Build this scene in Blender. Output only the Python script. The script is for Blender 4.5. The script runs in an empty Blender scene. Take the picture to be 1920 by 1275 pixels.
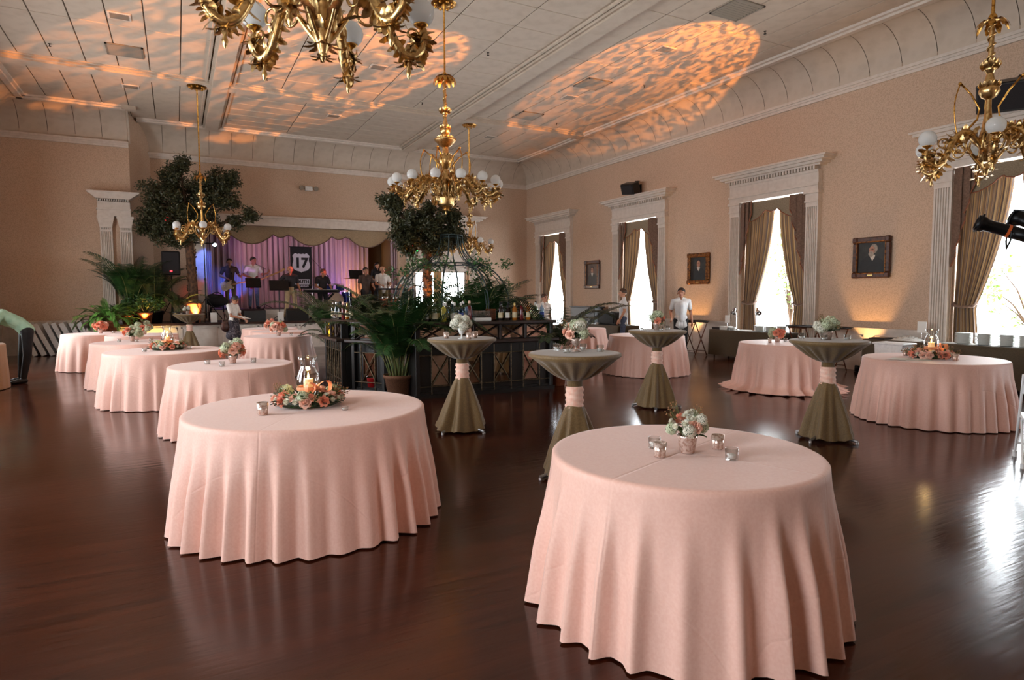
import bpy, math, random
import numpy as np
from mathutils import Vector, Matrix
sc = bpy.context.scene
C = sc.collection
PI = math.pi
rnd = random.Random(7)

# ------------------------------------------------------------------ camera, sky, large lights, exposure
cam_d = bpy.data.cameras.new('camera')
cam = bpy.data.objects.new('camera', cam_d)
C.objects.link(cam)
cam_d.sensor_width = 36.0
cam_d.lens = 1184.27 / 1920 * 36.0
cam_d.clip_start = 0.05
cam_d.clip_end = 300
_y, _p, _r = .4868, .0714, -.0033
_F = Vector((math.sin(_y)*math.cos(_p), math.cos(_y)*math.cos(_p), -math.sin(_p)))
_R0 = Vector((math.cos(_y), -math.sin(_y), 0)); _U0 = _R0.cross(_F)
_R = _R0*math.cos(_r) + _U0*math.sin(_r); _U = _U0*math.cos(_r) - _R0*math.sin(_r)
cam.matrix_world = Matrix(((_R.x, _U.x, -_F.x, 0), (_R.y, _U.y, -_F.y, 0), (_R.z, _U.z, -_F.z, 1.684), (0, 0, 0, 1)))
sc.camera = cam

world = bpy.data.worlds.new('sky')
sc.world = world
world.use_nodes = True
_bg = world.node_tree.nodes['Background']
_bg.inputs['Color'].default_value = (.93, .97, 1.0, 1)
_bg.inputs['Strength'].default_value = 19.0

sc.view_settings.view_transform = 'Standard'
sc.view_settings.look = 'None'
sc.view_settings.gamma = 1.0
sc.view_settings.use_curve_mapping = False
sc.view_settings.exposure = 0.08
cy = sc.cycles
cy.max_bounces = 7; cy.diffuse_bounces = 4; cy.glossy_bounces = 3; cy.transmission_bounces = 6; cy.transparent_max_bounces = 12
cy.caustics_reflective = False; cy.caustics_refractive = False
cy.sample_clamp_indirect = 4.0
cy.use_denoising = True

def light(name, kind, loc, energy, color=(1, 1, 1), target=None, **kw):
    d = bpy.data.lights.new(name, kind)
    d.energy = energy; d.color = color
    for k, v in kw.items(): setattr(d, k, v)
    o = bpy.data.objects.new(name, d); C.objects.link(o); o.location = loc
    if target is not None:
        o.rotation_euler = (Vector(target) - Vector(loc)).to_track_quat('-Z', 'Y').to_euler()
    return o

def gobo_light(name, loc, target, energy, angle, scale, lo, hi, stretch=(1, 1, 1), seed=0.0):
    """a spotlight with a rippled glass in front: the strength follows a noise over the beam's direction"""
    o = light(name, 'SPOT', loc, energy, (1.0, .32, .05), target, spot_size=angle, spot_blend=.12, shadow_soft_size=.03)
    d = o.data; d.use_nodes = True
    nt = d.node_tree; N = nt.nodes; L = nt.links
    em = N['Emission']
    tc = N.new('ShaderNodeTexCoord'); mp = N.new('ShaderNodeMapping')
    mp.inputs['Scale'].default_value = stretch; mp.inputs['Location'].default_value = (seed, seed*.3, 0)
    nz = N.new('ShaderNodeTexNoise'); nz.inputs['Scale'].default_value = scale; nz.inputs['Detail'].default_value = 3; nz.inputs['Distortion'].default_value = 1.2
    mr = N.new('ShaderNodeMapRange'); mr.inputs['From Min'].default_value = lo; mr.inputs['From Max'].default_value = hi
    mr.inputs['To Min'].default_value = .05; mr.inputs['To Max'].default_value = 1.35
    L.new(tc.outputs['Normal'], mp.inputs['Vector']); L.new(mp.outputs['Vector'], nz.inputs['Vector'])
    L.new(nz.outputs['Fac'], mr.inputs['Value']); L.new(mr.outputs['Result'], em.inputs['Strength'])
    return o

# rippled amber projector beams on the ceiling, all from the stand at the right
gobo_light('ripple_projector_light', (8.55, 4.22, 2.555), (1.3, 14.9, 7.1), 15000, math.radians(16.5), 40, .44, .58, (1, 1, 2.0), 5.7)
gobo_light('ripple_projector_light', (8.6, 4.28, 2.62), (4.0, 16.3, 7.1), 13000, math.radians(16), 40, .44, .58, (1, 1, 2.4), 9.2)
gobo_light('ripple_projector_light', (8.99, 4.04, 2.63), (10.75, 12.9, 7.1), 7500, math.radians(26), 55, .44, .57, (1, 1, 3.0), 1.3)
# fill lamps added out of view, aimed up to brighten the ceiling
for _x, _tx in ((-2.0, 1.6), (9.8, 7.4)):
    light('ceiling_fill_light', 'SPOT', (_x, -2.6, 2.3), 480, (1, .86, .74), (_tx, 3.2, 7.1), spot_size=math.radians(80), spot_blend=1.0, shadow_soft_size=.25)
light('ceiling_fill_light', 'SPOT', (-3.9, 8.6, 2.4), 420, (1, .84, .72), (2.4, 14.0, 7.1), spot_size=math.radians(84), spot_blend=1.0, shadow_soft_size=.25)
light('ceiling_fill_light', 'SPOT', (12.7, 4.9, 2.4), 230, (1, .8, .64), (7.0, 12.5, 7.1), spot_size=math.radians(80), spot_blend=1.0, shadow_soft_size=.25)

# ------------------------------------------------------------------ materials
def srgb(r, g, b):
    f = lambda c: (c/12.92 if c <= .04045 else ((c+.055)/1.055)**2.4)
    return (f(r/255), f(g/255), f(b/255), 1.0)

def mat(name, col, rough=.6, metal=0.0, spec=None, emit=None, estr=1.0, sheen=0.0, trans=0.0, alpha=1.0, sss=0.0, coat=0.0):
    m = bpy.data.materials.new(name); m.use_nodes = True
    b = m.node_tree.nodes['Principled BSDF']
    b.inputs['Base Color'].default_value = col
    b.inputs['Roughness'].default_value = rough
    b.inputs['Metallic'].default_value = metal
    if spec is not None: b.inputs['Specular IOR Level'].default_value = spec
    if emit is not None:
        b.inputs['Emission Color'].default_value = emit; b.inputs['Emission Strength'].default_value = estr
    if sheen: b.inputs['Sheen Weight'].default_value = sheen
    if trans: b.inputs['Transmission Weight'].default_value = trans
    if coat: b.inputs['Coat Weight'].default_value = coat
    if alpha < 1: b.inputs['Alpha'].default_value = alpha
    if sss:
        b.inputs['Subsurface Weight'].default_value = sss; b.inputs['Subsurface Radius'].default_value = (.02, .01, .006)
    return m

def noisy(m, col2, scale=20.0, detail=3.0, lo=.4, hi=.65, bump=0.0, coord='Object', stretch=None, dist=.01, kind='noise'):
    """mix a second colour in by a noise (or voronoi) texture, and give the surface a fine relief"""
    nt = m.node_tree; N = nt.nodes; L = nt.links; b = N['Principled BSDF']
    tc = N.new('ShaderNodeTexCoord'); src = tc.outputs[coord]
    if stretch:
        mp = N.new('ShaderNodeMapping'); mp.inputs['Scale'].default_value = stretch
        L.new(src, mp.inputs['Vector']); src = mp.outputs['Vector']
    if kind == 'noise':
        t = N.new('ShaderNodeTexNoise'); t.inputs['Scale'].default_value = scale; t.inputs['Detail'].default_value = detail; out = t.outputs['Fac']
    else:
        t = N.new('ShaderNodeTexVoronoi'); t.inputs['Scale'].default_value = scale; out = t.outputs['Distance']
    L.new(src, t.inputs['Vector'])
    r = N.new('ShaderNodeMapRange'); r.inputs['From Min'].default_value = lo; r.inputs['From Max'].default_value = hi
    L.new(out, r.inputs['Value'])
    mx = N.new('ShaderNodeMix'); mx.data_type = 'RGBA'
    mx.inputs['A'].default_value = b.inputs['Base Color'].default_value; mx.inputs['B'].default_value = col2
    L.new(r.outputs['Result'], mx.inputs['Factor']); L.new(mx.outputs['Result'], b.inputs['Base Color'])
    if bump:
        bp = N.new('ShaderNodeBump'); bp.inputs['Strength'].default_value = bump; bp.inputs['Distance'].default_value = dist
        L.new(out, bp.inputs['Height']); L.new(bp.outputs['Normal'], b.inputs['Normal'])
    return m

M = {}
M['wallpaper'] = noisy(mat('wallpaper', srgb(206, 178, 154), .8), srgb(188, 160, 136), 55, 3, .45, .6, .08)
M['trim'] = noisy(mat('white_trim_paint', srgb(220, 208, 196), .45), srgb(210, 197, 184), 9, 2, .4, .7)
M['ceiling'] = noisy(mat('ceiling_paint', srgb(202, 186, 168), .62), srgb(188, 171, 152), 3.5, 5, .45, .75)
M['joint'] = mat('dark_joint', srgb(110, 96, 82), .9)
M['vent'] = mat('grey_vent_metal', srgb(150, 142, 130), .5, .4)
M['vent_dark'] = mat('duct_shade_dark_metal', srgb(52, 42, 36), .8)  # shade inside the ducts, painted in; also the sprinklers' dark metal
M['gold'] = noisy(mat('gilded_brass', srgb(220, 186, 128), .3, 1.0), srgb(150, 110, 62), 26, 3, .45, .75, .15)
M['gold2'] = noisy(mat('aged_brass', srgb(216, 164, 84), .3, 1.0), srgb(140, 92, 36), 34, 3, .42, .7, .12)
M['milk'] = mat('milk_glass', srgb(226, 226, 222), .12, 0, coat=.5, sss=.25)
M['olive'] = noisy(mat('olive_cloth', srgb(126, 100, 60), .6, 0, sheen=.25), srgb(110, 86, 50), 90, 2, .4, .6, .05)
M['buffet'] = noisy(mat('dark_olive_cloth', srgb(84, 70, 48), .75, sheen=.2), srgb(72, 60, 40), 90, 2, .4, .6, .05)
M['black'] = noisy(mat('black_paint', srgb(16, 14, 13), .4), srgb(24, 20, 18), 40, 2, .4, .6)
M['blackmetal'] = mat('black_metal', srgb(24, 24, 26), .35, .6)
M['blackcloth'] = noisy(mat('black_cloth', srgb(22, 20, 24), .85), srgb(34, 31, 36), 60, 2, .4, .6)
M['bronze'] = noisy(mat('worn_bronze_bar', srgb(120, 104, 82), .38, .8), srgb(70, 58, 46), 30, 2, .4, .65)
M['barwood'] = noisy(mat('dark_bar_wood', srgb(52, 34, 28), .35), srgb(34, 22, 18), 8, 3, .4, .65, stretch=(1, 1, 6))
M['gazebo'] = noisy(mat('verdigris_iron', srgb(62, 78, 78), .5, .5), srgb(44, 52, 50), 30, 2, .4, .65)
M['wax'] = mat('ivory_wax', srgb(250, 226, 180), .5, sss=.4, emit=srgb(255, 170, 80), estr=.5)
M['waxwhite'] = mat('white_wax', srgb(244, 240, 232), .5)
M['flame'] = mat('flame', srgb(255, 220, 140), .5, emit=srgb(255, 200, 110), estr=30)
M['leaf'] = noisy(mat('green_leaf', srgb(62, 98, 44), .45), srgb(36, 66, 26), 14, 2, .4, .65)
M['leafdark'] = noisy(mat('dark_leaf', srgb(44, 62, 32), .5), srgb(26, 40, 20), 9, 2, .4, .65)
M['frond'] = noisy(mat('palm_leaf', srgb(44, 80, 36), .42), srgb(24, 52, 24), 5, 2, .4, .65)
M['fern'] = noisy(mat('fern_leaf', srgb(112, 170, 72), .5), srgb(70, 124, 46), 6, 2, .4, .65)
M['olivleaf'] = noisy(mat('olive_tree_leaf', srgb(66, 66, 36), .55), srgb(42, 46, 24), 7, 2, .4, .65)
M['stem'] = noisy(mat('plant_stem', srgb(92, 112, 58), .55), srgb(112, 92, 56), 9, 2, .4, .65)
M['bark'] = noisy(mat('rough_bark', srgb(104, 70, 46), .85), srgb(58, 38, 26), 18, 4, .4, .62, .6, stretch=(1, 1, .5))
M['soil'] = mat('potting_soil', srgb(44, 32, 26), .95)
M['terra'] = noisy(mat('terracotta', srgb(168, 96, 62), .75), srgb(138, 74, 46), 14, 3, .4, .65, .1)
M['basket'] = noisy(mat('woven_basket', srgb(128, 84, 56), .8), srgb(92, 58, 38), 60, 2, .4, .6, .4, stretch=(1, 1, 3))
M['rose'] = noisy(mat('peach_rose_petal', srgb(252, 210, 190), .5, sheen=.2), srgb(250, 192, 168), 30, 2, .4, .65)
M['coral'] = noisy(mat('coral_rose_petal', srgb(251, 176, 146), .5, sheen=.2), srgb(247, 150, 120), 30, 2, .4, .65)
M['white_petal'] = noisy(mat('white_petal', srgb(244, 240, 226), .55), srgb(228, 226, 204), 30, 2, .4, .65)
M['hydrangea'] = noisy(mat('hydrangea_petal', srgb(226, 230, 204), .55), srgb(196, 212, 164), 24, 2, .4, .65)
M['berry'] = mat('brown_bud', srgb(150, 104, 64), .5)
M['ribbon'] = noisy(mat('peach_ribbon', srgb(252, 164, 108), .4, sheen=.3), srgb(240, 142, 86), 20, 2, .4, .65)
M['steel'] = mat('brushed_steel', srgb(168, 168, 170), .3, .9)
M['chrome'] = mat('chrome', srgb(210, 212, 216), .12, 1.0)
M['silver'] = mat('silver_paint', srgb(150, 148, 146), .35, .5)
M['white_plastic'] = noisy(mat('white_plastic', srgb(234, 234, 232), .4), srgb(224, 224, 222), 20, 2, .4, .6)
M['chair_white'] = mat('white_chair_resin', srgb(244, 244, 244), .35)
M['paper'] = mat('white_paper', srgb(240, 238, 232), .8)
M['china'] = mat('white_china', srgb(214, 214, 208), .25)
M['tray'] = mat('dark_tray', srgb(40, 32, 28), .4)
M['wood'] = noisy(mat('red_brown_wood', srgb(124, 70, 42), .4), srgb(84, 44, 26), 8, 3, .4, .65, stretch=(1, 1, 5))
M['leg'] = mat('table_leg_metal', srgb(60, 56, 54), .5, .5)
M['ply'] = noisy(mat('plywood_table_top', srgb(178, 146, 104), .6), srgb(150, 118, 80), 6, 3, .4, .65)
M['skin'] = mat('skin', srgb(214, 160, 130), .5, sss=.12)
M['skin2'] = mat('tanned_skin', srgb(176, 120, 92), .5, sss=.12)
M['hair_dark'] = noisy(mat('dark_hair', srgb(40, 30, 26), .5), srgb(24, 18, 16), 80, 2, .4, .6, .3)
M['hair_brown'] = noisy(mat('brown_hair', srgb(86, 60, 42), .5), srgb(60, 42, 30), 80, 2, .4, .6, .3)
M['hair_grey'] = noisy(mat('grey_hair', srgb(120, 108, 98), .5), srgb(90, 82, 76), 80, 2, .4, .6, .3)
M['eye'] = mat('dark_eye', srgb(30, 24, 22), .2)
M['lip'] = mat('lip', srgb(176, 96, 84), .5)
M['chefwhite'] = noisy(mat('white_chef_coat', srgb(232, 232, 230), .7), srgb(214, 216, 218), 5, 3, .4, .65, .2, dist=.02)
M['mint'] = noisy(mat('mint_shirt', srgb(190, 230, 204), .7), srgb(160, 208, 180), 7, 3, .4, .65, .5, dist=.03)
M['white_shirt'] = noisy(mat('white_shirt', srgb(238, 234, 228), .75), srgb(220, 216, 210), 8, 3, .4, .65, .2)
M['blackshirt'] = noisy(mat('black_shirt', srgb(30, 24, 28), .8), srgb(44, 36, 40), 8, 3, .4, .65, .2)
M['brownshirt'] = noisy(mat('dark_brown_shirt', srgb(74, 54, 44), .8), srgb(56, 40, 34), 8, 3, .4, .65, .2)
M['khaki'] = noisy(mat('khaki_trousers', srgb(186, 158, 120), .8), srgb(164, 138, 104), 8, 3, .4, .65, .2)
M['olivetr'] = noisy(mat('olive_trousers', srgb(118, 100, 60), .8), srgb(98, 82, 48), 8, 3, .4, .65, .2)
M['jeans'] = noisy(mat('blue_jeans', srgb(90, 104, 130), .8), srgb(70, 84, 110), 20, 3, .4, .65, .2)
M['blacktr'] = noisy(mat('black_trousers', srgb(22, 20, 22), .8), srgb(32, 30, 32), 8, 3, .4, .65, .2)
M['shoe'] = mat('black_shoe', srgb(20, 18, 18), .4)
M['bagbrown'] = noisy(mat('brown_leather_bag', srgb(92, 58, 48), .5), srgb(66, 40, 34), 16, 3, .4, .65, .3)
M['plaid'] = noisy(mat('dark_patterned_skirt', srgb(52, 46, 54), .8), srgb(110, 100, 104), 26, 2, .52, .6)
M['guitar_white'] = mat('cream_guitar_lacquer', srgb(232, 220, 198), .25, coat=.5)
M['bass_red'] = mat('dark_red_bass_lacquer', srgb(120, 36, 40), .25, coat=.5)
M['maple'] = mat('maple_neck', srgb(188, 142, 92), .4)
M['speaker'] = noisy(mat('black_speaker_cloth', srgb(22, 18, 20), .85), srgb(34, 28, 30), 120, 2, .4, .6, .2)
M['red_led'] = mat('red_led', srgb(255, 60, 60), .5, emit=srgb(255, 40, 50), estr=5)
M['green_led'] = mat('green_led', srgb(80, 255, 120), .5, emit=srgb(60, 255, 110), estr=4)
M['white_led'] = mat('white_led', srgb(230, 240, 255), .5, emit=srgb(210, 230, 255), estr=12)
M['amber_led'] = mat('amber_lens', srgb(255, 170, 60), .5, emit=srgb(255, 150, 40), estr=8)
M['amber_panel'] = mat('glowing_amber_panel', srgb(255, 205, 70), .5, emit=srgb(255, 196, 50), estr=1.0)  # yellow emission set on one upper panel of the left bar
M['bartint'] = noisy(mat('peach_back_panel', srgb(196, 142, 112), .6), srgb(150, 104, 84), 5, 3, .4, .65)
M['blue_cloth'] = mat('blue_cooler', srgb(24, 60, 150), .5)
M['red_plastic'] = mat('red_plastic', srgb(170, 26, 30), .4)
M['frame_gilt'] = noisy(mat('gilt_frame', srgb(150, 96, 44), .38, .5), srgb(70, 36, 18), 22, 3, .4, .65, .3)
M['frame_dark'] = noisy(mat('dark_frame', srgb(84, 46, 26), .35), srgb(48, 24, 14), 22, 3, .4, .65, .2)
M['brass'] = mat('brass_plate', srgb(220, 190, 120), .3, .9)
M['canvas'] = noisy(mat('dark_painted_canvas', srgb(44, 44, 40), .5), srgb(28, 28, 26), 8, 3, .4, .65)
M['canvas2'] = noisy(mat('brown_painted_canvas', srgb(92, 72, 58), .5), srgb(66, 50, 42), 6, 3, .4, .65)
M['paint_face'] = noisy(mat('painted_face', srgb(176, 128, 104), .5), srgb(140, 96, 78), 20, 3, .4, .65)
M['paint_hair'] = noisy(mat('painted_grey_hair', srgb(158, 146, 132), .5), srgb(120, 110, 100), 20, 3, .4, .65)
M['paint_coat'] = noisy(mat('painted_dark_coat', srgb(26, 26, 26), .5), srgb(18, 18, 18), 9, 3, .4, .65)
M['paint_white'] = mat('painted_collar', srgb(196, 188, 178), .5)
M['sticker'] = mat('banner_print_white', srgb(206, 208, 220), .6)
M['banner'] = noisy(mat('black_banner', srgb(14, 14, 18), .7), srgb(22, 22, 28), 40, 2, .4, .6)
M['ink'] = mat('banner_print_black', srgb(14, 14, 24), .7)
M['sheet_blue'] = mat('pale_sheet', srgb(150, 176, 206), .6)
M['drum'] = mat('sparkle_blue_drum', srgb(60, 70, 140), .2, .6)
M['drumhead'] = mat('drum_skin', srgb(226, 220, 210), .6)
M['cymbal'] = mat('cymbal_bronze', srgb(200, 160, 80), .25, 1.0)
M['conga'] = mat('orange_drum_shell', srgb(200, 90, 36), .3, coat=.4)
M['stagetop'] = noisy(mat('dark_stage_floor', srgb(62, 38, 30), .35), srgb(46, 28, 22), 6, 3, .4, .65, stretch=(1, 10, 1))
M['twig'] = mat('branch', srgb(70, 52, 36), .8)
M['outleaf'] = noisy(mat('sunlit_leaf', srgb(92, 140, 60), .5), srgb(130, 176, 84), 6, 2, .4, .65)
M['lace'] = mat('beige_curtain', srgb(214, 180, 132), .8)

def milk_mat():
    m = mat('milk_glass', srgb(240, 240, 238), .12); nt = m.node_tree; N = nt.nodes; L = nt.links
    tl = N.new('ShaderNodeBsdfTranslucent'); tl.inputs['Color'].default_value = srgb(244, 244, 242); mx = N.new('ShaderNodeMixShader'); mx.inputs['Fac'].default_value = .55
    L.new(N['Principled BSDF'].outputs[0], mx.inputs[1]); L.new(tl.outputs[0], mx.inputs[2]); L.new(mx.outputs[0], N['Material Output'].inputs['Surface']); return m
M['milk'] = milk_mat()
def glass_mat(name, tint=(1, 1, 1, 1), rough=.02, mixf=.12):
    """thin clear glass: mostly see-through, with a reflection that grows towards grazing angles"""
    m = bpy.data.materials.new(name); m.use_nodes = True
    nt = m.node_tree; N = nt.nodes; L = nt.links
    N.remove(N['Principled BSDF']); out = N['Material Output']
    tr = N.new('ShaderNodeBsdfTransparent'); tr.inputs['Color'].default_value = tint
    gl = N.new('ShaderNodeBsdfGlossy'); gl.inputs['Roughness'].default_value = rough
    lw = N.new('ShaderNodeLayerWeight'); lw.inputs['Blend'].default_value = mixf*1.3
    mx = N.new('ShaderNodeMixShader')
    L.new(lw.outputs['Facing'], mx.inputs['Fac']); L.new(tr.outputs[0], mx.inputs[1]); L.new(gl.outputs[0], mx.inputs[2])
    L.new(mx.outputs[0], out.inputs['Surface'])
    return m
M['pane'] = glass_mat('window_glass', (.98, .99, 1, 1), .01, .05)
M['glass'] = glass_mat('clear_glass', (.96, .97, .97, 1), .03, .16)
M['glass_green'] = glass_mat('green_bottle_glass', (.62, .78, .6, 1), .04, .16)
M['glass_blue'] = glass_mat('blue_bottle_glass', (.6, .78, .95, 1), .04, .16)
M['glass_clear'] = glass_mat('clear_bottle_glass', (.86, .9, .92, 1), .04, .18)
M['wine'] = mat('dark_bottle', srgb(30, 18, 18), .1, coat=.5)
M['whisky'] = mat('amber_bottle', srgb(176, 104, 26), .12, coat=.5)
M['yellow_liquor'] = mat('yellow_bottle', srgb(196, 184, 74), .15, coat=.5)
M['red_liquor'] = mat('dark_red_bottle', srgb(104, 24, 28), .12, coat=.5)
M['label'] = mat('cream_label', srgb(232, 216, 178), .7)
M['label_blue'] = mat('blue_label', srgb(60, 84, 170), .6)
M['mercury'] = noisy(mat('mercury_glass', srgb(232, 214, 204), .22, .6), srgb(190, 156, 140), 70, 3, .45, .62, .2)

def stripes_mat(name, cols, freq, axis='X', rough=.6, noise=.0, trans=0.0):
    """woven stripes across the cloth, by the U of the mesh's UV map"""
    m = mat(name, cols[0], rough, sheen=.2)
    nt = m.node_tree; N = nt.nodes; L = nt.links; b = N['Principled BSDF']
    uv = N.new('ShaderNodeUVMap'); sp = N.new('ShaderNodeSeparateXYZ'); L.new(uv.outputs['UV'], sp.inputs[0])
    mu = N.new('ShaderNodeMath'); mu.operation = 'MULTIPLY'; mu.inputs[1].default_value = freq; L.new(sp.outputs['X'], mu.inputs[0])
    fr = N.new('ShaderNodeMath'); fr.operation = 'FRACT'; L.new(mu.outputs[0], fr.inputs[0])
    cr = N.new('ShaderNodeValToRGB'); L.new(fr.outputs[0], cr.inputs['Fac'])
    el = cr.color_ramp.elements; cr.color_ramp.interpolation = 'CONSTANT'
    while len(el) < len(cols): el.new(.5)
    for i, c in enumerate(cols): el[i].position = i/len(cols); el[i].color = c
    L.new(cr.outputs['Color'], b.inputs['Base Color'])
    if trans:
        out = N['Material Output']; tl = N.new('ShaderNodeBsdfTranslucent'); mx = N.new('ShaderNodeMixShader'); mx.inputs['Fac'].default_value = trans
        L.new(cr.outputs['Color'], tl.inputs['Color']); L.new(b.outputs[0], mx.inputs[1]); L.new(tl.outputs[0], mx.inputs[2]); L.new(mx.outputs[0], out.inputs['Surface'])
    return m
M['drape'] = stripes_mat('striped_drape', [srgb(112, 84, 58), srgb(86, 66, 54), srgb(134, 100, 62), srgb(78, 62, 56), srgb(150, 120, 82)], 16, trans=.07)
M['pelmet'] = noisy(mat('taupe_pelmet_cloth', srgb(146, 130, 106), .8, sheen=.2), srgb(132, 116, 94), 40, 2, .4, .6)
M['jabot'] = noisy(mat('brown_jabot_cloth', srgb(122, 94, 76), .8, sheen=.2), srgb(104, 78, 62), 30, 2, .4, .6)
M['braid'] = mat('rust_braid', srgb(136, 82, 56), .7)
M['stagecurtain'] = stripes_mat('lilac_stage_curtain', [srgb(196, 170, 178), srgb(184, 158, 168)], 40, rough=.7)
M['swag'] = noisy(mat('stage_pelmet_cloth', srgb(176, 150, 118), .8), srgb(160, 136, 106), 30, 2, .4, .6)

# pink damask cloth with ironed creases: creases lie in the cloth's own flat pattern (the UV map, in metres)
def cloth_mat(name, c1, c2):
    m = noisy(mat(name, c1, .55, sheen=.35), c2, 70, 2, .35, .65)
    nt = m.node_tree; N = nt.nodes; L = nt.links; b = N['Principled BSDF']
    uv = N.new('ShaderNodeUVMap'); sp = N.new('ShaderNodeSeparateXYZ'); L.new(uv.outputs['UV'], sp.inputs[0])
    hs = []
    for ax, off in (('X', 0.0), ('Y', 0.0), ('X', 1.12), ('X', -1.12), ('Y', 1.12), ('Y', -1.12)):
        a = N.new('ShaderNodeMath'); a.operation = 'SUBTRACT'; a.inputs[1].default_value = off; L.new(sp.outputs[ax], a.inputs[0])
        ab = N.new('ShaderNodeMath'); ab.operation = 'ABSOLUTE'; L.new(a.outputs[0], ab.inputs[0])
        r = N.new('ShaderNodeMapRange'); r.inputs['From Min'].default_value = 0; r.inputs['From Max'].default_value = .011; r.inputs['To Min'].default_value = 1; r.inputs['To Max'].default_value = 0
        L.new(ab.outputs[0], r.inputs['Value']); hs.append(r.outputs['Result'])
    s = hs[0]
    for h in hs[1:]:
        mxm = N.new('ShaderNodeMath'); mxm.operation = 'MAXIMUM'; L.new(s, mxm.inputs[0]); L.new(h, mxm.inputs[1]); s = mxm.outputs[0]
    bp = N.new('ShaderNodeBump'); bp.inputs['Strength'].default_value = .3; bp.inputs['Distance'].default_value = .005
    L.new(s, bp.inputs['Height'])
    nz = N.new('ShaderNodeTexNoise'); nz.inputs['Scale'].default_value = 3.0; nz.inputs['Detail'].default_value = 3
    tc = N.new('ShaderNodeTexCoord'); L.new(tc.outputs['Object'], nz.inputs['Vector'])
    b2 = N.new('ShaderNodeBump'); b2.inputs['Strength'].default_value = .25; b2.inputs['Distance'].default_value = .02
    L.new(nz.outputs['Fac'], b2.inputs['Height']); L.new(bp.outputs['Normal'], b2.inputs['Normal']); L.new(b2.outputs['Normal'], b.inputs['Normal'])
    return m
M['pink'] = cloth_mat('blush_pink_cloth', srgb(243, 196, 179), srgb(238, 187, 169))
M['cream'] = cloth_mat('beige_cloth', srgb(196, 158, 116), srgb(184, 146, 106))

# glossy dark red-brown board floor
def floor_mat():
    m = mat('dark_polished_boards', srgb(74, 34, 22), .16, spec=.4)
    nt = m.node_tree; N = nt.nodes; L = nt.links; b = N['Principled BSDF']
    tc = N.new('ShaderNodeTexCoord')
    mp = N.new('ShaderNodeMapping'); mp.inputs['Scale'].default_value = (.35, 5.0, 1); L.new(tc.outputs['Object'], mp.inputs['Vector'])
    n1 = N.new('ShaderNodeTexNoise'); n1.inputs['Scale'].default_value = 2.2; n1.inputs['Detail'].default_value = 6; L.new(mp.outputs[0], n1.inputs['Vector'])
    cr = N.new('ShaderNodeValToRGB'); e = cr.color_ramp.elements
    e[0].position = .3; e[0].color = srgb(44, 17, 10); e[1].position = .72; e[1].color = srgb(76, 33, 17)
    L.new(n1.outputs['Fac'], cr.inputs['Fac'])
    n3 = N.new('ShaderNodeTexNoise'); n3.inputs['Scale'].default_value = .6; n3.inputs['Detail'].default_value = 3; L.new(tc.outputs['Object'], n3.inputs['Vector'])
    mx = N.new('ShaderNodeMix'); mx.data_type = 'RGBA'; mx.blend_type = 'MULTIPLY'; mx.inputs['Factor'].default_value = .5
    r3 = N.new('ShaderNodeMapRange'); r3.inputs['From Min'].default_value = .3; r3.inputs['From Max'].default_value = .7; r3.inputs['To Min'].default_value = .55; r3.inputs['To Max'].default_value = 1.15
    L.new(n3.outputs['Fac'], r3.inputs['Value']); L.new(cr.outputs[0], mx.inputs['A']); L.new(r3.outputs['Result'], mx.inputs['B'])
    L.new(mx.outputs['Result'], b.inputs['Base Color'])
    # board joints: strips 0.12 m wide laid along X
    sp = N.new('ShaderNodeSeparateXYZ'); L.new(tc.outputs['Object'], sp.inputs[0])
    mu = N.new('ShaderNodeMath'); mu.operation = 'MULTIPLY'; mu.inputs[1].default_value = 1/.12; L.new(sp.outputs['Y'], mu.inputs[0])
    pp = N.new('ShaderNodeMath'); pp.operation = 'PINGPONG'; pp.inputs[1].default_value = .5; L.new(mu.outputs[0], pp.inputs[0])
    jr = N.new('ShaderNodeMapRange'); jr.inputs['From Min'].default_value = 0; jr.inputs['From Max'].default_value = .1; L.new(pp.outputs[0], jr.inputs['Value'])
    # each board lies a touch differently
    fl = N.new('ShaderNodeMath'); fl.operation = 'FLOOR'; L.new(mu.outputs[0], fl.inputs[0])
    wn = N.new('ShaderNodeTexWhiteNoise'); wn.noise_dimensions = '1D'; L.new(fl.outputs[0], wn.inputs['W'])
    n2 = N.new('ShaderNodeTexNoise'); n2.inputs['Scale'].default_value = 3; n2.inputs['Detail'].default_value = 5
    mp2 = N.new('ShaderNodeMapping'); mp2.inputs['Scale'].default_value = (1.2, 6, 1); L.new(tc.outputs['Object'], mp2.inputs['Vector']); L.new(mp2.outputs[0], n2.inputs['Vector'])
    bp = N.new('ShaderNodeBump'); bp.inputs['Strength'].default_value = .05; bp.inputs['Distance'].default_value = .003; L.new(jr.outputs['Result'], bp.inputs['Height'])
    b2 = N.new('ShaderNodeBump'); b2.inputs['Strength'].default_value = .1; b2.inputs['Distance'].default_value = .012; L.new(n2.outputs['Fac'], b2.inputs['Height']); L.new(bp.outputs[0], b2.inputs['Normal'])
    L.new(b2.outputs[0], b.inputs['Normal'])
    rr = N.new('ShaderNodeMapRange'); rr.inputs['From Min'].default_value = .3; rr.inputs['From Max'].default_value = .7; rr.inputs['To Min'].default_value = .12; rr.inputs['To Max'].default_value = .24
    L.new(n3.outputs['Fac'], rr.inputs['Value']); L.new(rr.outputs['Result'], b.inputs['Roughness'])
    return m
M['floor'] = floor_mat()

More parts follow.
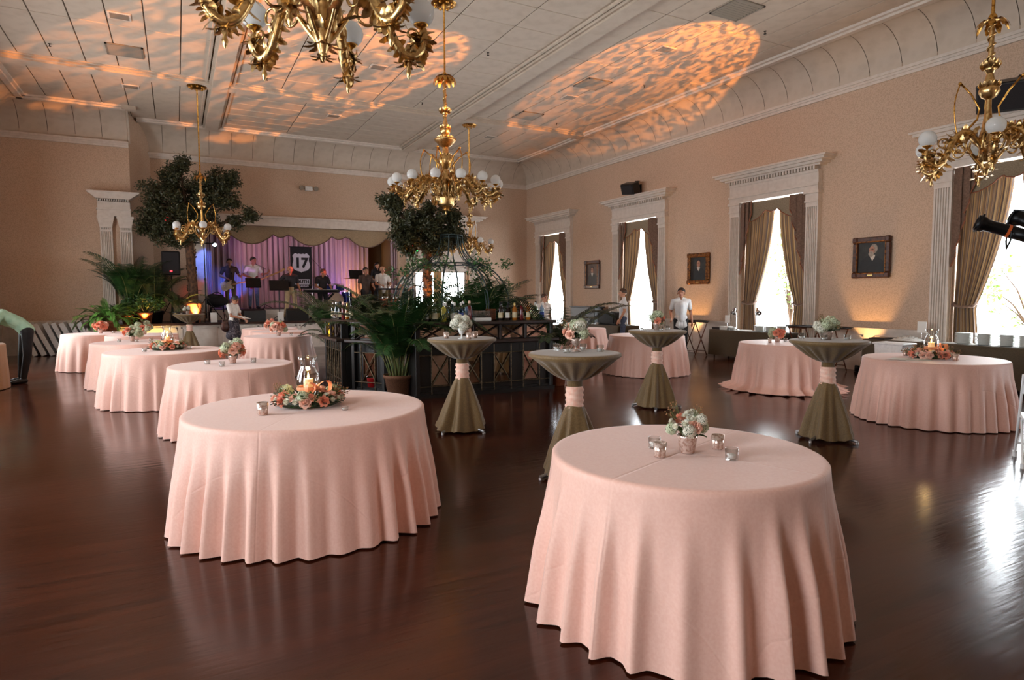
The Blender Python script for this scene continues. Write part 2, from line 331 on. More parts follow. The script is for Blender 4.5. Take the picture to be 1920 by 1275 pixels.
# ------------------------------------------------------------------ mesh builder
class MB:
    def __init__(s): s.v = []; s.f = []; s.m = []; s.sm = []; s.uv = {}
    def add(s, vs, fs, m=0, smooth=False, uvs=None):
        o = len(s.v); s.v.extend([tuple(p) for p in vs])
        for i, f in enumerate(fs):
            if uvs is not None: s.uv[len(s.f)] = [uvs[k] for k in f]
            s.f.append([k+o for k in f]); s.m.append(m); s.sm.append(smooth)
        return s
    def box(s, lo, hi, m=0, T=None):
        x0, y0, z0 = lo; x1, y1, z1 = hi
        v = [(x0,y0,z0),(x1,y0,z0),(x1,y1,z0),(x0,y1,z0),(x0,y0,z1),(x1,y0,z1),(x1,y1,z1),(x0,y1,z1)]
        if T is not None: v = [T @ Vector(p) for p in v]
        return s.add(v, [(3,2,1,0),(4,5,6,7),(0,1,5,4),(1,2,6,5),(2,3,7,6),(3,0,4,7)], m)
    def cbox(s, c, d, m=0, T=None):
        return s.box((c[0]-d[0]/2, c[1]-d[1]/2, c[2]-d[2]/2), (c[0]+d[0]/2, c[1]+d[1]/2, c[2]+d[2]/2), m, T)
    def bbox(s, c, d, b=.01, m=0, T=None):
        """box with chamfered edges"""
        X, Y, Z = d[0]/2, d[1]/2, d[2]/2; b = min(b, X*.9, Y*.9, Z*.9)
        v = []; idx = {}
        for sx in (-1, 1):
            for sy in (-1, 1):
                for sz in (-1, 1):
                    for k in range(3):
                        p = [sx*X, sy*Y, sz*Z]
                        for j in range(3):
                            if j != k: p[j] -= (sx, sy, sz)[j]*b
                        idx[(sx, sy, sz, k)] = len(v); v.append((p[0]+c[0], p[1]+c[1], p[2]+c[2]))
        f = []
        for k in range(3):
            a, bb = (k+1) % 3, (k+2) % 3
            for sg in (-1, 1):
                q = []
                for (u, w) in ((-1,-1),(1,-1),(1,1),(-1,1)):
                    t = [0,0,0]; t[k] = sg; t[a] = u; t[bb] = w; q.append(idx[(t[0],t[1],t[2],k)])
                f.append(q if sg > 0 else q[::-1])
        for k in range(3):
            a, bb = (k+1) % 3, (k+2) % 3
            for u in (-1, 1):
                for w in (-1, 1):
                    t0 = [0,0,0]; t0[k] = -1; t0[a] = u; t0[bb] = w; t1 = list(t0); t1[k] = 1
                    q = [idx[(*t0, a)], idx[(*t1, a)], idx[(*t1, bb)], idx[(*t0, bb)]]
                    f.append(q if u*w < 0 else q[::-1])
        for sx in (-1, 1):
            for sy in (-1, 1):
                for sz in (-1, 1):
                    q = [idx[(sx,sy,sz,0)], idx[(sx,sy,sz,1)], idx[(sx,sy,sz,2)]]
                    f.append(q if sx*sy*sz > 0 else q[::-1])
        if T is not None: v = [T @ Vector(p) for p in v]
        return s.add(v, f, m)
    def grid(s, P, m=0, smooth=True, cu=False, cv=False, uv=None):
        """P[i][j] -> quads"""
        nu, nv = len(P), len(P[0]); vs = [p for r in P for p in r]; fs = []
        for i in range(nu if cu else nu-1):
            for j in range(nv if cv else nv-1):
                i2, j2 = (i+1) % nu, (j+1) % nv
                fs.append((i*nv+j, i2*nv+j, i2*nv+j2, i*nv+j2))
        uvs = [q for r in uv for q in r] if uv is not None else None
        return s.add(vs, fs, m, smooth, uvs)
    def lathe(s, prof, n=20, c=(0, 0, 0), m=0, smooth=True, T=None, cap=True):
        P = []
        for (r, z) in prof:
            P.append([Vector((c[0]+r*math.cos(2*PI*k/n), c[1]+r*math.sin(2*PI*k/n), c[2]+z)) for k in range(n)])
        if T is not None: P = [[T @ p for p in r] for r in P]
        s.grid([[P[i][k] for i in range(len(P))] for k in range(n)], m, smooth, cu=True)
        if cap:
            o = len(s.v)
            for (ring, rev) in ((P[0], True), (P[-1], False)):
                if (ring[0]-ring[n//2]).length > 1e-5: s.add(ring, [tuple(range(n))[::-1] if rev else tuple(range(n))], m)
        return s
    def tube(s, pts, r=.01, n=6, m=0, cap=True, closed=False, flat=1.0):
        pts = [Vector(p) for p in pts]; K = len(pts)
        rs = r if isinstance(r, (list, tuple)) else [r]*K
        tan = []
        for i in range(K):
            a = pts[(i-1) % K] if (closed or i > 0) else pts[i]; b = pts[(i+1) % K] if (closed or i < K-1) else pts[i]
            t = (b-a); tan.append(t.normalized() if t.length > 1e-9 else Vector((0, 0, 1)))
        up = Vector((0, 0, 1)) if abs(tan[0].z) < .9 else Vector((1, 0, 0))
        nrm = (up - tan[0]*up.dot(tan[0])).normalized(); P = []
        for i in range(K):
            nrm = (nrm - tan[i]*nrm.dot(tan[i]))
            nrm = nrm.normalized() if nrm.length > 1e-6 else tan[i].orthogonal().normalized()
            bi = tan[i].cross(nrm)
            P.append([pts[i] + (nrm*math.cos(2*PI*k/n) + bi*math.sin(2*PI*k/n)*flat)*rs[i] for k in range(n)])
        s.grid(P, m, True, cu=closed, cv=True)
        if cap and not closed:
            s.add(P[0], [tuple(range(n))], m); s.add(P[-1], [tuple(range(n))[::-1]], m)
        return s
    def ball(s, c, r, nu=12, nv=8, m=0, T=None):
        rx, ry, rz = r if isinstance(r, (list, tuple)) else (r, r, r)
        P = []
        for i in range(nu):
            a = 2*PI*i/nu
            P.append([Vector((c[0]+rx*math.cos(a)*math.sin(PI*j/nv), c[1]+ry*math.sin(a)*math.sin(PI*j/nv), c[2]-rz*math.cos(PI*j/nv))) for j in range(nv+1)])
        if T is not None: P = [[T @ p for p in q] for q in P]
        return s.grid(P, m, True, cu=True)
    def prism(s, poly, lo, hi, m=0, axis='z', T=None):
        """extrude a polygon along an axis; poly is in the two other axes, in order"""
        def mk(p, h):
            return Vector((p[0], p[1], h)) if axis == 'z' else (Vector((p[0], h, p[1])) if axis == 'y' else Vector((h, p[0], p[1])))
        n = len(poly); v = [mk(p, lo) for p in poly] + [mk(p, hi) for p in poly]
        if T is not None: v = [T @ p for p in v]
        f = [tuple(range(n))[::-1], tuple(range(n, 2*n))] + [(i, (i+1) % n, n+(i+1) % n, n+i) for i in range(n)]
        return s.add(v, f, m)
    def mesh(s, name, mats):
        me = bpy.data.meshes.new(name)
        me.from_pydata(s.v, [], s.f)
        for mm in (mats if isinstance(mats, (list, tuple)) else [mats]): me.materials.append(M[mm] if isinstance(mm, str) else mm)
        me.polygons.foreach_set('material_index', s.m); me.polygons.foreach_set('use_smooth', s.sm)
        if s.uv:
            ul = me.uv_layers.new(name='UVMap'); li = 0; dat = [0.0]*(2*len(me.loops))
            for i, f in enumerate(s.f):
                q = s.uv.get(i)
                for k in range(len(f)):
                    if q: dat[2*li] = q[k][0]; dat[2*li+1] = q[k][1]
                    li += 1
            ul.data.foreach_set('uv', dat)
        me.update(); return me

def obj(name, mb, mats, parent=None, loc=(0, 0, 0), rot=(0, 0, 0), kind=None, label=None):
    me = mb.mesh(name, mats) if isinstance(mb, MB) else mb
    o = bpy.data.objects.new(name, me); C.objects.link(o)
    o.location = loc; o.rotation_euler = rot
    if parent is not None: o.parent = parent
    if kind: o['kind'] = kind
    if label: o['label'] = label
    return o
def tag(o, label, cat, group=None):
    o['label'] = label; o['category'] = cat
    if group: o['group'] = group
    return o
def thing(name, label, cat, loc=(0, 0, 0), rz=0.0, group=None):
    o = bpy.data.objects.new(name, None); C.objects.link(o); o.empty_display_size = .1
    o.location = loc; o.rotation_euler = (0, 0, rz)
    return tag(o, label, cat, group)
def dup(root, loc, rz=0.0, label=None, scale=None, group=None):
    r = root.copy(); C.objects.link(r); r.location = loc; r.rotation_euler = (0, 0, rz)
    if label: r['label'] = label
    if group: r['group'] = group
    if scale: r.scale = (scale, scale, scale)
    for ch in list(root.children):
        c = ch.copy(); C.objects.link(c); c.parent = r
        for g in list(ch.children):
            d = g.copy(); C.objects.link(d); d.parent = c
    return r
def struct(name, mb, mats, parent=None, **kw):
    return obj(name, mb, mats, parent, kind='structure', **kw)
def rotz(a): return Matrix.Rotation(a, 4, 'Z')
def trs(loc, rz=0, rx=0, ry=0): return Matrix.Translation(loc) @ Matrix.Rotation(rz, 4, 'Z') @ Matrix.Rotation(ry, 4, 'Y') @ Matrix.Rotation(rx, 4, 'X')
def arc(c, r, a0, a1, n, plane='xz'):
    out = []
    for i in range(n+1):
        a = a0+(a1-a0)*i/n; u, w = r*math.cos(a), r*math.sin(a)
        out.append((c[0]+u, c[1], c[2]+w) if plane == 'xz' else ((c[0], c[1]+u, c[2]+w) if plane == 'yz' else (c[0]+u, c[1]+w, c[2])))
    return out
def bez(p0, p1, p2, p3, n=12):
    p0, p1, p2, p3 = map(Vector, (p0, p1, p2, p3)); out = []
    for i in range(n+1):
        t = i/n; u = 1-t
        out.append(p0*u**3 + p1*3*u*u*t + p2*3*u*t*t + p3*t**3)
    return out
# ------------------------------------------------------------------ the room
XL, XR, YB, YF, YN = -4.4, 13.3, 23.75, 22.5, -5.0  # room planes and most object positions below were computed from image pixels
ZM, ZK, ZC = 6.13, 7.05, 7.15          # cove moulding, cove top, ceiling
WIN_Y = (21.5, 16.27, 11.08, 5.9, .7)
OW = .98                                # half width of a window opening

mb = MB(); mb.add([(XL-.5, YN, 0), (XR+.5, YN, 0), (XR+.5, YB+4, 0), (XL-.5, YB+4, 0)], [(0, 1, 2, 3)])
struct('floor', mb, 'floor')

def wall_with_openings(name, x0, x1, ys, zlo, zhi):
    b = MB(); edges = sorted(ys); y = YN
    for yc in edges:
        b.box((x0, y, 0), (x1, yc-OW, ZC+.3)); b.box((x0, yc-OW, 0), (x1, yc+OW, zlo)); b.box((x0, yc-OW, zhi), (x1, yc+OW, ZC+.3)); y = yc+OW
    b.box((x0, y, 0), (x1, YB+.3, ZC+.3))
    return struct(name, b, 'wallpaper')
wall_with_openings('wall_right', XR, XR+.45, WIN_Y, .4, 4.08)
wall_with_openings('wall_left', XL-.45, XL, (17.2, 11.08, 5.9, .7), .4, 4.08)
b = MB(); b.box((XL-.4, YN-.3, 0), (XR+.4, YN, ZC+.3)); struct('wall_near', b, 'wallpaper')

# back wall: the stage opening, and a window right of the stage
SX0, SX1, SZ0, SZ1 = .92, 7.62, .86, 4.11
b = MB()
b.box((-1.1, YB, 0), (SX0, YB+.3, ZC+.3)); b.box((SX0, YB, SZ1), (SX1, YB+.3, ZC+.3)); b.box((SX0, YB, 0), (SX1, YB+.3, SZ0-.02))
b.box((SX1, YB, 0), (8.28, YB+.3, ZC+.3)); b.box((8.28, YB, 0), (10.5, YB+.3, .5)); b.box((8.28, YB, 2.64), (10.5, YB+.3, ZC+.3)); b.box((10.5, YB, 0), (XR+.3, YB+.3, ZC+.3))
# left pier with its splayed return
b.box((XL-.4, YF, 0), (-1.12, YB+.3, ZC+.3))
b.prism([(-1.12, YF), (-.61, YB), (-1.12, YB)], 0, ZC+.2)
struct('wall_back', b, 'wallpaper')
# stage recess
b = MB()
b.box((SX0-.6, YB+.3, 0), (SX0-.5, 27.2, 5.2)); b.box((SX1+.3, YB+.3, 0), (SX1+.4, 27.2, 5.2)); b.box((SX0-.6, 27.2, 0), (SX1+.4, 27.3, 5.2)); b.box((SX0-.6, YB+.3, 5.2), (SX1+.4, 27.3, 5.3))
struct('wall_stage', b, mat('stage_wall_paint', srgb(160, 128, 92), .8))

# ceiling slab with beams as children, and the panels between the beams
b = MB(); b.box((XL-.4, YN, ZC), (XR+.4, YB+.3, ZC+.3)); ceiling = struct('ceiling', b, 'joint')
def beam(lo, hi, along):
    b = MB(); b.box(lo, hi)
    (x0, y0, z0), (x1, y1, z1) = lo, hi
    if along == 'y':
        for x, s in ((x0, -1), (x1, 1)):
            b.box((min(x, x+s*.06), y0, z0+.045), (max(x, x+s*.06), y1, z1)); b.box((min(x+s*.1, x+s*.16), y0, z0+.085), (max(x+s*.1, x+s*.16), y1, z1))
    else:
        for y, s in ((y0, -1), (y1, 1)):
            b.box((x0, min(y, y+s*.06), z0+.045), (x1, max(y, y+s*.06), z1)); b.box((x0, min(y+s*.1, y+s*.16), z0+.085), (x1, max(y+s*.1, y+s*.16), z1))
    obj('beam', b, 'ceiling', ceiling)
for x in (1.18, 7.76): beam((x-.19, YN, ZC-.15), (x+.19, YB-.8, ZC), 'y')
for y in (4.1, 18.36): beam((-3.6, y-.2, ZC-.13), (12.5, y+.2, ZC), 'x')
# carved rosette plates where the beams cross
b = MB(); b.lathe([(.001, -.06), (.1, -.055), (.14, -.03), (.2, -.03), (.24, 0)], 16)
for k in range(8): b.ball((.17*math.cos(k*PI/4), .17*math.sin(k*PI/4), -.03), .035, 6, 4)
rs_me = b.mesh('rosette', ['gold2'])
for i, (x, y) in enumerate(((.65, 18.42), (8.35, 18.6), (.9, 4.15), (8.35, 4.0), (4.62, 11.42))):
    o = bpy.data.objects.new('ceiling_rosette', rs_me); C.objects.link(o); o.parent = ceiling; o.location = (x, y, ZC-(.13 if i < 4 else .02))
def panel_mesh(w, l, d=.02):
    b = MB(); b.bbox((0, 0, -d/2), (w-.022, l-.022, d), .006); return b.mesh('ceiling_panel', ['ceiling'])
_pm = {}
def panels(x0, x1, y0, y1, nx, ny, stagger=0.0):
    w, l = (x1-x0)/nx, (y1-y0)/ny; key = (round(w, 3), round(l, 3))
    if key not in _pm: _pm[key] = panel_mesh(w, l)
    for i in range(nx):
        for j in range(ny):
            o = bpy.data.objects.new('ceiling_panel', _pm[key]); C.objects.link(o); o.parent = ceiling
            o.location = (x0+(i+.5)*w, y0+(j+.5)*l, ZC)
panels(8.02, 12.5, 4.36, 18.1, 7, 5); panels(-3.6, .92, 4.36, 18.1, 7, 5)
panels(1.44, 7.5, 4.36, 18.1, 5, 15)
panels(8.02, 12.5, 18.62, 22.95, 7, 1); panels(-3.6, .92, 18.62, 22.95, 7, 1); panels(1.44, 7.5, 18.62, 22.95, 3, 7)
panels(8.02, 12.5, YN, 3.84, 7, 2); panels(-3.6, .92, YN, 3.84, 7, 2); panels(1.44, 7.5, YN, 3.84, 5, 5)

# cove: curved panels between wall and ceiling
def cove_panel(w):
    b = MB(); P = []
    for i in range(9):
        t = PI/2*i/8; y, z = .8-.8*math.cos(t), .8*math.sin(t)       # local: wall at y=0 (outwards +y into room as -y later)
        P.append([(-w/2+.006, -y, z), (w/2-.006, -y, z)])
    b.grid([[P[i][j] for i in range(9)] for j in range(2)], 0, True); return b.mesh('cove_panel', ['ceiling'])
cv_me = cove_panel(.68)
def cove(name, x0, y0, x1, y1, rz):
    """moulded cove along a wall line; rz turns local -y towards the room"""
    L = math.hypot(x1-x0, y1-y0); n = max(1, round(L/.68))
    b = MB(); pts = []
    for i in range(11):
        t = PI/2*i/10; pts.append((.8-.8*math.cos(t)-.012 if i else -.012, .8*math.sin(t)+.012))
    b.grid([[(-L/2, -p[0], p[1]) for p in pts], [(L/2, -p[0], p[1]) for p in pts]], 1, True)
    # moulding at the foot and at the top
    b.box((-L/2, -.1, -.02), (L/2, 0, .04)); b.box((-L/2, -.07, -.07), (L/2, 0, -.02)); b.box((-L/2, -.045, -.13), (L/2, 0, -.07))
    b.box((-L/2, -.9, .78), (L/2, -.76, .88)); b.box((-L/2, -.98, .83), (L/2, -.9, .9))
    o = struct(name, b, ['trim', 'joint']); o.location = ((x0+x1)/2, (y0+y1)/2, ZK-.8); o.rotation_euler = (0, 0, rz)
    for i in range(n):
        c = bpy.data.objects.new('cove_panel', cv_me); C.objects.link(c); c.parent = o; c.location = (-L/2+(i+.5)*L/n, 0, 0); c.scale = (L/n/.68, 1, 1)
    return o
cove('trim_1', XR, YN, XR, YB, -PI/2)
cove('trim_2', -.9, YB, XR, YB, 0)
cove('trim_3', XL, YF, -1.12, YF, 0)
cove('trim_4', XL, YN, XL, YF, PI/2)
# the end of the left pier's cove: solid quarter with a raised edge
b = MB(); q = [(YF-.8+.8*math.cos(PI/2*i/12), ZK-.8+.8*math.sin(PI/2*i/12)) for i in range(13)]
b.prism(q + [(YF+.02, ZK)], -1.14, -1.12, 0, 'x'); b.tube([(-1.1, p[0], p[1]) for p in q], .035, 6)
b.box((-1.2, YF-1.0, ZK-.02), (-.85, YF-.72, ZK+.08))
struct('trim_5', b, 'ceiling')

# dado panelling
def dado(name, x0, y0, x1, y1, rz, h=.94):
    L = math.hypot(x1-x0, y1-y0); b = MB()
    b.box((-L/2, -.03, 0), (L/2, 0, h)); b.box((-L/2, -.07, h-.04), (L/2, 0, h)); b.box((-L/2, -.05, h-.09), (L/2, 0, h-.04)); b.box((-L/2, -.055, 0), (L/2, 0, .2))
    n = max(1, round(L/1.1)); 
    for i in range(n):
        xa, xb = -L/2+i*L/n+.12, -L/2+(i+1)*L/n-.12
        for (a, c) in (((xa, .3), (xb, .33)), ((xa, h-.2), (xb, h-.17)), ((xa, .3), (xa+.03, h-.17)), ((xb-.03, .3), (xb, h-.17))):
            b.box((a[0], -.045, a[1]), (c[0], -.03, c[1]))
    o = struct(name, b, 'trim'); o.location = ((x0+x1)/2, (y0+y1)/2, 0); o.rotation_euler = (0, 0, rz); return o
edges = sorted(WIN_Y); prev = YN; k = 1
for yc in edges + [YB+1.33]:
    if yc-1.33 > prev: dado('baseboard_right.%03d' % k, XR, prev, XR, min(yc-1.33, YB), -PI/2); k += 1
    prev = yc+1.33
dado('baseboard_back', XL, YF, -1.12, YF, 0, .98)
dado('baseboard_back.001', 10.95, YB, XR, YB, 0, .98)
dado('baseboard_left', XL, YN, XL, YF, PI/2, .98)

# ------------------------------------------------------------------ windows with pilasters, entablature, glass
def fluted(w, d, z0, z1, n=6):
    """a pilaster shaft with n rounded grooves; front towards -y"""
    b = MB(); poly = [(-w/2, 0), (-w/2, -d)]; g = w*.84/n
    for i in range(n):
        x0 = -w*.42+i*g
        poly += [(x0+g*.18, -d), (x0+g*.32, -d+.028), (x0+g*.68, -d+.028), (x0+g*.82, -d)]
    poly += [(w/2, -d), (w/2, 0)]
    b.prism(poly[::-1], z0, z1); return b
def casing(name, loc, rz, half=1.325, z_open=4.08, pw=.33):
    root = bpy.data.objects.new(name, None); C.objects.link(root); root.location = loc; root.rotation_euler = (0, 0, rz); root['kind'] = 'structure'
    b = fluted(pw, .11, .3, 3.72); sh = b.mesh('pilaster', ['trim'])
    cb = MB(); cb.box((-.165, -.12, 3.72), (.165, 0, 3.82)); cb.box((-.18, -.15, 3.82), (.18, 0, 3.86)); cb.box((-.17, -.13, 3.86), (.17, 0, 4.02)); cb.box((-.2, -.17, 4.02), (.2, 0, 4.08))
    cb.box((-.19, -.15, 0), (.19, 0, .3)); cm = cb.mesh('pilaster_capital', ['trim'])
    for s in (-1, 1):
        for me, nm in ((sh, 'pilaster'), (cm, 'capital')):
            o = bpy.data.objects.new(nm, me); C.objects.link(o); o.parent = root; o.location = (s*(half-pw/2), 0, 0)
    e = MB(); e.box((-half, -.14, 4.08), (half, 0, 4.2)); e.box((-half-.02, -.17, 4.2), (half+.02, 0, 4.25)); e.box((-half, -.13, 4.25), (half, 0, 4.5))
    e.box((-half+.0, -.15, 4.5), (half, 0, 4.56))
    obj('frieze', e, 'trim', root)
    c = MB(); c.box((-half-.1, -.22, 4.64), (half+.1, 0, 4.68)); c.box((-half-.2, -.3, 4.68), (half+.2, 0, 4.74)); c.box((-half-.3, -.38, 4.74), (half+.3, 0, 4.8)); c.box((-half-.36, -.42, 4.8), (half+.36, 0, 4.84))
    obj('cornice', c, 'trim', root)
    d = MB(); n = int(half*2/.085)
    for i in range(n): x = -half+.02+i*(half*2-.04)/n; d.box((x, -.2, 4.56), (x+.045, 0, 4.64))
    o = obj('dentil_row', d, 'trim', root); o['kind'] = 'stuff'
    return root
def sash(root, w, z0, z1):
    b = MB(); y = .25
    for x in (-w, w-.06): b.box((x, y, z0), (x+.06, y+.06, z1))
    for z in (z0, z1-.06): b.box((-w, y, z), (w, y+.06, z+.05))
    b.box((-w-.02, -.06, z0-.05), (w+.02, .3, z0))
    obj('window_frame', b, 'trim', root)
    p = MB(); p.box((-w+.06, y+.025, z0+.05), (w-.06, y+.033, z1-.06)); obj('window_pane', p, 'pane', root)
for i, yc in enumerate(WIN_Y[:4]):
    r = casing('window_%d' % (i+1), (XR, yc, 0), -PI/2); sash(r, OW, .4, 4.08)
r = casing('window_5', (XR, WIN_Y[4], 0), -PI/2); sash(r, OW, .4, 4.08)
# back wall, right of the stage: pilasters, a panelled head over a lower window
r = casing('window_6', (9.42, YB, 0), 0, 1.48)
b = MB(); b.box((-1.15, -.03, 2.62), (1.1, 0, 4.08))
for x in (-1.05, .05):
    for (a, c) in (((x, 2.75), (x+.95, 2.81)), ((x, 3.85), (x+.95, 3.91)), ((x, 2.75), (x+.06, 3.9)), ((x+.89, 2.75), (x+.95, 3.9))): b.box((a[0], -.07, a[1]), (c[0], -.03, c[1]))
obj('head_panel', b, 'trim', r)
b = MB(); b.box((-1.1, .12, .5), (1.05, .128, 2.62)); obj('window_pane', b, 'pane', r)
b = MB()
for x in (-1.14, -.05, 1.0): b.box((x, .08, .5), (x+.07, .14, 2.64))
b.box((-1.14, .08, .5), (1.07, .14, .56)); b.box((-1.14, .08, 2.58), (1.07, .14, 2.64)); obj('window_frame', b, 'trim', r)
for i, y in enumerate((17.2, 11.08, 5.9, .7)):
    root = bpy.data.objects.new('window_%d' % (7+i), None); C.objects.link(root); root.location = (XL, y, 0); root.rotation_euler = (0, 0, PI/2); root['kind'] = 'structure'; sash(root, OW, .4, 4.08)
for x, ys in ((XR+.5, WIN_Y), (XL-.5, (17.2, 11.08, 5.9, .7))):
    for y in ys:
        o = light('window_portal', 'AREA', (x, y, 2.24), 1, target=(4.5, y, 2.24), shape='RECTANGLE', size=1.96, size_y=3.68)
        o.data.cycles.is_portal = True

# double fluted columns on the left pier
root = bpy.data.objects.new('column_pair', None); C.objects.link(root); root.location = (-1.53, YF, 0); root['kind'] = 'structure'
sh = fluted(.31, .13, .3, 3.72).mesh('column_shaft', ['trim'])
cb = MB(); cb.box((-.155, -.14, 3.6), (.155, 0, 3.66)); cb.prism([(-.155, 3.72), (.155, 3.72), (.21, 3.98), (-.21, 3.98)], -.18, 0, 0, 'y'); cb.box((-.22, -.2, 3.98), (.22, 0, 4.06)); cb.box((-.19, -.17, 0), (.19, 0, .3))
cm = cb.mesh('column_capital', ['trim'])
for x in (-.25, .25):
    for me, nm in ((sh, 'column_shaft'), (cm, 'column_capital')):
        o = bpy.data.objects.new(nm, me); C.objects.link(o); o.parent = root; o.location = (x, 0, 0)
e = MB(); e.box((-.45, -.2, 4.06), (.4, 0, 4.24)); e.box((-.47, -.23, 4.24), (.42, 0, 4.28)); e.box((-.44, -.18, 4.28), (.39, 0, 4.48)); obj('frieze', e, 'trim', root)
c = MB(); c.prism([(-.46, 4.55), (.4, 4.55), (.63, 4.72), (-.66, 4.72)], -.36, 0, 0, 'y'); c.box((-.68, -.4, 4.72), (.65, 0, 4.76)); obj('cornice', c, 'trim', root)
d = MB()
for i in range(14): d.box((-.43+i*.058, -.22, 4.49), (-.4+i*.058, 0, 4.55))
obj('dentil_row', d, 'trim', root)['kind'] = 'stuff'

# stage surround: white beam over the opening, side posts
b = MB(); b.box((SX0-.5, YB-.12, 4.11), (SX1+.35, YB, 4.42)); b.box((SX0-.5, YB-.16, 4.38), (SX1+.35, YB, 4.45)); b.box((SX0-.32, YB-.12, 0), (SX0, YB, 4.11)); struct('trim_6', b, 'trim')

# ------------------------------------------------------------------ pelmets, jabots, drapes on the right wall
def wavy(x0f, x1f, z0, z1, nz=26, nw=48, waves=9, depth=.045, ph=0.0):
    """hanging cloth between two edge curves x0f(t), x1f(t), t from top 0 to bottom 1"""
    P = []; U = []
    for i in range(nw+1):
        u = i/nw; col = []; uc = []
        for j in range(nz+1):
            t = j/nz; a, c = x0f(t), x1f(t); w = c-a
            x = a+w*u; y = depth*(math.sin(u*waves*2*PI+ph)+.4*math.sin(u*waves*3.7*PI+ph*2+t*2))*(.75+.25*min(1, .5/max(w, .05)))
            col.append((x, y, z0+(z1-z0)*t)); uc.append((u, t))
        P.append(col); U.append(uc)
    return P, U
def gather(t, tie=.72, top=.07, wide=.6, low=.5):
    """inner edge: close to the middle at the top, swept aside to the tie, then falling free"""
    if t < tie: s = t/tie; return top+(wide-top)*(s**1.7)
    s = (t-tie)/(1-tie); return wide+(low-wide)*s
SIDE = {0: 'first', 1: 'second', 2: 'third', 3: 'nearest'}
POS = ['farthest window', 'second window', 'third window', 'nearest window']
for i, yc in enumerate(WIN_Y):
    if i > 4: break
    pos = POS[i] if i < 4 else 'window outside the picture'
    T0 = (XR+.1, yc, 0)
    for s, nm in ((-1, 'left'), (1, 'right')):
        P, U = wavy(lambda t: -.96, lambda t: -gather(t), 3.98, .42, ph=i+s)
        if s > 0: P = [[(-p[0], p[1], p[2]) for p in c] for c in P[::-1]]; U = U[::-1]
        b = MB(); b.grid(P, 0, True, uv=U)
        r = thing('window_drape', f'striped olive gold drape tied back on the {nm} of the {pos}', 'drape', T0, -PI/2, 'striped drapes')
        obj('drape_cloth', b, 'drape', r)
        tb = MB(); tb.tube([(s*q[0], q[1], q[2]) for q in ((.97, .06, 1.5), (.97, -.08, 1.46), (.78, -.1, 1.42), (.6, -.08, 1.44), (.58, .04, 1.5))], .03, 6, flat=.5)
        obj('tie_back', tb, 'jabot', r)
    pr_ = thing('pelmet', f'taupe scalloped pelmet with brown side jabots over the {pos}', 'pelmet', (XR+.02, yc, 0), -PI/2, 'window pelmets')
    P = []
    for a in range(41):
        x = -.74+1.48*a/40; q = abs(x)
        zb = 3.66-.05*math.cos(min(q, .3)/.3*PI)*0
        if q < .26: zb = 3.74+.06*math.sin(q/.26*PI)*(1 if q > .13 else .4)
        else: zb = 3.72-.16*math.sin((q-.26)/.48*PI*.62)
        P.append([(x, -.1, 4.04), (x, -.1, zb)])
    b = MB(); b.grid(P, 0, False); b.grid([[(p[0][0], -.06, p[0][2]) for p in P], [p[0] for p in P]], 0, False); obj('pelmet_board', b, 'pelmet', pr_)
    br = MB(); br.tube([(p[1][0], -.105, p[1][2]) for p in P], .013, 5); obj('braid_trim', br, 'braid', pr_)
    for s in (-1, 1):
        b = MB()
        for k in range(5):
            xa, xb = .98-k*.075, .98-k*.075-.1; y = -.1-.022*(k % 2)-.01*k; za = 2.2+k*.33; zb = za+.2
            q = [(s*xa, y, 4.06), (s*xb, y-.03, 4.06), (s*xb, y-.03, zb), (s*xa, y, za)]
            b.add(q, [(0, 1, 2, 3)], 0); b.add([(p[0], p[1]+.014, p[2]) for p in q], [(3, 2, 1, 0)], 0)
            b.tube([q[3], q[2]], .014, 5, 1)
            if k < 4: b.tube([q[2], (s*(xb+.02), y, zb+.13)], .012, 5, 1)
        b.tube([(s*.58, -.16, 4.06), (s*.58, -.16, 3.72)], .014, 5, 1)
        obj('jabot', b, ['jabot', 'braid'], pr_)
# cream curtain in the window right of the stage
P, U = wavy(lambda t: 9.02, lambda t: 9.02+.34-.1*t, 2.62, .5, 10, 30, 5, .03); b = MB(); b.grid([[(p[0], YB-.05+p[1], p[2]) for p in c] for c in P], 0, True)
tag(obj('window_curtain', b, 'lace'), 'narrow cream curtain in the bright window right of the stage', 'curtain')
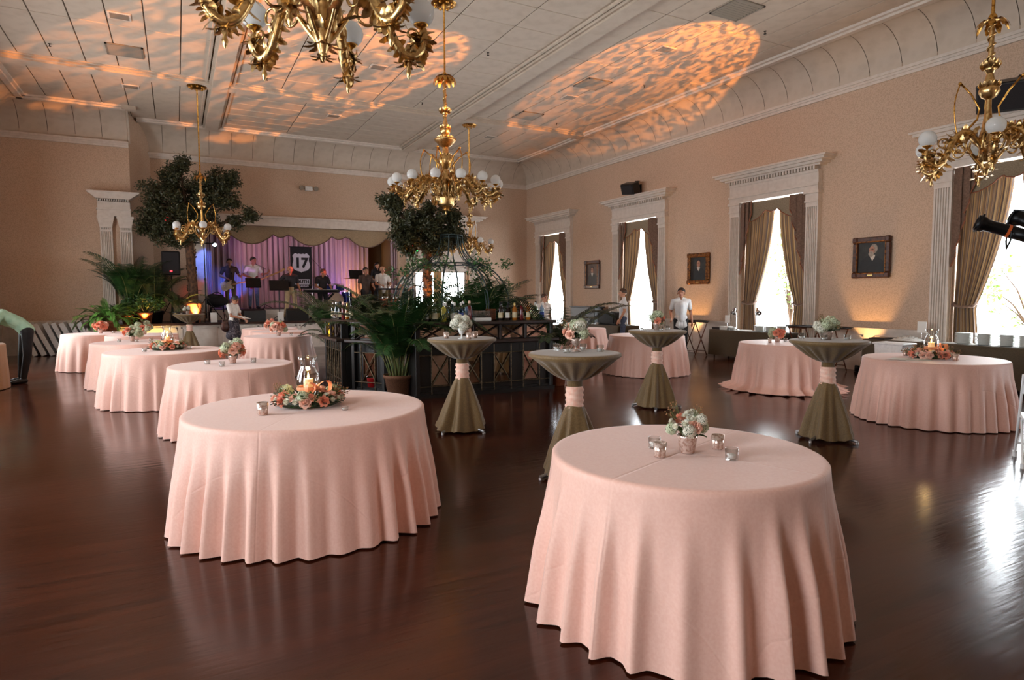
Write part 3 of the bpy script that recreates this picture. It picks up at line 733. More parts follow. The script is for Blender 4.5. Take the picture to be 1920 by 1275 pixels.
# ------------------------------------------------------------------ round tables under floor-length cloths
def tablecloth(r, h, seed, nth=168, ns=22, nf=26, flare=.085, amp=.06, puddle=0.0):
    rg = random.Random(seed); b = MB()
    ph = [rg.uniform(0, 2*PI) for _ in range(6)]
    def fold(a):
        q = nf*a + .9*math.sin(2*a+ph[0]) + .7*math.sin(5*a+ph[1]) + .5*math.sin(3*a+ph[3])
        f = math.cos(q); f = (1-2*(1-(f*.5+.5))**.8)*.8+.2*math.cos(2*q+ph[2])
        return f*(.72+.28*math.sin(4*a+ph[4])+.2*math.sin(7*a+ph[5]))
    F = [fold(2*PI*k/nth) for k in range(nth)]
    drop = h-.012
    rings = []
    for rr in (0.02, r*.3, r*.6, r*.85, r*.96, r-.012): rings.append(('t', rr))
    rings.append(('e', .5))
    for j in range(ns+1): rings.append(('s', j/ns))
    P = []; U = []
    for k in range(nth):
        a = 2*PI*k/nth; c, s_ = math.cos(a), math.sin(a); col = []; uc = []
        for kind, q in rings:
            if kind == 't': R, z, flat = q, h+.004, q
            elif kind == 'e': R, z, flat = r-.003, h-.001, r
            else:
                t = q; e = min(1, t*1.6); A = amp*(e*e*(3-2*e))*(.55+.45*t)
                R = r + .004 + flare*(t**1.05) + A*(F[k]+.25)
                z = h-.012-drop*t*(1-.012*(F[k] if t > .9 else 0)) + (.003 if t < 1 else .0)
                if puddle and t > .86: R += puddle*((t-.86)/.14)**1.5*(1+.5*F[k]); z += .02*((t-.86)/.14)*(1+F[k])
                flat = r+drop*t
            col.append((R*c, R*s_, max(z, .012))); uc.append((flat*c, flat*s_))
        P.append(col); U.append(uc)
    b.grid(P, 0, True, cu=True, uv=U)
    b.add(P_top(P), [tuple(range(nth))], 0, True, [(p[0], p[1]) for p in P_top(P)])
    return b
def P_top(P): return [c[0] for c in P]
_tt = {}
KT, TH = .9385, .817             # round tables: scale about the camera for positions and radii; height of tops
def round_table(x, y, r, label):
    t = thing('round_table', label, 'table', (x, y, 0), 0)
    key = round(r, 2)
    if key not in _tt:
        a = MB(); a.lathe([(.001, TH-.032), (r-.03, TH-.032), (r-.02, TH-.022), (r-.02, TH-.012), (r-.03, TH-.005), (.001, TH-.005)], 40)
        l = MB(); l.tube([(r*.62, 0, TH-.032), (r*.66, 0, .02), (r*.66, 0, 0)], .018, 8); l.lathe([(.024, 0), (.024, .03), (.018, .04)], 10, (r*.66, 0, 0))
        _tt[key] = (a.mesh('tabletop', ['ply']), l.mesh('leg', ['leg']))
    o = bpy.data.objects.new('tabletop', _tt[key][0]); C.objects.link(o); o.parent = t
    for k in range(4):
        o = bpy.data.objects.new('leg', _tt[key][1]); C.objects.link(o); o.parent = t; o.rotation_euler = (0, 0, PI/4+k*PI/2+.3)
    return t
TABLES = [
 ('A', 2.604, 2.762, .77, 'nearest on the right, with a small vase and four votives', 26),
 ('B', .931, 5.371, .945, 'large one nearest on the left, with a candle wreath', 34),
 ('C', .624, 9.255, .77, 'behind the nearest left wreath table, with a rose vase', 28),
 ('D', -.2, 12.2, .91, 'third back on the left, with a lit candle wreath', 30),
 ('E', -.75, 14.75, .79, 'fourth back on the left, with a round mixed bouquet', 26),
 ('F', -.76, 17.5, .76, 'in front of the amber glowing stage front', 26),
 ('G', -1.72, 18.6, .8, 'leftmost, beside the leaning white boards', 24),
 ('H', 2.03, 15.35, .73, 'front one of the three before the stage steps', 26),
 ('I', 2.32, 17.3, .69, 'middle one of the three before the stage', 26),
 ('J', 2.3, 18.95, .73, 'rearmost of the three close to the stage', 26),
 ('K', 9.487, 5.105, .883, 'at the right edge, with papers and a candle wreath', 32),
 ('L', 10.15, 8.15, .8, 'puddling on the floor in front of the third window', 24),
 ('M', 9.42, 11.25, .84, 'behind the third olive cocktail table', 30),
 ('N', 9.8, 14.5, .7, 'far right, in front of the upright piano', 24),
]
for i, (k, x, y, r, lab, nf) in enumerate(TABLES):
    x, y, r = x*KT, y*KT, r*KT
    near = k in 'AB'; mid = k in 'CDKLM'
    round_table(x, y, r, 'round table under the pink cloth ' + lab.split(',')[0])
    h = TH
    cb = tablecloth(r, h, 11+i*7, 288 if near else (200 if mid else 144), 26 if near else 16, nf, .09 if near else .085, .062, .16 if k == 'L' else 0)
    cl = obj('tablecloth', cb, 'pink', loc=(x, y, 0), rot=(0, 0, .35+i*.7))
    tag(cl, 'blush pink round tablecloth ' + lab, 'tablecloth', 'pink round tablecloths')
# beige-clothed table at the left edge
round_table(-3.62, 14.55, .8, 'round table at the far left under a beige cloth')
tag(obj('tablecloth', tablecloth(.8, TH, 99, 144, 16, 22, .03, .012), 'cream', loc=(-3.62, 14.55, 0)), 'beige round tablecloth at the left edge beside the bending man', 'tablecloth')

# ------------------------------------------------------------------ tall cocktail tables in tied olive cloths
COCK = [(3.1, 7.18, 'beside the bar front', 0), (3.22, 4.85, 'nearest the camera', 1.1), (6.29, 7.27, 'in front of the two cooks', 2.0), (6.63, 4.71, 'at the right edge', 2.9), (.3, 20.85, 'far back at the stage', .4)]
def cocktail(x, y, where, ph, i):
    H = 1.15
    t = thing('cocktail_table', 'steel-footed cocktail table under olive cloth ' + where, 'table', (x, y, 0), ph)
    a = MB(); a.lathe([(.001, H-.03), (.4, H-.03), (.405, H-.02), (.405, H-.012), (.4, H-.006), (.001, H-.006)], 36); obj('tabletop', a, 'ply', t)
    a = MB(); a.lathe([(.03, .05), (.03, H-.03)], 12); obj('pole', a, 'steel', t)
    for k in range(4):
        f = MB(); T = rotz(k*PI/2+.4)
        pts = [T @ Vector(p) for p in ((.02, 0, .09), (.2, 0, .055), (.36, 0, .025))]
        f.tube(pts, [.03, .024, .018], 8, flat=.7); f.lathe([(.018, 0), (.018, .02), (.01, .024)], 8, tuple(T @ Vector((.35, 0, 0))))
        obj('foot', f, 'steel', t)
    rg = random.Random(40+i); b = MB(); n = 180; p1, p2 = rg.uniform(0, 6), rg.uniform(0, 6); nf = 17
    trail = rg.uniform(0, 2*PI) if i != 0 else PI
    P = []
    for k in range(n):
        a = 2*PI*k/n; c, s_ = math.cos(a), math.sin(a); col = []
        q = nf*a+.8*math.sin(2*a+p1)+.6*math.sin(3*a+p2); f = math.cos(q)
        for rr in (.02, .2, .36, .412): col.append((rr*c, rr*s_, H+.002))
        col += [(.424*c, .424*s_, H-.004), (.426*c, .426*s_, H-.028)]
        for j in range(1, 11):
            u = j/10; R = .424-(.424-.072)*(u**.82); z = H-.028-.225*(1-(1-u)**1.55)
            R *= 1+.075*f*math.sin(PI*min(1, u*1.15))**.7*(.5+u*.8); col.append((R*c, R*s_, z))
        col.append(((.068)*c, .068*s_, .8)); col.append((.068*c, .068*s_, .68))
        for j in range(1, 15):
            u = j/14; g = math.cos(6*a+1.2*math.sin(a+p1)+p2)*.6+.4*math.cos(11*a+p2+math.sin(2*a))
            R = .07+.2*(u**.8)+.055*g*min(1, u*1.4)+(.07*max(0, math.cos(a-trail))**3*(u**3))
            z = .68-.655*u+ (.03*max(0, g)*(u > .92)); col.append((R*c, R*s_, max(z, .014)))
        P.append(col)
    b.grid(P, 0, True, cu=True); b.add([p[0] for p in P], [tuple(range(n))], 0)
    cl = obj('cocktail_tablecloth', b, 'olive', loc=(x, y, 0)); tag(cl, 'olive cloth with a peach sash on the cocktail table ' + where, 'tablecloth', 'olive cocktail tablecloths')
    sb = MB(); S = []
    for k in range(36):
        a = 2*PI*k/36; S.append([((.082+.007*math.sin(j*2.1+2*a+i)+.004*math.sin(3*a+j))*math.cos(a), (.082+.007*math.sin(j*2.1+2*a+i))*math.sin(a), .645+.2*j/12) for j in range(13)])
    sb.grid(S, 0, True, cu=True); obj('sash', sb, 'rose', cl, label='peach sash')
for i, c in enumerate(COCK): cocktail(c[0], c[1], c[2], c[3], i)

# ------------------------------------------------------------------ flowers
def petal(mb, T, w, l, curl, m=0, n=3):
    P = []
    for i in range(n+1):
        u = i/n; row = []
        for j in range(3):
            v = (j-1); ww = w*math.sin(PI*(.18+.72*u))**.8
            row.append(T @ Vector((v*ww*.5, l*u*math.cos(curl*u), l*u*math.sin(curl*u)+.25*ww*v*v)))
        P.append(row)
    mb.grid(P, m, True)
def rose_mesh(mt):
    b = MB()
    for ring, (n, tilt, l, w, rr) in enumerate(((3, 1.5, .62, .75, .05), (4, 1.38, .68, .9, .13), (5, 1.2, .74, 1.02, .22), (6, .95, .76, 1.1, .3), (6, .6, .7, 1.1, .34))):
        for k in range(n):
            a = 2*PI*k/n+ring*.5
            T = rotz(a) @ Matrix.Translation((0, rr, -.1*ring)) @ Matrix.Rotation(tilt, 4, 'X')
            petal(b, T, w, l, .45-.3*ring, 0, 4)
    b.lathe([(.001, -.45), (.16, -.35), (.24, -.1), (.2, .1), (.13, .42), (.04, .46), (.001, .3)], 10, cap=False)
    return b.mesh('rose', [mt])
def mum_mesh():
    b = MB()
    for ring, (n, tilt, l) in enumerate(((6, 1.2, .55), (9, .8, .7), (12, .4, .8), (12, .0, .8))):
        for k in range(n): petal(b, rotz(2*PI*k/n+ring*.3) @ Matrix.Translation((0, .08, -.05*ring)) @ Matrix.Rotation(tilt, 4, 'X'), .3, l, .5, 0, 2)
    b.ball((0, 0, .1), (.3, .3, .3), 8, 6, 0); b.ball((0, 0, .32), (.13, .13, .1), 6, 4, 1)
    return b.mesh('mum', ['white_petal', 'hydrangea'])
def hydrangea_mesh(seed, m='hydrangea'):
    b = MB(); rg = random.Random(seed); b.ball((0, 0, 0), .6, 12, 8, 1)
    for i in range(84):
        z = 1-2*(i+.5)/84*.92; a = i*2.39996; r = math.sqrt(max(0, 1-z*z)); d = Vector((r*math.cos(a), r*math.sin(a), z))
        T = Matrix.Translation(d*rg.uniform(.68, .84)) @ (d+Vector((rg.gauss(0, .3), rg.gauss(0, .3), rg.gauss(0, .3)))).to_track_quat('Z', 'Y').to_matrix().to_4x4() @ rotz(rg.random()*6)
        for k in range(4):
            c_, s_ = math.cos(k*PI/2), math.sin(k*PI/2); q = [(0, 0, .05), (.17*c_-.085*s_, .17*s_+.085*c_, .1), (.29*c_, .29*s_, .05), (.17*c_+.085*s_, .17*s_-.085*c_, .1)]
            b.add([T @ Vector(p) for p in q], [(0, 3, 2, 1)], 0, True)
    return b.mesh('hydrangea', [m, 'leaf'])
def leaf_mesh(mt='leaf', name='leaf'):
    b = MB(); P = []
    for i in range(7):
        u = i/6; w = .26*math.sin(PI*min(1, u*.94+.06))**.8
        P.append([(-w, u, .12*math.sin(u*2.4)+.07), (0, u, .12*math.sin(u*2.4)), (w, u, .12*math.sin(u*2.4)+.07)])
    b.grid(P, 0, True); b.tube([(0, -.25, -.05), (0, 0, 0)], .02, 4); return b.mesh(name, [mt])
def bud_mesh():
    b = MB(); rg = random.Random(3)
    for i in range(14):
        a = rg.random()*6.28; t = rg.uniform(.2, 1); e = Vector((.4*t*math.cos(a), .4*t*math.sin(a), .5+.6*rg.random()))
        b.tube([(0, 0, 0), e*.6, e], .014, 4, 0); b.ball(tuple(e), .055, 6, 4, 1)
    return b.mesh('bud_spray', ['stem', 'berry'])
FL = {'rose': rose_mesh('rose'), 'coral': rose_mesh('coral'), 'mum': mum_mesh(), 'hyd': hydrangea_mesh(1), 'hydw': hydrangea_mesh(2, 'white_petal'), 'leaf': leaf_mesh(), 'leafd': leaf_mesh('leafdark'), 'bud': bud_mesh()}
NAMES = {'rose': 'rose', 'coral': 'rose', 'mum': 'mum', 'hyd': 'hydrangea', 'hydw': 'hydrangea', 'leaf': 'leaf', 'leafd': 'leaf', 'bud': 'bud_spray'}
def flower(kind, parent, p, d, s, spin=0):
    o = bpy.data.objects.new(NAMES[kind], FL[kind]); C.objects.link(o); o.parent = parent
    o.location = p; o.rotation_euler = (Vector(d).to_track_quat('Z', 'Y') @ Matrix.Rotation(spin, 3, 'Z').to_quaternion()).to_euler(); o.scale = (s, s, s)
    return o
def leafat(parent, p, d, s, kind='leaf', rg=rnd):
    """a leaf pointing outwards along d"""
    o = bpy.data.objects.new('leaf', FL[kind]); C.objects.link(o); o.parent = parent; o.location = p
    o.rotation_euler = Vector(d).to_track_quat('Y', 'Z').to_euler(); o.scale = (s, s, s)

def vase_mesh(kind):
    b = MB()
    if kind == 'cup':      # tapered glass or mercury cup
        pr = [(.001, .0), (.036, .0), (.04, .006), (.052, .085), (.056, .1), (.052, .1), (.047, .085), (.035, .012), (.001, .012)]
    elif kind == 'goblet':
        pr = [(.001, 0), (.045, 0), (.045, .006), (.012, .016), (.01, .05), (.03, .065), (.042, .1), (.046, .13), (.042, .13), (.036, .1), (.001, .075)]
    else:                  # small bucket
        pr = [(.001, 0), (.034, 0), (.036, .004), (.046, .1), (.05, .115), (.046, .115), (.032, .01), (.001, .01)]
    b.lathe(pr, 24, cap=False); return b
def arrangement(x, y, z, kind, vm, label, size, comp, seed, R=.075, group='flower vases on the tables'):
    """a low bouquet in a vase: comp = list of (flower kind, count, size)"""
    if z < 1: x, y = x*KT, y*KT
    t = thing('flower_vase', label, 'flowers', (x, y, z), 0, group)
    obj('vase', vase_mesh(kind), vm, t); rg = random.Random(seed)
    top = .13 if kind == 'goblet' else .1
    S = MB()
    for k in range(9):
        a = k*.7; S.tube([(.012*math.cos(a), .012*math.sin(a), .015 if kind != 'goblet' else .08), (.03*math.cos(a), .03*math.sin(a), top), (.05*math.cos(a), .05*math.sin(a), top+.03)], .003, 4)
    obj('stems', S, 'stem', t)['kind'] = 'stuff'
    items = [k for k, n, s in comp for _ in range(n)]; sz = {k: s for k, n, s in comp}; N = len(items); rg.shuffle(items)
    for i, k in enumerate(items):
        u = (i+.5)/N; el = math.acos(1-u*1.05) if u < .96 else 1.55; a = i*2.39996+seed
        d = Vector((math.sin(el)*math.cos(a), math.sin(el)*math.sin(a), math.cos(el)+.12)); p = Vector((0, 0, top+.02)) + d*R*size*(.85+.3*rg.random())
        flower(k, t, p, d, sz[k]*size*rg.uniform(.85, 1.1), rg.random()*6)
    for i in range(9):
        a = i*2*PI/9+seed; d = Vector((math.cos(a), math.sin(a), rg.uniform(-.1, .5))); leafat(t, Vector((0, 0, top))+d*.03, d, .075*size, 'leaf', rg)
    return t
def votive_mesh(kind):
    b = MB(); m = 'mercury' if kind == 'mercury' else 'glass'
    pr = [(.001, 0), (.027, 0), (.03, .005), (.036, .08), (.033, .08), (.026, .008), (.001, .008)] if kind == 'mercury' else [(.001, 0), (.032, 0), (.034, .004), (.034, .062), (.0315, .062), (.031, .008), (.001, .008)]
    b.lathe(pr, 20, cap=False); g = b.mesh('glass_cup', [m])
    c = MB(); c.lathe([(.001, .009), (.022, .009), (.022, .026), (.02, .028), (.004, .026), (.001, .026)], 14, cap=False); c.tube([(0, 0, .025), (0, 0, .034)], .0012, 4)
    return g, c.mesh('tealight', ['waxwhite'])
VM = {k: votive_mesh(k) for k in ('mercury', 'clear')}
def votive(x, y, z, kind, label, s=1.0):
    if z < 1: x, y = x*KT, y*KT
    t = thing('votive_holder', label, 'candle', (x, y, z), 0, 'votive candles on the tables'); t.scale = (s, s, s)
    for nm, me in zip(('glass_cup', 'tealight'), VM[kind]):
        o = bpy.data.objects.new(nm, me); C.objects.link(o); o.parent = t
TZ = TH+.0055
arrangement(2.589, 2.72, TZ, 'cup', 'mercury', 'small vase of white mums and a peach rose on the nearest right table', 1.0, [('hydw', 3, .04), ('hyd', 2, .038), ('mum', 9, .027), ('rose', 1, .046), ('coral', 1, .042), ('bud', 4, .07)], 1, .08)
for (x, y, k, lab) in ((2.384, 2.72, 'mercury', 'left mercury glass votive in front of the vase on the nearest right table'), (2.5, 2.9, 'clear', 'clear glass votive half behind the vase on the nearest right table'), (2.81, 2.7, 'mercury', 'rose-gold mercury votive right of the vase on the nearest right table'), (2.575, 2.485, 'clear', 'clear votive closest to the camera on the nearest right table')):
    votive(x+(.12 if 'closest' in lab else 0), y, TZ, k, lab)
arrangement(.64, 9.35, TZ, 'cup', 'mercury', 'mixed rose vase on the second left table', 1.35, [('coral', 4, .05), ('rose', 3, .05), ('hyd', 4, .055), ('mum', 4, .03), ('bud', 2, .06)], 2, .09)
for (x, y, lab) in ((.333, 9.395, 'left'), (.49, 9.0, 'front'), (.9, 9.3, 'right')): votive(x, y, TZ, 'clear', f'{lab} clear votive beside the rose vase on the second left table')
arrangement(-.83, 14.9, TZ, 'cup', 'mercury', 'green and white bouquet on the fourth table back on the left', 1.45, [('hyd', 5, .055), ('coral', 2, .045), ('rose', 2, .045), ('mum', 4, .03)], 3, .085)
for (x, y, lab) in ((-1.05, 14.85, 'left'), (-.74, 14.65, 'front'), (-.5, 14.95, 'right')): votive(x, y, TZ, 'clear', f'{lab} clear votive beside the green and white bouquet')
arrangement(-.72, 17.5, TZ, 'cup', 'mercury', 'small bouquet silhouetted against the amber glowing stage front', 1.5, [('hyd', 5, .055), ('coral', 5, .045), ('bud', 2, .06)], 4, .085)
arrangement(-1.7, 18.6, TZ, 'cup', 'mercury', 'peach rose bouquet on the leftmost pink table', 1.5, [('coral', 6, .05), ('rose', 5, .05), ('bud', 2, .05)], 5, .085)
votive(-1.42, 18.5, TZ, 'clear', 'clear votive on the leftmost pink table')
arrangement(2.03, 15.25, TZ, 'cup', 'mercury', 'orange rose bouquet on the front table before the stage', 1.6, [('coral', 6, .05), ('rose', 4, .05), ('hyd', 4, .05)], 6, .09)
votive(2.3, 15.2, TZ, 'clear', 'clear votive beside the orange rose bouquet before the stage')
arrangement(2.13, 17.4, TZ, 'cup', 'mercury', 'peach bouquet on the middle table before the stage', 1.5, [('rose', 7, .05), ('coral', 3, .045)], 7, .085)
arrangement(10.13, 8.28, TZ, 'cup', 'mercury', 'rose and hydrangea cup on the table in front of the third window', 1.3, [('coral', 4, .05), ('hyd', 4, .055), ('bud', 2, .05)], 8, .085)
votive(9.83, 8.2, TZ, 'mercury', 'left votive on the table before the third window'); votive(10.31, 8.24, TZ, 'clear', 'right votive on the table before the third window')
CZ = 1.1535
arrangement(3.04, 7.05, CZ, 'goblet', 'white_plastic', 'white hydrangea goblet on the cocktail table by the bar', 1.15, [('hydw', 7, .062)], 9, .075)
for (x, y, lab) in ((2.9, 7.2, 'left'), (3.08, 6.93, 'middle'), (3.25, 7.12, 'right')): votive(x, y, CZ, 'mercury', f'{lab} mercury votive on the cocktail table by the bar')
arrangement(3.28, 4.92, CZ, 'goblet', 'mercury', 'white hydrangeas with peach roses in a gold goblet on the nearest cocktail table', 1.1, [('hydw', 4, .066), ('hyd', 3, .062), ('rose', 3, .05), ('coral', 1, .045), ('bud', 3, .08)], 10, .085)
for (x, y, lab) in ((3.2, 5.13, 'rear left'), (3.14, 4.86, 'front left'), (3.43, 5.02, 'middle'), (3.47, 4.8, 'right')): votive(x, y, CZ, 'clear', f'{lab} clear votive on the nearest cocktail table')
arrangement(6.33, 7.33, CZ, 'cup', 'mercury', 'white hydrangea and orange rose vase on the third cocktail table', 1.3, [('hyd', 4, .06), ('coral', 2, .045), ('bud', 1, .06)], 11, .085)
for (x, y, lab) in ((6.18, 7.5, 'left'), (6.47, 7.25, 'right'), (6.25, 7.15, 'front')): votive(x, y, CZ, 'clear', f'{lab} clear votive on the third cocktail table')
arrangement(6.66, 4.75, CZ, 'cup', 'mercury', 'white hydrangea vase with orange buds on the right cocktail table', 1.35, [('hyd', 5, .056), ('hydw', 4, .056), ('coral', 1, .04), ('bud', 3, .06)], 12, .075)
for (x, y, lab) in ((6.5, 4.98, 'far left'), (6.55, 4.72, 'left'), (6.82, 4.86, 'rear right'), (6.8, 4.6, 'right')): votive(x, y, CZ, 'clear', f'{lab} clear votive on the right cocktail table')
arrangement(.26, 20.8, CZ, 'cup', 'mercury', 'small white posy on the cocktail table in front of the stage', 1.1, [('hydw', 5, .05)], 13, .07)
votive(.1, 20.75, CZ, 'clear', 'clear votive on the cocktail table in front of the stage')

# ------------------------------------------------------------------ hurricane candles in flower wreaths
def hurricane(x, y, z, label, s=1.0):
    x, y = x*KT, y*KT
    t = thing('hurricane_candle', label, 'candle', (x, y, z), 0, 'hurricane candles'); t.scale = (s, s, s)
    b = MB(); pr = [(.06, 0), (.062, .01), (.07, .07), (.088, .14), (.093, .18), (.082, .24), (.058, .3), (.055, .32), (.064, .35), (.078, .385)]
    b.lathe(pr + [(r-.004, zz) for r, zz in pr[::-1]], 28, cap=False); obj('hurricane_glass', b, 'glass', t)
    c = MB(); c.lathe([(.001, .002), (.037, .002), (.037, .205), (.034, .21), (.01, .202), (.001, .2)], 20, cap=False); obj('candle', c, 'wax', t)
    f = MB(); f.lathe([(.001, .206), (.006, .214), (.008, .226), (.005, .242), (.001, .258)], 10, cap=False); f.tube([(0, 0, .2), (0, 0, .215)], .0015, 4)
    obj('flame', f, 'flame', t)
    light('candle_light', 'POINT', (x, y, z+.235*s), 2.2, (1, .62, .25), shadow_soft_size=.02)
    return t
def wreath(x, y, z, label, seed, R=.2, coral=False):
    x, y = x*KT, y*KT
    t = thing('flower_wreath', label, 'flowers', (x, y, z), 0, 'flower wreaths'); rg = random.Random(seed)
    b = MB(); b.tube(arc((0, 0, .035), R, 0, 2*PI, 30, 'xy')[:-1], .032, 8, closed=True); obj('foam_ring', b, 'leafdark', t)
    for i in range(60):
        a = i*2*PI/60*7; d = Vector((math.cos(a)*rg.uniform(-.3, 1), math.sin(a)*rg.uniform(-.3, 1), rg.uniform(0, .9))).normalized()
        p = Vector((R*math.cos(a), R*math.sin(a), .045))+d*.02; leafat(t, p, (d+Vector((math.cos(a), math.sin(a), 0))*.6).normalized(), rg.uniform(.06, .085), rg.choice(('leaf', 'leaf', 'leafd')))
    for i in range(34):
        a = i*2*PI/34; d = Vector((math.cos(a), math.sin(a), rg.uniform(-.25, .1))).normalized(); leafat(t, Vector((R*math.cos(a), R*math.sin(a), .03))+d*.015, d, rg.uniform(.06, .08), rg.choice(('leaf', 'leafd')))
    seq = ['rose', 'hyd', 'coral', 'mum', 'mum', 'rose', 'bud', 'coral', 'mum', 'hyd', 'mum', 'rose', 'bud', 'coral', 'mum', 'mum', 'hyd', 'rose', 'bud', 'mum', 'coral', 'mum']
    sz = {'rose': .054, 'coral': .05, 'hyd': .06, 'mum': .036, 'bud': .085}
    for lay, (off, el) in enumerate(((.05, .35), (.0, 1.3))):
        for i, k in enumerate(seq):
            a = (i+.5*lay)*2*PI/len(seq)+seed+lay*.9
            if coral and k in ('hyd', 'mum') and (i+lay) % 3: k = rg.choice(('coral', 'rose', 'bud'))
            if k == 'hyd' and lay == 0: k = 'mum'
            d = Vector((math.cos(a)*math.cos(el), math.sin(a)*math.cos(el), math.sin(el)))
            flower(k, t, Vector((R*math.cos(a), R*math.sin(a), .045))+d*(.045+.01*rg.random()), d+Vector((0, 0, .1)), sz[k]*rg.uniform(.85, 1.12), rg.random()*6)
    return t
def ribbon(x, y, z, label, rz=0):
    x, y = x*KT, y*KT
    t = thing('ribbon_bow', label, 'ribbon', (x, y, z), rz, 'ribbon bows on the hurricane candles')
    b = MB()
    b.tube([(.085*math.cos(a), .085*math.sin(a), .0) for a in [2*PI*k/24 for k in range(24)]], .018, 6, closed=True, flat=.25)
    obj('band', b, 'ribbon', t)
    for s in (-1, 1):
        l = MB(); P = []
        for i in range(13):
            a = 2*PI*i/12; u = (1-math.cos(a))/2; xx = s*.11*u; zz = .045*math.sin(a)*(.4+u)+.012
            P.append([(xx, -.09-.02*u, zz), (xx, -.125-.035*u, zz+.01)])
        l.grid(P, 0, True); obj('loop', l, 'ribbon', t)
        e = MB(); e.grid([[(s*.01, -.1, .0), (s*.02, -.13, .0)], [(s*.06, -.13, -.02), (s*.075, -.165, -.015)], [(s*.1, -.15, -.045), (s*.13, -.18, -.04)]], 0, True); obj('tail', e, 'ribbon', t)
    k = MB(); k.ball((0, -.11, .01), (.022, .02, .022), 8, 6); obj('knot', k, 'ribbon', t)
for (x, y, nm, cor, rz) in ((.95, 5.45, 'the large near left table', False, .4), (-.17, 12.3, 'the third table back on the left', False, 0), (9.45, 5.12, 'the table at the right edge', True, .9)):
    wreath(x, y, TZ, 'low rose and mum wreath round the candle on ' + nm, 3 if not cor else 5, .2, cor)
    hurricane(x, y, TZ, 'lit pillar candle in a flared hurricane glass on ' + nm)
    ribbon(x, y, TZ+.135, 'peach ribbon bow round the hurricane glass on ' + nm, rz)
votive(.555, 5.166, TZ, 'mercury', 'mercury glass votive left of the wreath on the large near left table', 1.15)
t = thing('tealight_cup', 'low clear tealight right of the wreath on the large near left table', 'candle', (1.16*KT, 5.06*KT, TZ))
b = MB(); b.lathe([(.001, 0), (.022, 0), (.025, .004), (.027, .028), (.024, .028), (.021, .006), (.001, .006)], 18, cap=False); obj('glass_cup', b, 'glass', t); b = MB(); b.lathe([(.001, .007), (.018, .007), (.018, .018), (.001, .019)], 12, cap=False); obj('tealight', b, 'waxwhite', t)
votive(-.5, 11.98, TZ, 'clear', 'clear votive left of the wreath on the third left table'); votive(.16, 12.25, TZ, 'clear', 'clear votive right of the wreath on the third left table')
votive(9.36, 4.75, TZ, 'mercury', 'silver votive right of the wreath on the table at the right edge', 1.1); votive(9.5, 5.5, TZ, 'mercury', 'small votive behind the papers on the table at the right edge')
# papers on the right-edge table
for i, (dx, dy, rz) in enumerate(((0, 0, .5), (.09, -.1, .9), (-.08, .07, .2))):
    b = MB(); b.bbox((0, 0, 0), (.3, .215, .0018), .0005); P = []
    tag(obj('paper_sheet', b, 'paper', loc=((8.98+dx)*KT, (5.17+dy)*KT, TZ+.002+i*.0025), rot=(0, 0, rz)), ('lowest sheet of plain white paper in the pile on the right-edge table', 'middle sheet of white paper on the right-edge table', 'top sheet of white paper on the right-edge table')[i], 'paper', 'papers on the right-edge table')
# ------------------------------------------------------------------ gilded chandeliers
def acanthus(b, p, d, up, l, w, curl=1.2, m=0):
    """a curling, lobed leaf from p along d, curling towards up"""
    p, d, up = Vector(p), Vector(d).normalized(), Vector(up).normalized(); s = d.cross(up).normalized(); P = []
    for i in range(6):
        u = i/5; a = curl*u*u; q = p + d*(l*(u-.18*curl*u*u*u)) + up*(l*.42*curl*u*u)
        ww = w*(math.sin(PI*min(.93, .16+.77*u))**.6)*(1+.16*math.cos(u*5*PI))
        P.append([q-s*ww*.5-up*ww*.2, q+up*ww*.04, q+s*ww*.5-up*ww*.2])
    b.grid(P, m, True)
def spiral(c, r0, a0, turns, n=16, sgn=1, grow=.25):
    """a flat scroll in the r-z plane (x, z)"""
    return [(c[0]+r0*(1-(1-grow)*i/n)*math.cos(a0+sgn*turns*2*PI*i/n), 0, c[1]+r0*(1-(1-grow)*i/n)*math.sin(a0+sgn*turns*2*PI*i/n)) for i in range(n+1)]
def smooth_path(pts, k=4):
    pts = [Vector(p) for p in pts]; out = []
    for i in range(len(pts)-1):
        p0, p1, p2, p3 = pts[max(0, i-1)], pts[i], pts[i+1], pts[min(len(pts)-1, i+2)]
        for j in range(k):
            t = j/k; out.append(.5*((2*p1)+(p2-p0)*t+(2*p0-5*p1+4*p2-p3)*t*t+(3*p1-p0-3*p2+p3)*t**3))
    out.append(pts[-1]); return out
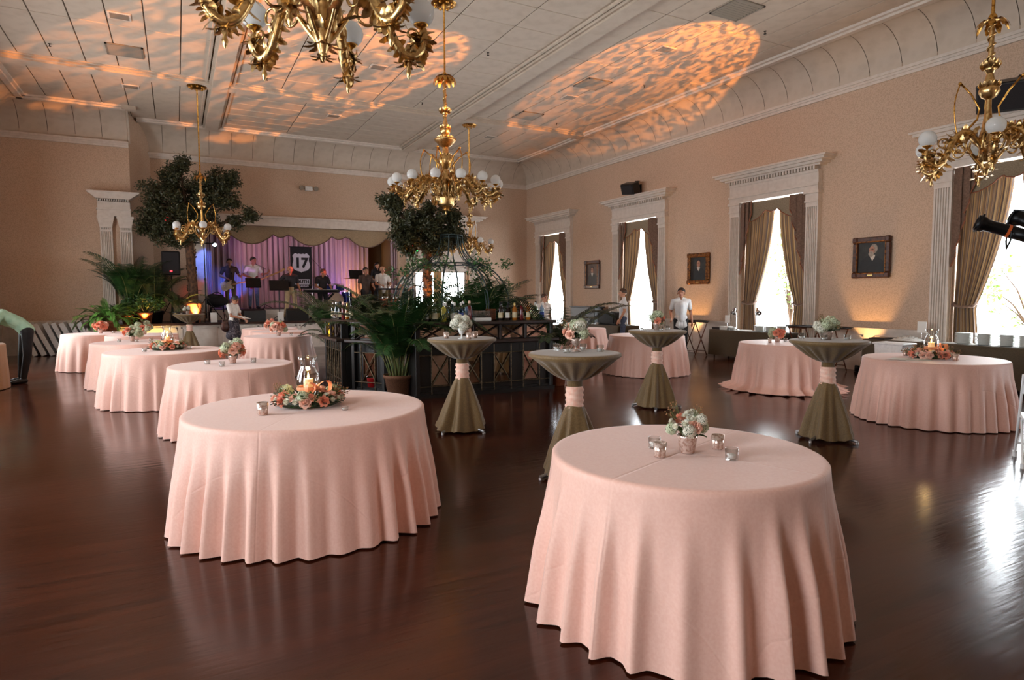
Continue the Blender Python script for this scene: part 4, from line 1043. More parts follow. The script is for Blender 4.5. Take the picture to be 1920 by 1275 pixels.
def arm_mesh(R, big=False):
    """one branch in the x-z plane; z = 0 at the globe's centre"""
    b = MB()
    q = [(.05, 0, -.1), (.3*R, 0, .07), (.52*R, 0, .02), (.72*R, 0, -.24), (.85*R, 0, -.31), (.97*R, 0, -.27), (1.02*R, 0, -.2), (R, 0, -.135)]
    if big: q = [(.08, 0, -.16), (.3*R, 0, .02), (.5*R, 0, .05), (.7*R, 0, -.12), (.83*R, 0, -.26), (.93*R, 0, -.27), (1.01*R, 0, -.21), (R, 0, -.135)]
    sp = smooth_path(q, 4); n = len(sp)
    b.tube(sp, [.02+.017*math.sin(PI*i/(n-1)) for i in range(n)], 8)
    b.tube([(p.x, .012, p.z+.026) for p in sp[3:-6]], .008, 5); b.tube([(p.x, -.012, p.z+.026) for p in sp[3:-6]], .008, 5)
    b.tube(spiral((.44*R, -.1), .085, PI/2, 1.3, 18, 1), .011, 5); b.tube(spiral((.74*R, -.06), .075, PI, 1.2, 16, -1), .01, 5); b.tube(spiral((.9*R, -.16), .06, -PI/2, 1.1, 14, 1), .009, 5)
    rg = random.Random(5)
    for i in range(3, n-2, 1):
        p = sp[i]; t = (sp[min(n-1, i+1)]-sp[i-1]).normalized(); nr = Vector((-t.z, 0, t.x))
        for s in (-1, 1):
            acanthus(b, p, t*.55+nr*s*.7+Vector((0, rg.uniform(-.7, .7), 0)), nr*s, rg.uniform(.05, .085), .062, 2.2)
        if i % 2: acanthus(b, p, t*.2+Vector((0, rg.choice((-1, 1))*.9, .1)), Vector((0, 0, 1)), .07, .055, 2.0)
    # hanging leaf tassel below the lowest point, leaves under the cup
    lp = Vector((.86*R, 0, -.33))
    b.lathe([(.001, -.14), (.012, -.12), (.02, -.09), (.01, -.06), (.024, -.03), (.016, 0)], 8, tuple(lp))
    for k in range(6): acanthus(b, lp, (math.cos(k*PI/3), math.sin(k*PI/3), -.9), (math.cos(k*PI/3), math.sin(k*PI/3), .3), .1, .035, 1.3)
    for k in range(7): acanthus(b, (R, 0, -.2), (math.cos(k*.9), math.sin(k*.9), .5), (math.cos(k*.9), math.sin(k*.9), -.6), .075, .04, 1.6)
    b.lathe([(.008, -.16), (.02, -.14), (.012, -.125), (.01, -.11)], 8, (R, 0, 0))
    return b.mesh('arm', ['gold'])
def cup_mesh():
    b = MB(); b.lathe([(.008, -.135), (.012, -.112), (.03, -.1), (.05, -.085), (.053, -.075), (.048, -.072), (.03, -.085)], 18, cap=False); return b.mesh('globe_cup', ['gold2'])
def globe_mesh(r=.094):
    b = MB(); P = []; pr = [(.042, -r*.88)] + [(r*math.sin(a), -r*math.cos(a)) for a in [PI*(.17+.83*i/14) for i in range(15)]]
    b.lathe(pr, 24, cap=False); return b.mesh('globe', ['milk'])
GL, CUP = globe_mesh(), cup_mesh()
def lyre_mesh():
    """bent bar frame between stem and branch"""
    b = MB(); b.tube([(.12, 0, .22), (.1, 0, .34), (.2, 0, .5), (.32, 0, .62), (.33, 0, .6)], .011, 6)
    b.tube([(.12, 0, .22), (.3, 0, .02)], .013, 6); b.tube(smooth_path([(.33, 0, .62), (.38, 0, .42), (.37, 0, .2), (.33, 0, .02)], 5), .008, 6); b.ball((.33, 0, .62), .02, 8, 6)
    return b.mesh('lyre_bar', ['gold2'])
LYRE = lyre_mesh()
def leaf_ring(b, z, r, n, l, w, rise=.3, droop=1.2, ph=0):
    for k in range(n):
        a = 2*PI*k/n+ph; d = (math.cos(a), math.sin(a), rise); acanthus(b, (r*.3*math.cos(a), r*.3*math.sin(a), z), d, (math.cos(a)*.2, math.sin(a)*.2, -1) if droop > 0 else (-.3*math.cos(a), -.3*math.sin(a), 1), l, w, abs(droop))
def chandelier(x, y, zg, label, R, narm, ph, big, arm_me):
    """zg: height of the globes' centres; the Empty sits at that height"""
    t = thing('chandelier', label, 'chandelier', (x, y, zg), ph, 'gilded gas-globe chandeliers')
    top = ZC-.05-zg; P = lambda nm, b, m='gold': obj(nm, b, m, t)
    zc = 1.95 if big else 1.3                                        # palm crown height over the globes
    b = MB(); b.lathe([(.02, zc), (.018, zc+.1), (.017, top-.1), (.03, top-.08), (.045, top-.03), (.05, top)], 12)
    P('rod', b, 'gold2')
    b = MB(); b.lathe([(.03, zc-.02), (.045, zc+.06), (.022, zc+.1)], 12)
    for k in range(14 if big else 9):
        a = 2*PI*k/(14 if big else 9); d = (math.cos(a), math.sin(a), .55); acanthus(b, (.015*math.cos(a), .015*math.sin(a), zc), d, (math.cos(a)*.25, math.sin(a)*.25, -1), .27 if big else .2, .1 if big else .075, 1.9)
    P('palm_crown', b, 'gold2')
    b = MB(); z1 = .52 if big else .3; n = 60; hh = zc-z1
    b.lathe([(.03, z1), (.028, z1+hh*.5), (.024, zc)], 12)
    b.tube([(.034*math.cos(i*.5), .034*math.sin(i*.5), z1+hh*.45+hh*.53*i/n) for i in range(n+1)], .012, 6)
    P('stem', b)
    b = MB(); zr = zc-.52 if not big else zc-.66
    leaf_ring(b, zr, .06, 12, .13 if not big else .16, .07, .1, -1.2); leaf_ring(b, zr+.03, .05, 10, .1, .05, .5, -1.0, .3); b.lathe([(.03, zr-.06), (.05, zr-.02), (.07, zr), (.04, zr+.04), (.03, zr+.1)], 14); P('leaf_collar', b)
    zb = zr-.22 if not big else zr-.3
    b = MB(); b.lathe([(.028, zb-.12), (.075, zb-.09), (.105, zb-.03), (.1, zb+.0), (.06, zb+.04), (.05, zb+.1), (.034, zb+.17)], 18); leaf_ring(b, zb-.02, .12, 14, .12, .07, .5, -1.0); leaf_ring(b, zb-.06, .1, 12, .1, .06, -.2, -1.4, .2); P('vase_knop', b)
    if big:
        zb2 = .78
        b = MB(); b.lathe([(.03, zb2-.14), (.12, zb2-.08), (.2, zb2), (.21, zb2+.03), (.1, zb2+.05), (.06, zb2+.16), (.045, zb2+.26)], 24); leaf_ring(b, zb2, .18, 20, .16, .08, .1, -1.1); P('upper_dish', b)
        b = MB(); zb3 = .45; b.lathe([(.05, zb3-.2), (.1, zb3-.12), (.15, zb3-.02), (.12, zb3+.04), (.06, zb3+.12), (.05, zb3+.25)], 24); leaf_ring(b, zb3, .12, 16, .13, .07, .4, -1.0); leaf_ring(b, zb3-.1, .1, 14, .11, .06, -.3, -1.3); P('lower_knop', b)
    # body: hub, C-scrolls, basket and finial
    b = MB(); b.lathe([(.02, -.42), (.035, -.36), (.07, -.28), (.05, -.2), (.075, -.1), (.09, 0), (.06, .1), (.04, .25), (.03, .35)], 16)
    ns = narm if not big else 12; k0 = 1.0 if not big else 1.35
    for k in range(ns):
        T = rotz(2*PI*k/ns+.26)
        s1 = [T @ Vector(p) for p in smooth_path([(.04, 0, -.32*k0), (.12*k0, 0, -.22*k0), (.21*k0, 0, -.06), (.17*k0, 0, .03), (.11*k0, 0, -.0), (.13*k0, 0, -.05)], 4)]
        b.tube(s1, .014, 6)
        acanthus(b, T @ Vector((.1*k0, 0, -.22*k0)), T.to_3x3() @ Vector((.6, 0, .7)), T.to_3x3() @ Vector((1, 0, -.3)), .16, .07, 1.0); acanthus(b, T @ Vector((.06, 0, -.05)), T.to_3x3() @ Vector((.5, 0, .9)), T.to_3x3() @ Vector((1, 0, 0)), .14, .07, 1.2)
    leaf_ring(b, -.3*k0, .05, 10, .14, .06, .6, -1.0)
    P('body', b)
    b = MB(); f = 1.0 if not big else 1.5
    b.lathe([(.001, -.45*f), (.014, -.43*f), (.028, -.4*f), (.016, -.36*f), (.04, -.32*f), (.022, -.28*f), (.05, -.22*f)] if not big else [(.001, -.64), (.02, -.61), (.03, -.57), (.02, -.53), (.12, -.46), (.17, -.4), (.16, -.36), (.2, -.3), (.19, -.28)], 16)
    for k in range(8): a = k*PI/4; acanthus(b, (0, 0, -.3*f), (math.cos(a)*.7, math.sin(a)*.7, -.8), (math.cos(a), math.sin(a), .3), .13*f, .05*f, 1.2)
    for k in range(7): a = k*.9; acanthus(b, (0, 0, -.4*f), (math.cos(a)*.7, math.sin(a)*.7, -.6), (math.cos(a), math.sin(a), .4), .08*f, .035*f, 1.3)
    P('finial', b)
    if big:
        b = MB()
        for k in range(22):
            a = 2*PI*k/22; T = rotz(a); b.tube([T @ Vector(p) for p in ((.19, 0, -.3), (.17, 0, -.12), (.2, 0, .05))], .012, 5)
        P('basket_bars', b)['kind'] = 'stuff'
    for k in range(3 if not big else 6):
        o = bpy.data.objects.new('lyre_bar', LYRE); C.objects.link(o); o.parent = t; o.rotation_euler = (0, 0, 2*PI*k/(3 if not big else 6)+.5); o.scale = (1, 1, 1) if not big else (1.25, 1.25, .95)
    for k in range(narm):
        rz = -PI/2+2*PI*k/narm
        for nm, me in (('arm', arm_me), ('globe', GL), ('globe_cup', CUP)):
            o = bpy.data.objects.new(nm, me); C.objects.link(o); o.parent = t; o.rotation_euler = (0, 0, rz)
            if nm != 'arm': o.location = (R*math.cos(rz), R*math.sin(rz), 0)
    return t
ARM_S, ARM_B = arm_mesh(.68), arm_mesh(1.0, True)
chandelier(.9, 4.32, 3.65, 'gold chandelier cut off by the top edge, nearest the camera', .68, 6, .54, False, ARM_S)
chandelier(.65, 18.5, 3.47, 'small gold chandelier before the left tree near the stage', .68, 6, 0, False, ARM_S)
chandelier(8.32, 4.0, 3.46, 'gold chandelier at the right edge before the nearest window', .68, 6, .03, False, ARM_S)
chandelier(8.42, 18.8, 3.4, 'small gold chandelier farthest back, right of the big central one', .68, 6, .1, False, ARM_S)
chandelier(4.6, 11.36, 3.81, 'large central gold chandelier with many white globes over the bar', 1.0, 14, .33, True, ARM_B)

# ------------------------------------------------------------------ ceiling fittings
def diffuser(x, y, s, label):
    t = thing('air_diffuser', label, 'vent', (x, y, ZC-.02), 0, 'ceiling air diffusers')
    f = MB(); 
    for (lo, hi) in (((-s, -s, -.025), (s, -s+.04, 0)), ((-s, s-.04, -.025), (s, s, 0)), ((-s, -s, -.025), (-s+.04, s, 0)), ((s-.04, -s, -.025), (s, s, 0))): f.box(lo, hi)
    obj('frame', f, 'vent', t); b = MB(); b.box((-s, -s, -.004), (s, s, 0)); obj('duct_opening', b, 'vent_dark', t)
    n = 9; sl = MB(); sl.add([(-s+.04, -.012, -.01), (s-.04, -.012, -.01), (s-.04, .02, -.03), (-s+.04, .02, -.03)], [(0, 1, 2, 3)]); sl.add([(-s+.04, -.012, -.008), (s-.04, -.012, -.008), (s-.04, .02, -.028), (-s+.04, .02, -.028)], [(3, 2, 1, 0)])
    me = sl.mesh('slat', ['vent'])
    for k in range(n):
        o = bpy.data.objects.new('slat', me); C.objects.link(o); o.parent = t; o.location = (0, -s+.07+(2*s-.14)*k/(n-1), 0)
for (x, y, s, lab) in ((9.7, 9.05, .36, 'louvred ceiling diffuser above the right wall, nearest'), (9.72, 13.85, .36, 'louvred ceiling diffuser, middle one of the right row'), (9.65, 17.15, .36, 'louvred ceiling diffuser farthest back in the right row'), (-.82, 16.8, .36, 'louvred ceiling diffuser above the left side')): diffuser(x, y, s, lab)
g = MB(); g.bbox((0, 0, -.012), (.4, .34, .02), .005, 0); g.box((-.16, -.13, -.026), (.16, .13, -.02), 1); gm = g.mesh('ceiling_light_panel', ['trim', 'vent'])
for (x, y, lab) in ((-.79, 14.8, 'flush grey ceiling panel at the top left'), (-.86, 19.55, 'flush grey ceiling panel left of the small chandelier'), (4.41, 19.85, 'flush grey ceiling panel before the stage'), (4.46, 15.2, 'flush grey ceiling panel in the middle bay'), (9.8, 11.2, 'flush grey ceiling panel in the amber pool of light'), (9.79, 15.05, 'flush grey ceiling panel in the middle of the right bay'), (9.75, 20.0, 'flush grey ceiling panel near the back right corner')):
    o = bpy.data.objects.new('ceiling_grille', gm); C.objects.link(o); o.location = (x, y, ZC-.02); tag(o, lab, 'vent', 'flush ceiling panels')
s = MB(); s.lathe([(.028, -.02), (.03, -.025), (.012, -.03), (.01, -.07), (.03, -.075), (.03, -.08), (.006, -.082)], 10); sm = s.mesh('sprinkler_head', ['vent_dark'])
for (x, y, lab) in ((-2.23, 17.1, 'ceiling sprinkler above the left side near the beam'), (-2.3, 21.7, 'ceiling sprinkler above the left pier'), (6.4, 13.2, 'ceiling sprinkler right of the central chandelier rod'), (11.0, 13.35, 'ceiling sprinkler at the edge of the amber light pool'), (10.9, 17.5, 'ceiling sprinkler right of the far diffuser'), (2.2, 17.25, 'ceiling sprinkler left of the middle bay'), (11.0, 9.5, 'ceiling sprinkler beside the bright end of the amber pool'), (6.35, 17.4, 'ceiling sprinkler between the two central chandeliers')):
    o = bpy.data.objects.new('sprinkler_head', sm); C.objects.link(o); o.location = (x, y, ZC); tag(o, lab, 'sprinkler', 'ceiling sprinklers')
# ------------------------------------------------------------------ stage
b = MB(); b.box((-2.3, 21.4, SZ0-.06), (8.1, 26.9, SZ0), 1); b.box((-2.34, 21.34, SZ0-.06), (8.1, 21.4, SZ0+.005), 1)
b.box((-2.3, 21.42, 0), (8.1, 21.5, SZ0-.06), 0); b.box((-2.3, 21.5, 0), (-2.22, YF-.02, SZ0-.06), 0)
for i in range(9):
    xa = -2.2+i*1.14
    for (lo, hi) in (((xa, .12), (xa+1.04, .16)), ((xa, .7), (xa+1.04, .74)), ((xa, .12), (xa+.04, .74)), ((xa+1.0, .12), (xa+1.04, .74))): b.box((lo[0], 21.4, lo[1]), (hi[0], 21.42, hi[1]), 0)
st = obj('stage_platform', b, ['trim', 'stagetop']); st['kind'] = 'structure'
b = MB(); b.box((1.0, 23.62, SZ0), (7.6, 26.9, 1.22), 1); b.box((1.0, 23.58, SZ0), (7.6, 23.62, 1.2), 0); b.box((1.0, 23.56, SZ0+.17), (7.6, 23.58, SZ0+.19), 0)
o = obj('stage_riser', b, ['trim', 'stagetop']); tag(o, 'low white-fronted riser under the two guitarists', 'riser')
P, U = wavy(lambda t: .7, lambda t: 7.12, 4.3, 1.22, 10, 420, 34, .06); b = MB(); b.grid([[(p[0], 26.2+p[1], p[2]) for p in c] for c in P], 0, True, uv=U)
tag(obj('stage_curtain', b, 'stagecurtain'), 'long pleated lilac curtain behind the band', 'curtain')
P, U = wavy(lambda t: 7.38, lambda t: 7.75, 4.15, .9, 10, 40, 4, .05); b = MB(); b.grid([[(p[0], 24.0+p[1], p[2]) for p in c] for c in P], 0, True, uv=U)
tag(obj('stage_curtain', b, 'stagecurtain'), 'narrow purple curtain at the right side of the stage opening', 'curtain')
P, U = wavy(lambda t: .85, lambda t: 1.1, 4.15, .9, 10, 40, 4, .05); b = MB(); b.grid([[(p[0], 24.0+p[1], p[2]) for p in c] for c in P], 0, True, uv=U)
tag(obj('stage_curtain', b, 'stagecurtain'), 'narrow blue-lit curtain at the left side of the stage opening', 'curtain')
# scalloped pelmet across the opening
b = MB(); P = []; W = 2.05
for i in range(161):
    x = 1.0+6.55*i/160; q = ((x-1.05) % W)/W
    zb = 3.86-.1*abs(math.sin(q*2*PI*2.0))*(1 if q < .3 else 0) - (0 if q < .3 else .36*math.sin((q-.3)/.7*PI)**.8)
    zb -= .04*(x-4)/3*0
    P.append([(x, 24.0, 4.2), (x, 24.0-.02*math.sin(x*9), zb)])
b.grid(P, 0, True); b.grid([[(p[1][0], p[1][1]+.03, p[1][2]) for p in P], [p[1] for p in P]], 0, False)
for x in (3.95, 5.9): b.box((x, 23.985, 3.7), (x+.012, 23.99, 4.2), 0)
br = MB(); br.tube([(p[1][0], p[1][1]-.01, p[1][2]) for p in P], .02, 5)
t = thing('stage_pelmet', 'long beige scalloped pelmet across the top of the stage opening', 'pelmet', (0, 0, 0)); obj('pelmet_cloth', b, 'swag', t); obj('braid_trim', br, 'jabot', t)

# ------------------------------------------------------------------ lettered banner behind the singer
def text_part(s, size, loc, m, parent, depth=.002):
    cu = bpy.data.curves.new('lettering', 'FONT'); cu.body = s; cu.size = size; cu.extrude = depth; cu.align_x = 'CENTER'; cu.align_y = 'CENTER'; cu.offset = .012*size/.3; cu.resolution_u = 4
    o = bpy.data.objects.new('tmp', cu); C.objects.link(o); bpy.context.view_layer.update()
    me = bpy.data.meshes.new_from_object(o.evaluated_get(bpy.context.evaluated_depsgraph_get())); bpy.data.objects.remove(o)
    me.materials.clear(); me.materials.append(M[m]); q = bpy.data.objects.new('lettering', me); C.objects.link(q); q.parent = parent; q.location = loc; q.rotation_euler = (PI/2, 0, 0); return q
BX, BY = 4.2, 24.95
t = thing('route_banner', 'black hanging banner with a pale route shield numbered 17 behind the singer', 'banner', (BX, BY, 2.0))
b = MB(); b.bbox((0, 0, .72), (.78, .02, 1.56), .005); b.tube([(-.42, 0, 1.51), (.42, 0, 1.51)], .015, 8); obj('banner_cloth', b, 'banner', t)
half = [(0, .43), (.05, .41), (.1, .375), (.2, .38), (.28, .44), (.31, .41), (.34, .33), (.31, .24), (.3, .12), (.325, 0), (.33, -.1), (.29, -.2), (.2, -.26), (.1, -.28), (.03, -.31), (0, -.34)]
half = [(0, .36), (.08, .38), (.13, .36), (.2, .4), (.27, .35), (.31, .29), (.28, .2), (.28, .1), (.31, 0), (.32, -.09), (.29, -.18), (.21, -.25), (.1, -.28), (.04, -.3), (0, -.335)]
poly = [(x, z+.88) for x, z in half] + [(-x, z+.88) for x, z in half[-2:0:-1]]
b = MB(); b.prism(poly, -.018, -.012, 0, 'y'); obj('shield', b, 'sticker', t)
text_part('17', .5, (0, -.022, .9), 'ink', t)
b = MB(); b.prism([(-.3, .3), (.3, .3), (.3, .14), (.26, .1), (-.26, .1), (-.3, .14)], -.018, -.012, 0, 'y'); obj('plate', b, 'sticker', t)
text_part('SOUTH', .165, (0, -.022, .2), 'ink', t); text_part('AHEAD', .09, (.1, -.014, .03), 'sticker', t)
b = MB(); b.tube([(0, .03, -.78), (0, .03, 1.5)], .015, 8); b.tube([(-.3, -.15, -.775), (0, .03, -.7), (.3, -.15, -.775)], .012, 6); b.tube([(0, .25, -.775), (0, .03, -.7)], .012, 6); obj('stand', b, 'blackmetal', t)

# ------------------------------------------------------------------ stage gear
def mic_stand(x, y, z, label, h=1.5, boom=None, rz=0):
    t = thing('microphone_stand', label, 'microphone', (x, y, z), rz, 'microphone stands')
    b = MB(); b.tube([(0, 0, .03), (0, 0, h)], .011, 8); obj('pole', b, 'blackmetal', t)
    for k in range(3):
        l = MB(); a = 2*PI*k/3+.3; l.tube([(0, 0, .16), (.3*math.cos(a), .3*math.sin(a), .012)], .01, 6); obj('leg', l, 'blackmetal', t)
    e = Vector((0, 0, h)) if not boom else Vector(boom)
    b = MB()
    if boom: b.tube([Vector((0, 0, h))-(e-Vector((0, 0, h)))*.35, e], .008, 6); obj('boom', b, 'blackmetal', t)
    d = Vector((0, .5, .35)).normalized() if not boom else (e-Vector((0, 0, h))).normalized()
    b = MB(); b.tube([e, e+d*.12], [.012, .018], 8); b.ball(tuple(e+d*.14), .028, 10, 8); obj('microphone', b, 'blackmetal', t)
def music_stand(x, y, z, label, h=1.15, rz=0, w=.5, sheet=True, mt='blackmetal'):
    t = thing('music_stand', label, 'music stand', (x, y, z), rz, 'music stands')
    b = MB(); b.tube([(0, 0, .05), (0, 0, h)], .014, 8); obj('pole', b, mt, t)
    for k in range(3):
        l = MB(); a = 2*PI*k/3+.5; l.tube([(0, 0, .2), (.28*math.cos(a), .28*math.sin(a), .01)], .01, 6); obj('leg', l, mt, t)
    T = Matrix.Translation((0, -.02, h+.12)) @ Matrix.Rotation(math.radians(-22), 4, 'X')
    b = MB(); b.bbox((0, 0, 0), (w, .012, .34), .004, 0, T); b.bbox((0, .03, -.165), (w, .06, .01), .003, 0, T); obj('desk', b, mt, t)
    if sheet: b = MB(); b.box((-.18, .01, -.14), (.16, .012, .15), 0, T); obj('sheet', b, 'paper', t)
def wedge(x, y, z, label, rz=0):
    t = thing('stage_monitor', label, 'loudspeaker', (x, y, z), rz, 'wedge monitors')
    b = MB(); b.prism([(-.22, 0), (.2, 0), (.24, .08), (-.02, .4), (-.22, .34)], -.34, .34, 0, 'x'); obj('cabinet', b, 'black', t)
    b = MB(); T = Matrix.Translation((0, .115, .245)) @ Matrix.Rotation(math.radians(-39), 4, 'X'); b.bbox((0, 0, 0), (.6, .02, .36), .006, 0, T @ Matrix.Rotation(PI/2*0, 4, 'X')); obj('grille', b, 'speaker', t)
wedge(3.5, 21.85, SZ0, 'wedge monitor at the stage edge before the singer', 0); wedge(2.15, 21.9, SZ0, 'wedge monitor at the stage edge behind the woman', .2)
mic_stand(1.66, 23.2, SZ0, 'microphone stand before the left guitarist', 1.5)
mic_stand(2.75, 24.0, 1.22, 'boom microphone at the singing bass player', 1.45, (-.22, .15, 1.58)); mic_stand(3.48, 22.0, SZ0, 'straight microphone stand in front of the bald singer', 1.05)
mic_stand(4.35, 23.4, SZ0, 'long boom microphone reaching to the keyboard player', 2.1, (.35, -.4, 1.6))
music_stand(2.33, 23.35, SZ0, 'music stand with sheet music before the bass player', 1.15, .1)
music_stand(2.98, 22.0, SZ0, 'black music stand left of the bald singer', 1.05, 0, .6, False); music_stand(6.1, 24.3, 1.22, 'tall stand with pale blue sheets among the right players', 1.15, .1, .55, True)
def guitar(loc, T, label, body_m, scale=1.0, nm='electric_guitar', neck=.62):
    """body outline in x-z, neck along +x; T turns it against the player"""
    t = thing(nm, label, 'guitar', loc); t.rotation_euler = T.to_euler() if hasattr(T, 'to_euler') else T; t.scale = (scale,)*3
    out = [(-.2, .02), (-.22, .1), (-.16, .165), (-.07, .16), (0, .12), (.08, .13), (.17, .175), (.21, .15), (.16, .08), (.13, .03), (.14, -.04), (.2, -.1), (.17, -.14), (.08, -.12), (0, -.12), (-.08, -.16), (-.17, -.15), (-.22, -.07)]
    b = MB(); b.prism(out, -.022, .022, 0, 'y'); b.prism([(p[0]*.93, p[1]*.93) for p in out], -.03, .03, 0, 'y'); obj('body', b, body_m, t)
    b = MB(); b.bbox((-.0, -.034, .0), (.2, .01, .12), .004); obj('pickguard', b, 'white_plastic', t)
    b = MB(); b.bbox((.1+neck/2, -.03, .01), (neck, .024, .05), .006); obj('neck', b, 'maple', t)
    b = MB(); b.prism([(.1+neck, -.02), (.1+neck+.17, -.01), (.1+neck+.18, .06), (.1+neck+.02, .05)], -.035, -.02, 0, 'y'); 
    for k in range(4): b.ball((.14+neck+k*.035, -.028, .075), .012, 6, 4)
    obj('headstock', b, 'maple', t)
    b = MB(); b.bbox((-.11, -.036, .005), (.04, .014, .08), .003); obj('bridge', b, 'chrome', t)
from mathutils import Euler
guitar((1.56, 23.93, 2.02), Euler((0, math.radians(-14), 0)), 'cream electric guitar held by the left guitarist', 'guitar_white')
guitar((2.42, 23.95, 2.14), Euler((0, math.radians(-24), 0)), 'dark red bass guitar slanting up to the right', 'bass_red', 1.05, 'bass_guitar', .82)
def tripod_pole(name, x, y, z, h, label, cat, legs=.55):
    t = thing(name, label, cat, (x, y, z)); b = MB(); b.tube([(0, 0, .12), (0, 0, h*.55)], .022, 8); b.tube([(0, 0, h*.5), (0, 0, h)], .016, 8); b.lathe([(.03, 0), (.03, .06)], 8, (0, 0, h*.52)); obj('pole', b, 'blackmetal', t)
    for k in range(3):
        a = 2*PI*k/3+.4; l = MB(); l.tube([(0, 0, .75), (legs*math.cos(a), legs*math.sin(a), .015)], .014, 6); l.tube([(0, 0, .3), (legs*.55*math.cos(a), legs*.55*math.sin(a), .35)], .009, 5); obj('leg', l, 'blackmetal', t)
    return t
t = tripod_pole('light_stand', .8, 21.85, SZ0, 2.5, 'black tripod lighting stand at the left of the stage', 'light stand')
b = MB(); b.tube([(-1.15, 0, 2.45), (.35, 0, 2.45)], .02, 8); obj('cross_bar', b, 'blackmetal', t)
def par_can(x, y, z, d, led, label, s=1.0):
    t = thing('par_can', label, 'stage light', (x, y, z), 0, 'stage lights'); q = Vector(d).to_track_quat('Z', 'Y').to_matrix().to_4x4()
    b = MB(); b.lathe([(.001, -.16), (.06, -.15), (.085, -.1), (.09, .1), (.095, .1), (.08, .095), (.078, -.02)], 16, T=q, cap=False); obj('housing', b, 'blackmetal', t)
    b = MB(); b.lathe([(.001, .03), (.076, .03)], 14, T=q, cap=False); obj('lens', b, led, t)
    b = MB(); b.tube([q @ Vector(p) for p in ((.1, 0, 0), (.11, 0, -.1), (0, 0, -.22), (-.11, 0, -.1), (-.1, 0, 0))], .008, 5); obj('yoke', b, 'blackmetal', t); t.scale = (s, s, s)
par_can(-.18, 21.78, 3.98, (.3, -.9, -.1), 'red_led', 'red stage light glowing in the left tree')
par_can(1.1, 21.85, 3.28, (.1, -.9, -.35), 'white_led', 'small white stage light above the blue-lit curtain', .8)
t = tripod_pole('light_stand', 7.2, 20.9, 0, 3.25, 'black tripod lighting stand right of the stage', 'light stand', .6)
par_can(7.12, 20.75, 3.36, (-.5, -.8, .1), 'red_led', 'red stage light on the right lighting stand', .9); par_can(7.3, 20.78, 3.22, (.1, -.9, -.2), 'green_led', 'green stage light on the right lighting stand', .7)
t = tripod_pole('speaker_stand', -.12, 21.95, SZ0, 1.45, 'tripod stand under the dark loudspeaker among the palms', 'speaker stand', .5)
t = thing('loudspeaker', 'dark loudspeaker with a red badge standing among the palms', 'loudspeaker', (-.12, 21.9, SZ0+1.45))
b = MB(); b.bbox((0, 0, .36), (.5, .42, .72), .03); obj('cabinet', b, 'black', t); b = MB(); b.bbox((0, -.215, .38), (.44, .02, .62), .008); obj('grille', b, 'speaker', t); b = MB(); b.bbox((0, -.23, .12), (.06, .012, .045), .004); obj('badge', b, 'red_led', t)
# guitarist's dark folding chair with a bag, left of the stage
t = thing('folding_chair', 'black folding chair at the left of the stage behind the light stand', 'chair', (1.15, 22.7, SZ0))
for s in (-1, 1):
    l = MB(); l.tube([(s*.2, -.2, .01), (s*.2, .1, .5), (s*.2, .17, .85)], .013, 6); obj('leg', l, 'blackmetal', t); l = MB(); l.tube([(s*.18, .25, .01), (s*.18, -.12, .46)], .013, 6); obj('leg', l, 'blackmetal', t)
b = MB(); b.bbox((0, -.02, .46), (.4, .4, .03), .01); obj('seat', b, 'blackmetal', t); b = MB(); b.bbox((0, .16, .76), (.4, .03, .2), .01); obj('backrest', b, 'blackmetal', t)
t = thing('gig_bag', 'black soft gig bag slumped on the folding chair', 'bag', (1.15, 22.66, SZ0+.48)); b = MB(); b.ball((0, 0, .17), (.34, .17, .18), 16, 10); b.ball((-.12, 0, .26), (.2, .14, .15), 14, 8); obj('bag_body', b, 'blackcloth', t); b = MB(); b.tube(arc((0, -.02, .3), .16, 0, PI, 10), .014, 6); obj('bag_handle', b, 'black', t)
for (x, y, lab) in ((1.0, 21.75, 'white paper card leaning on the light stand at the stage edge'), (2.98, 21.75, 'white set list card before the riser')):
    b = MB(); b.bbox((0, 0, .15), (.19, .005, .3), .001); tag(obj('card', b, 'paper', loc=(x, y, SZ0+.003), rot=(-.12, 0, 0)), lab, 'card')
# keyboard on its stand
t = thing('keyboard', 'black stage keyboard in front of the keyboard player', 'keyboard', (4.45, 22.55, SZ0+.92), -.05)
b = MB(); b.bbox((0, 0, .05), (1.2, .36, .1), .015); obj('case', b, 'black', t)
for k in range(36): b = None
k_ = MB()
for k in range(36): k_.box((-.56+k*.031, .04, .1), (-.56+k*.031+.028, .17, .112), 0)
obj('white_keys', k_, 'white_plastic', t)['kind'] = 'stuff'
k_ = MB()
for k in range(35):
    if k % 7 not in (2, 6): k_.box((-.56+k*.031+.021, .04, .112), (-.56+k*.031+.037, .12, .122), 0)
obj('black_keys', k_, 'black', t)['kind'] = 'stuff'
b = MB(); b.bbox((0, -.186, .05), (1.0, .012, .06), .003); obj('panel', b, 'blackmetal', t)
t = thing('keyboard_stand', 'crossed black stand under the stage keyboard', 'keyboard stand', (4.45, 22.55, SZ0))
for s in (-1, 1): b = MB(); b.tube([(-.42*s, -.1, .015), (.42*s, -.1, .9)], .018, 6); b.tube([(-.42*s, .12, .015), (.42*s, .12, .9)], .018, 6); b.tube([(-.42*s, -.2, .015), (-.42*s, .2, .015)], .018, 6); obj('leg', b, 'blackmetal', t)
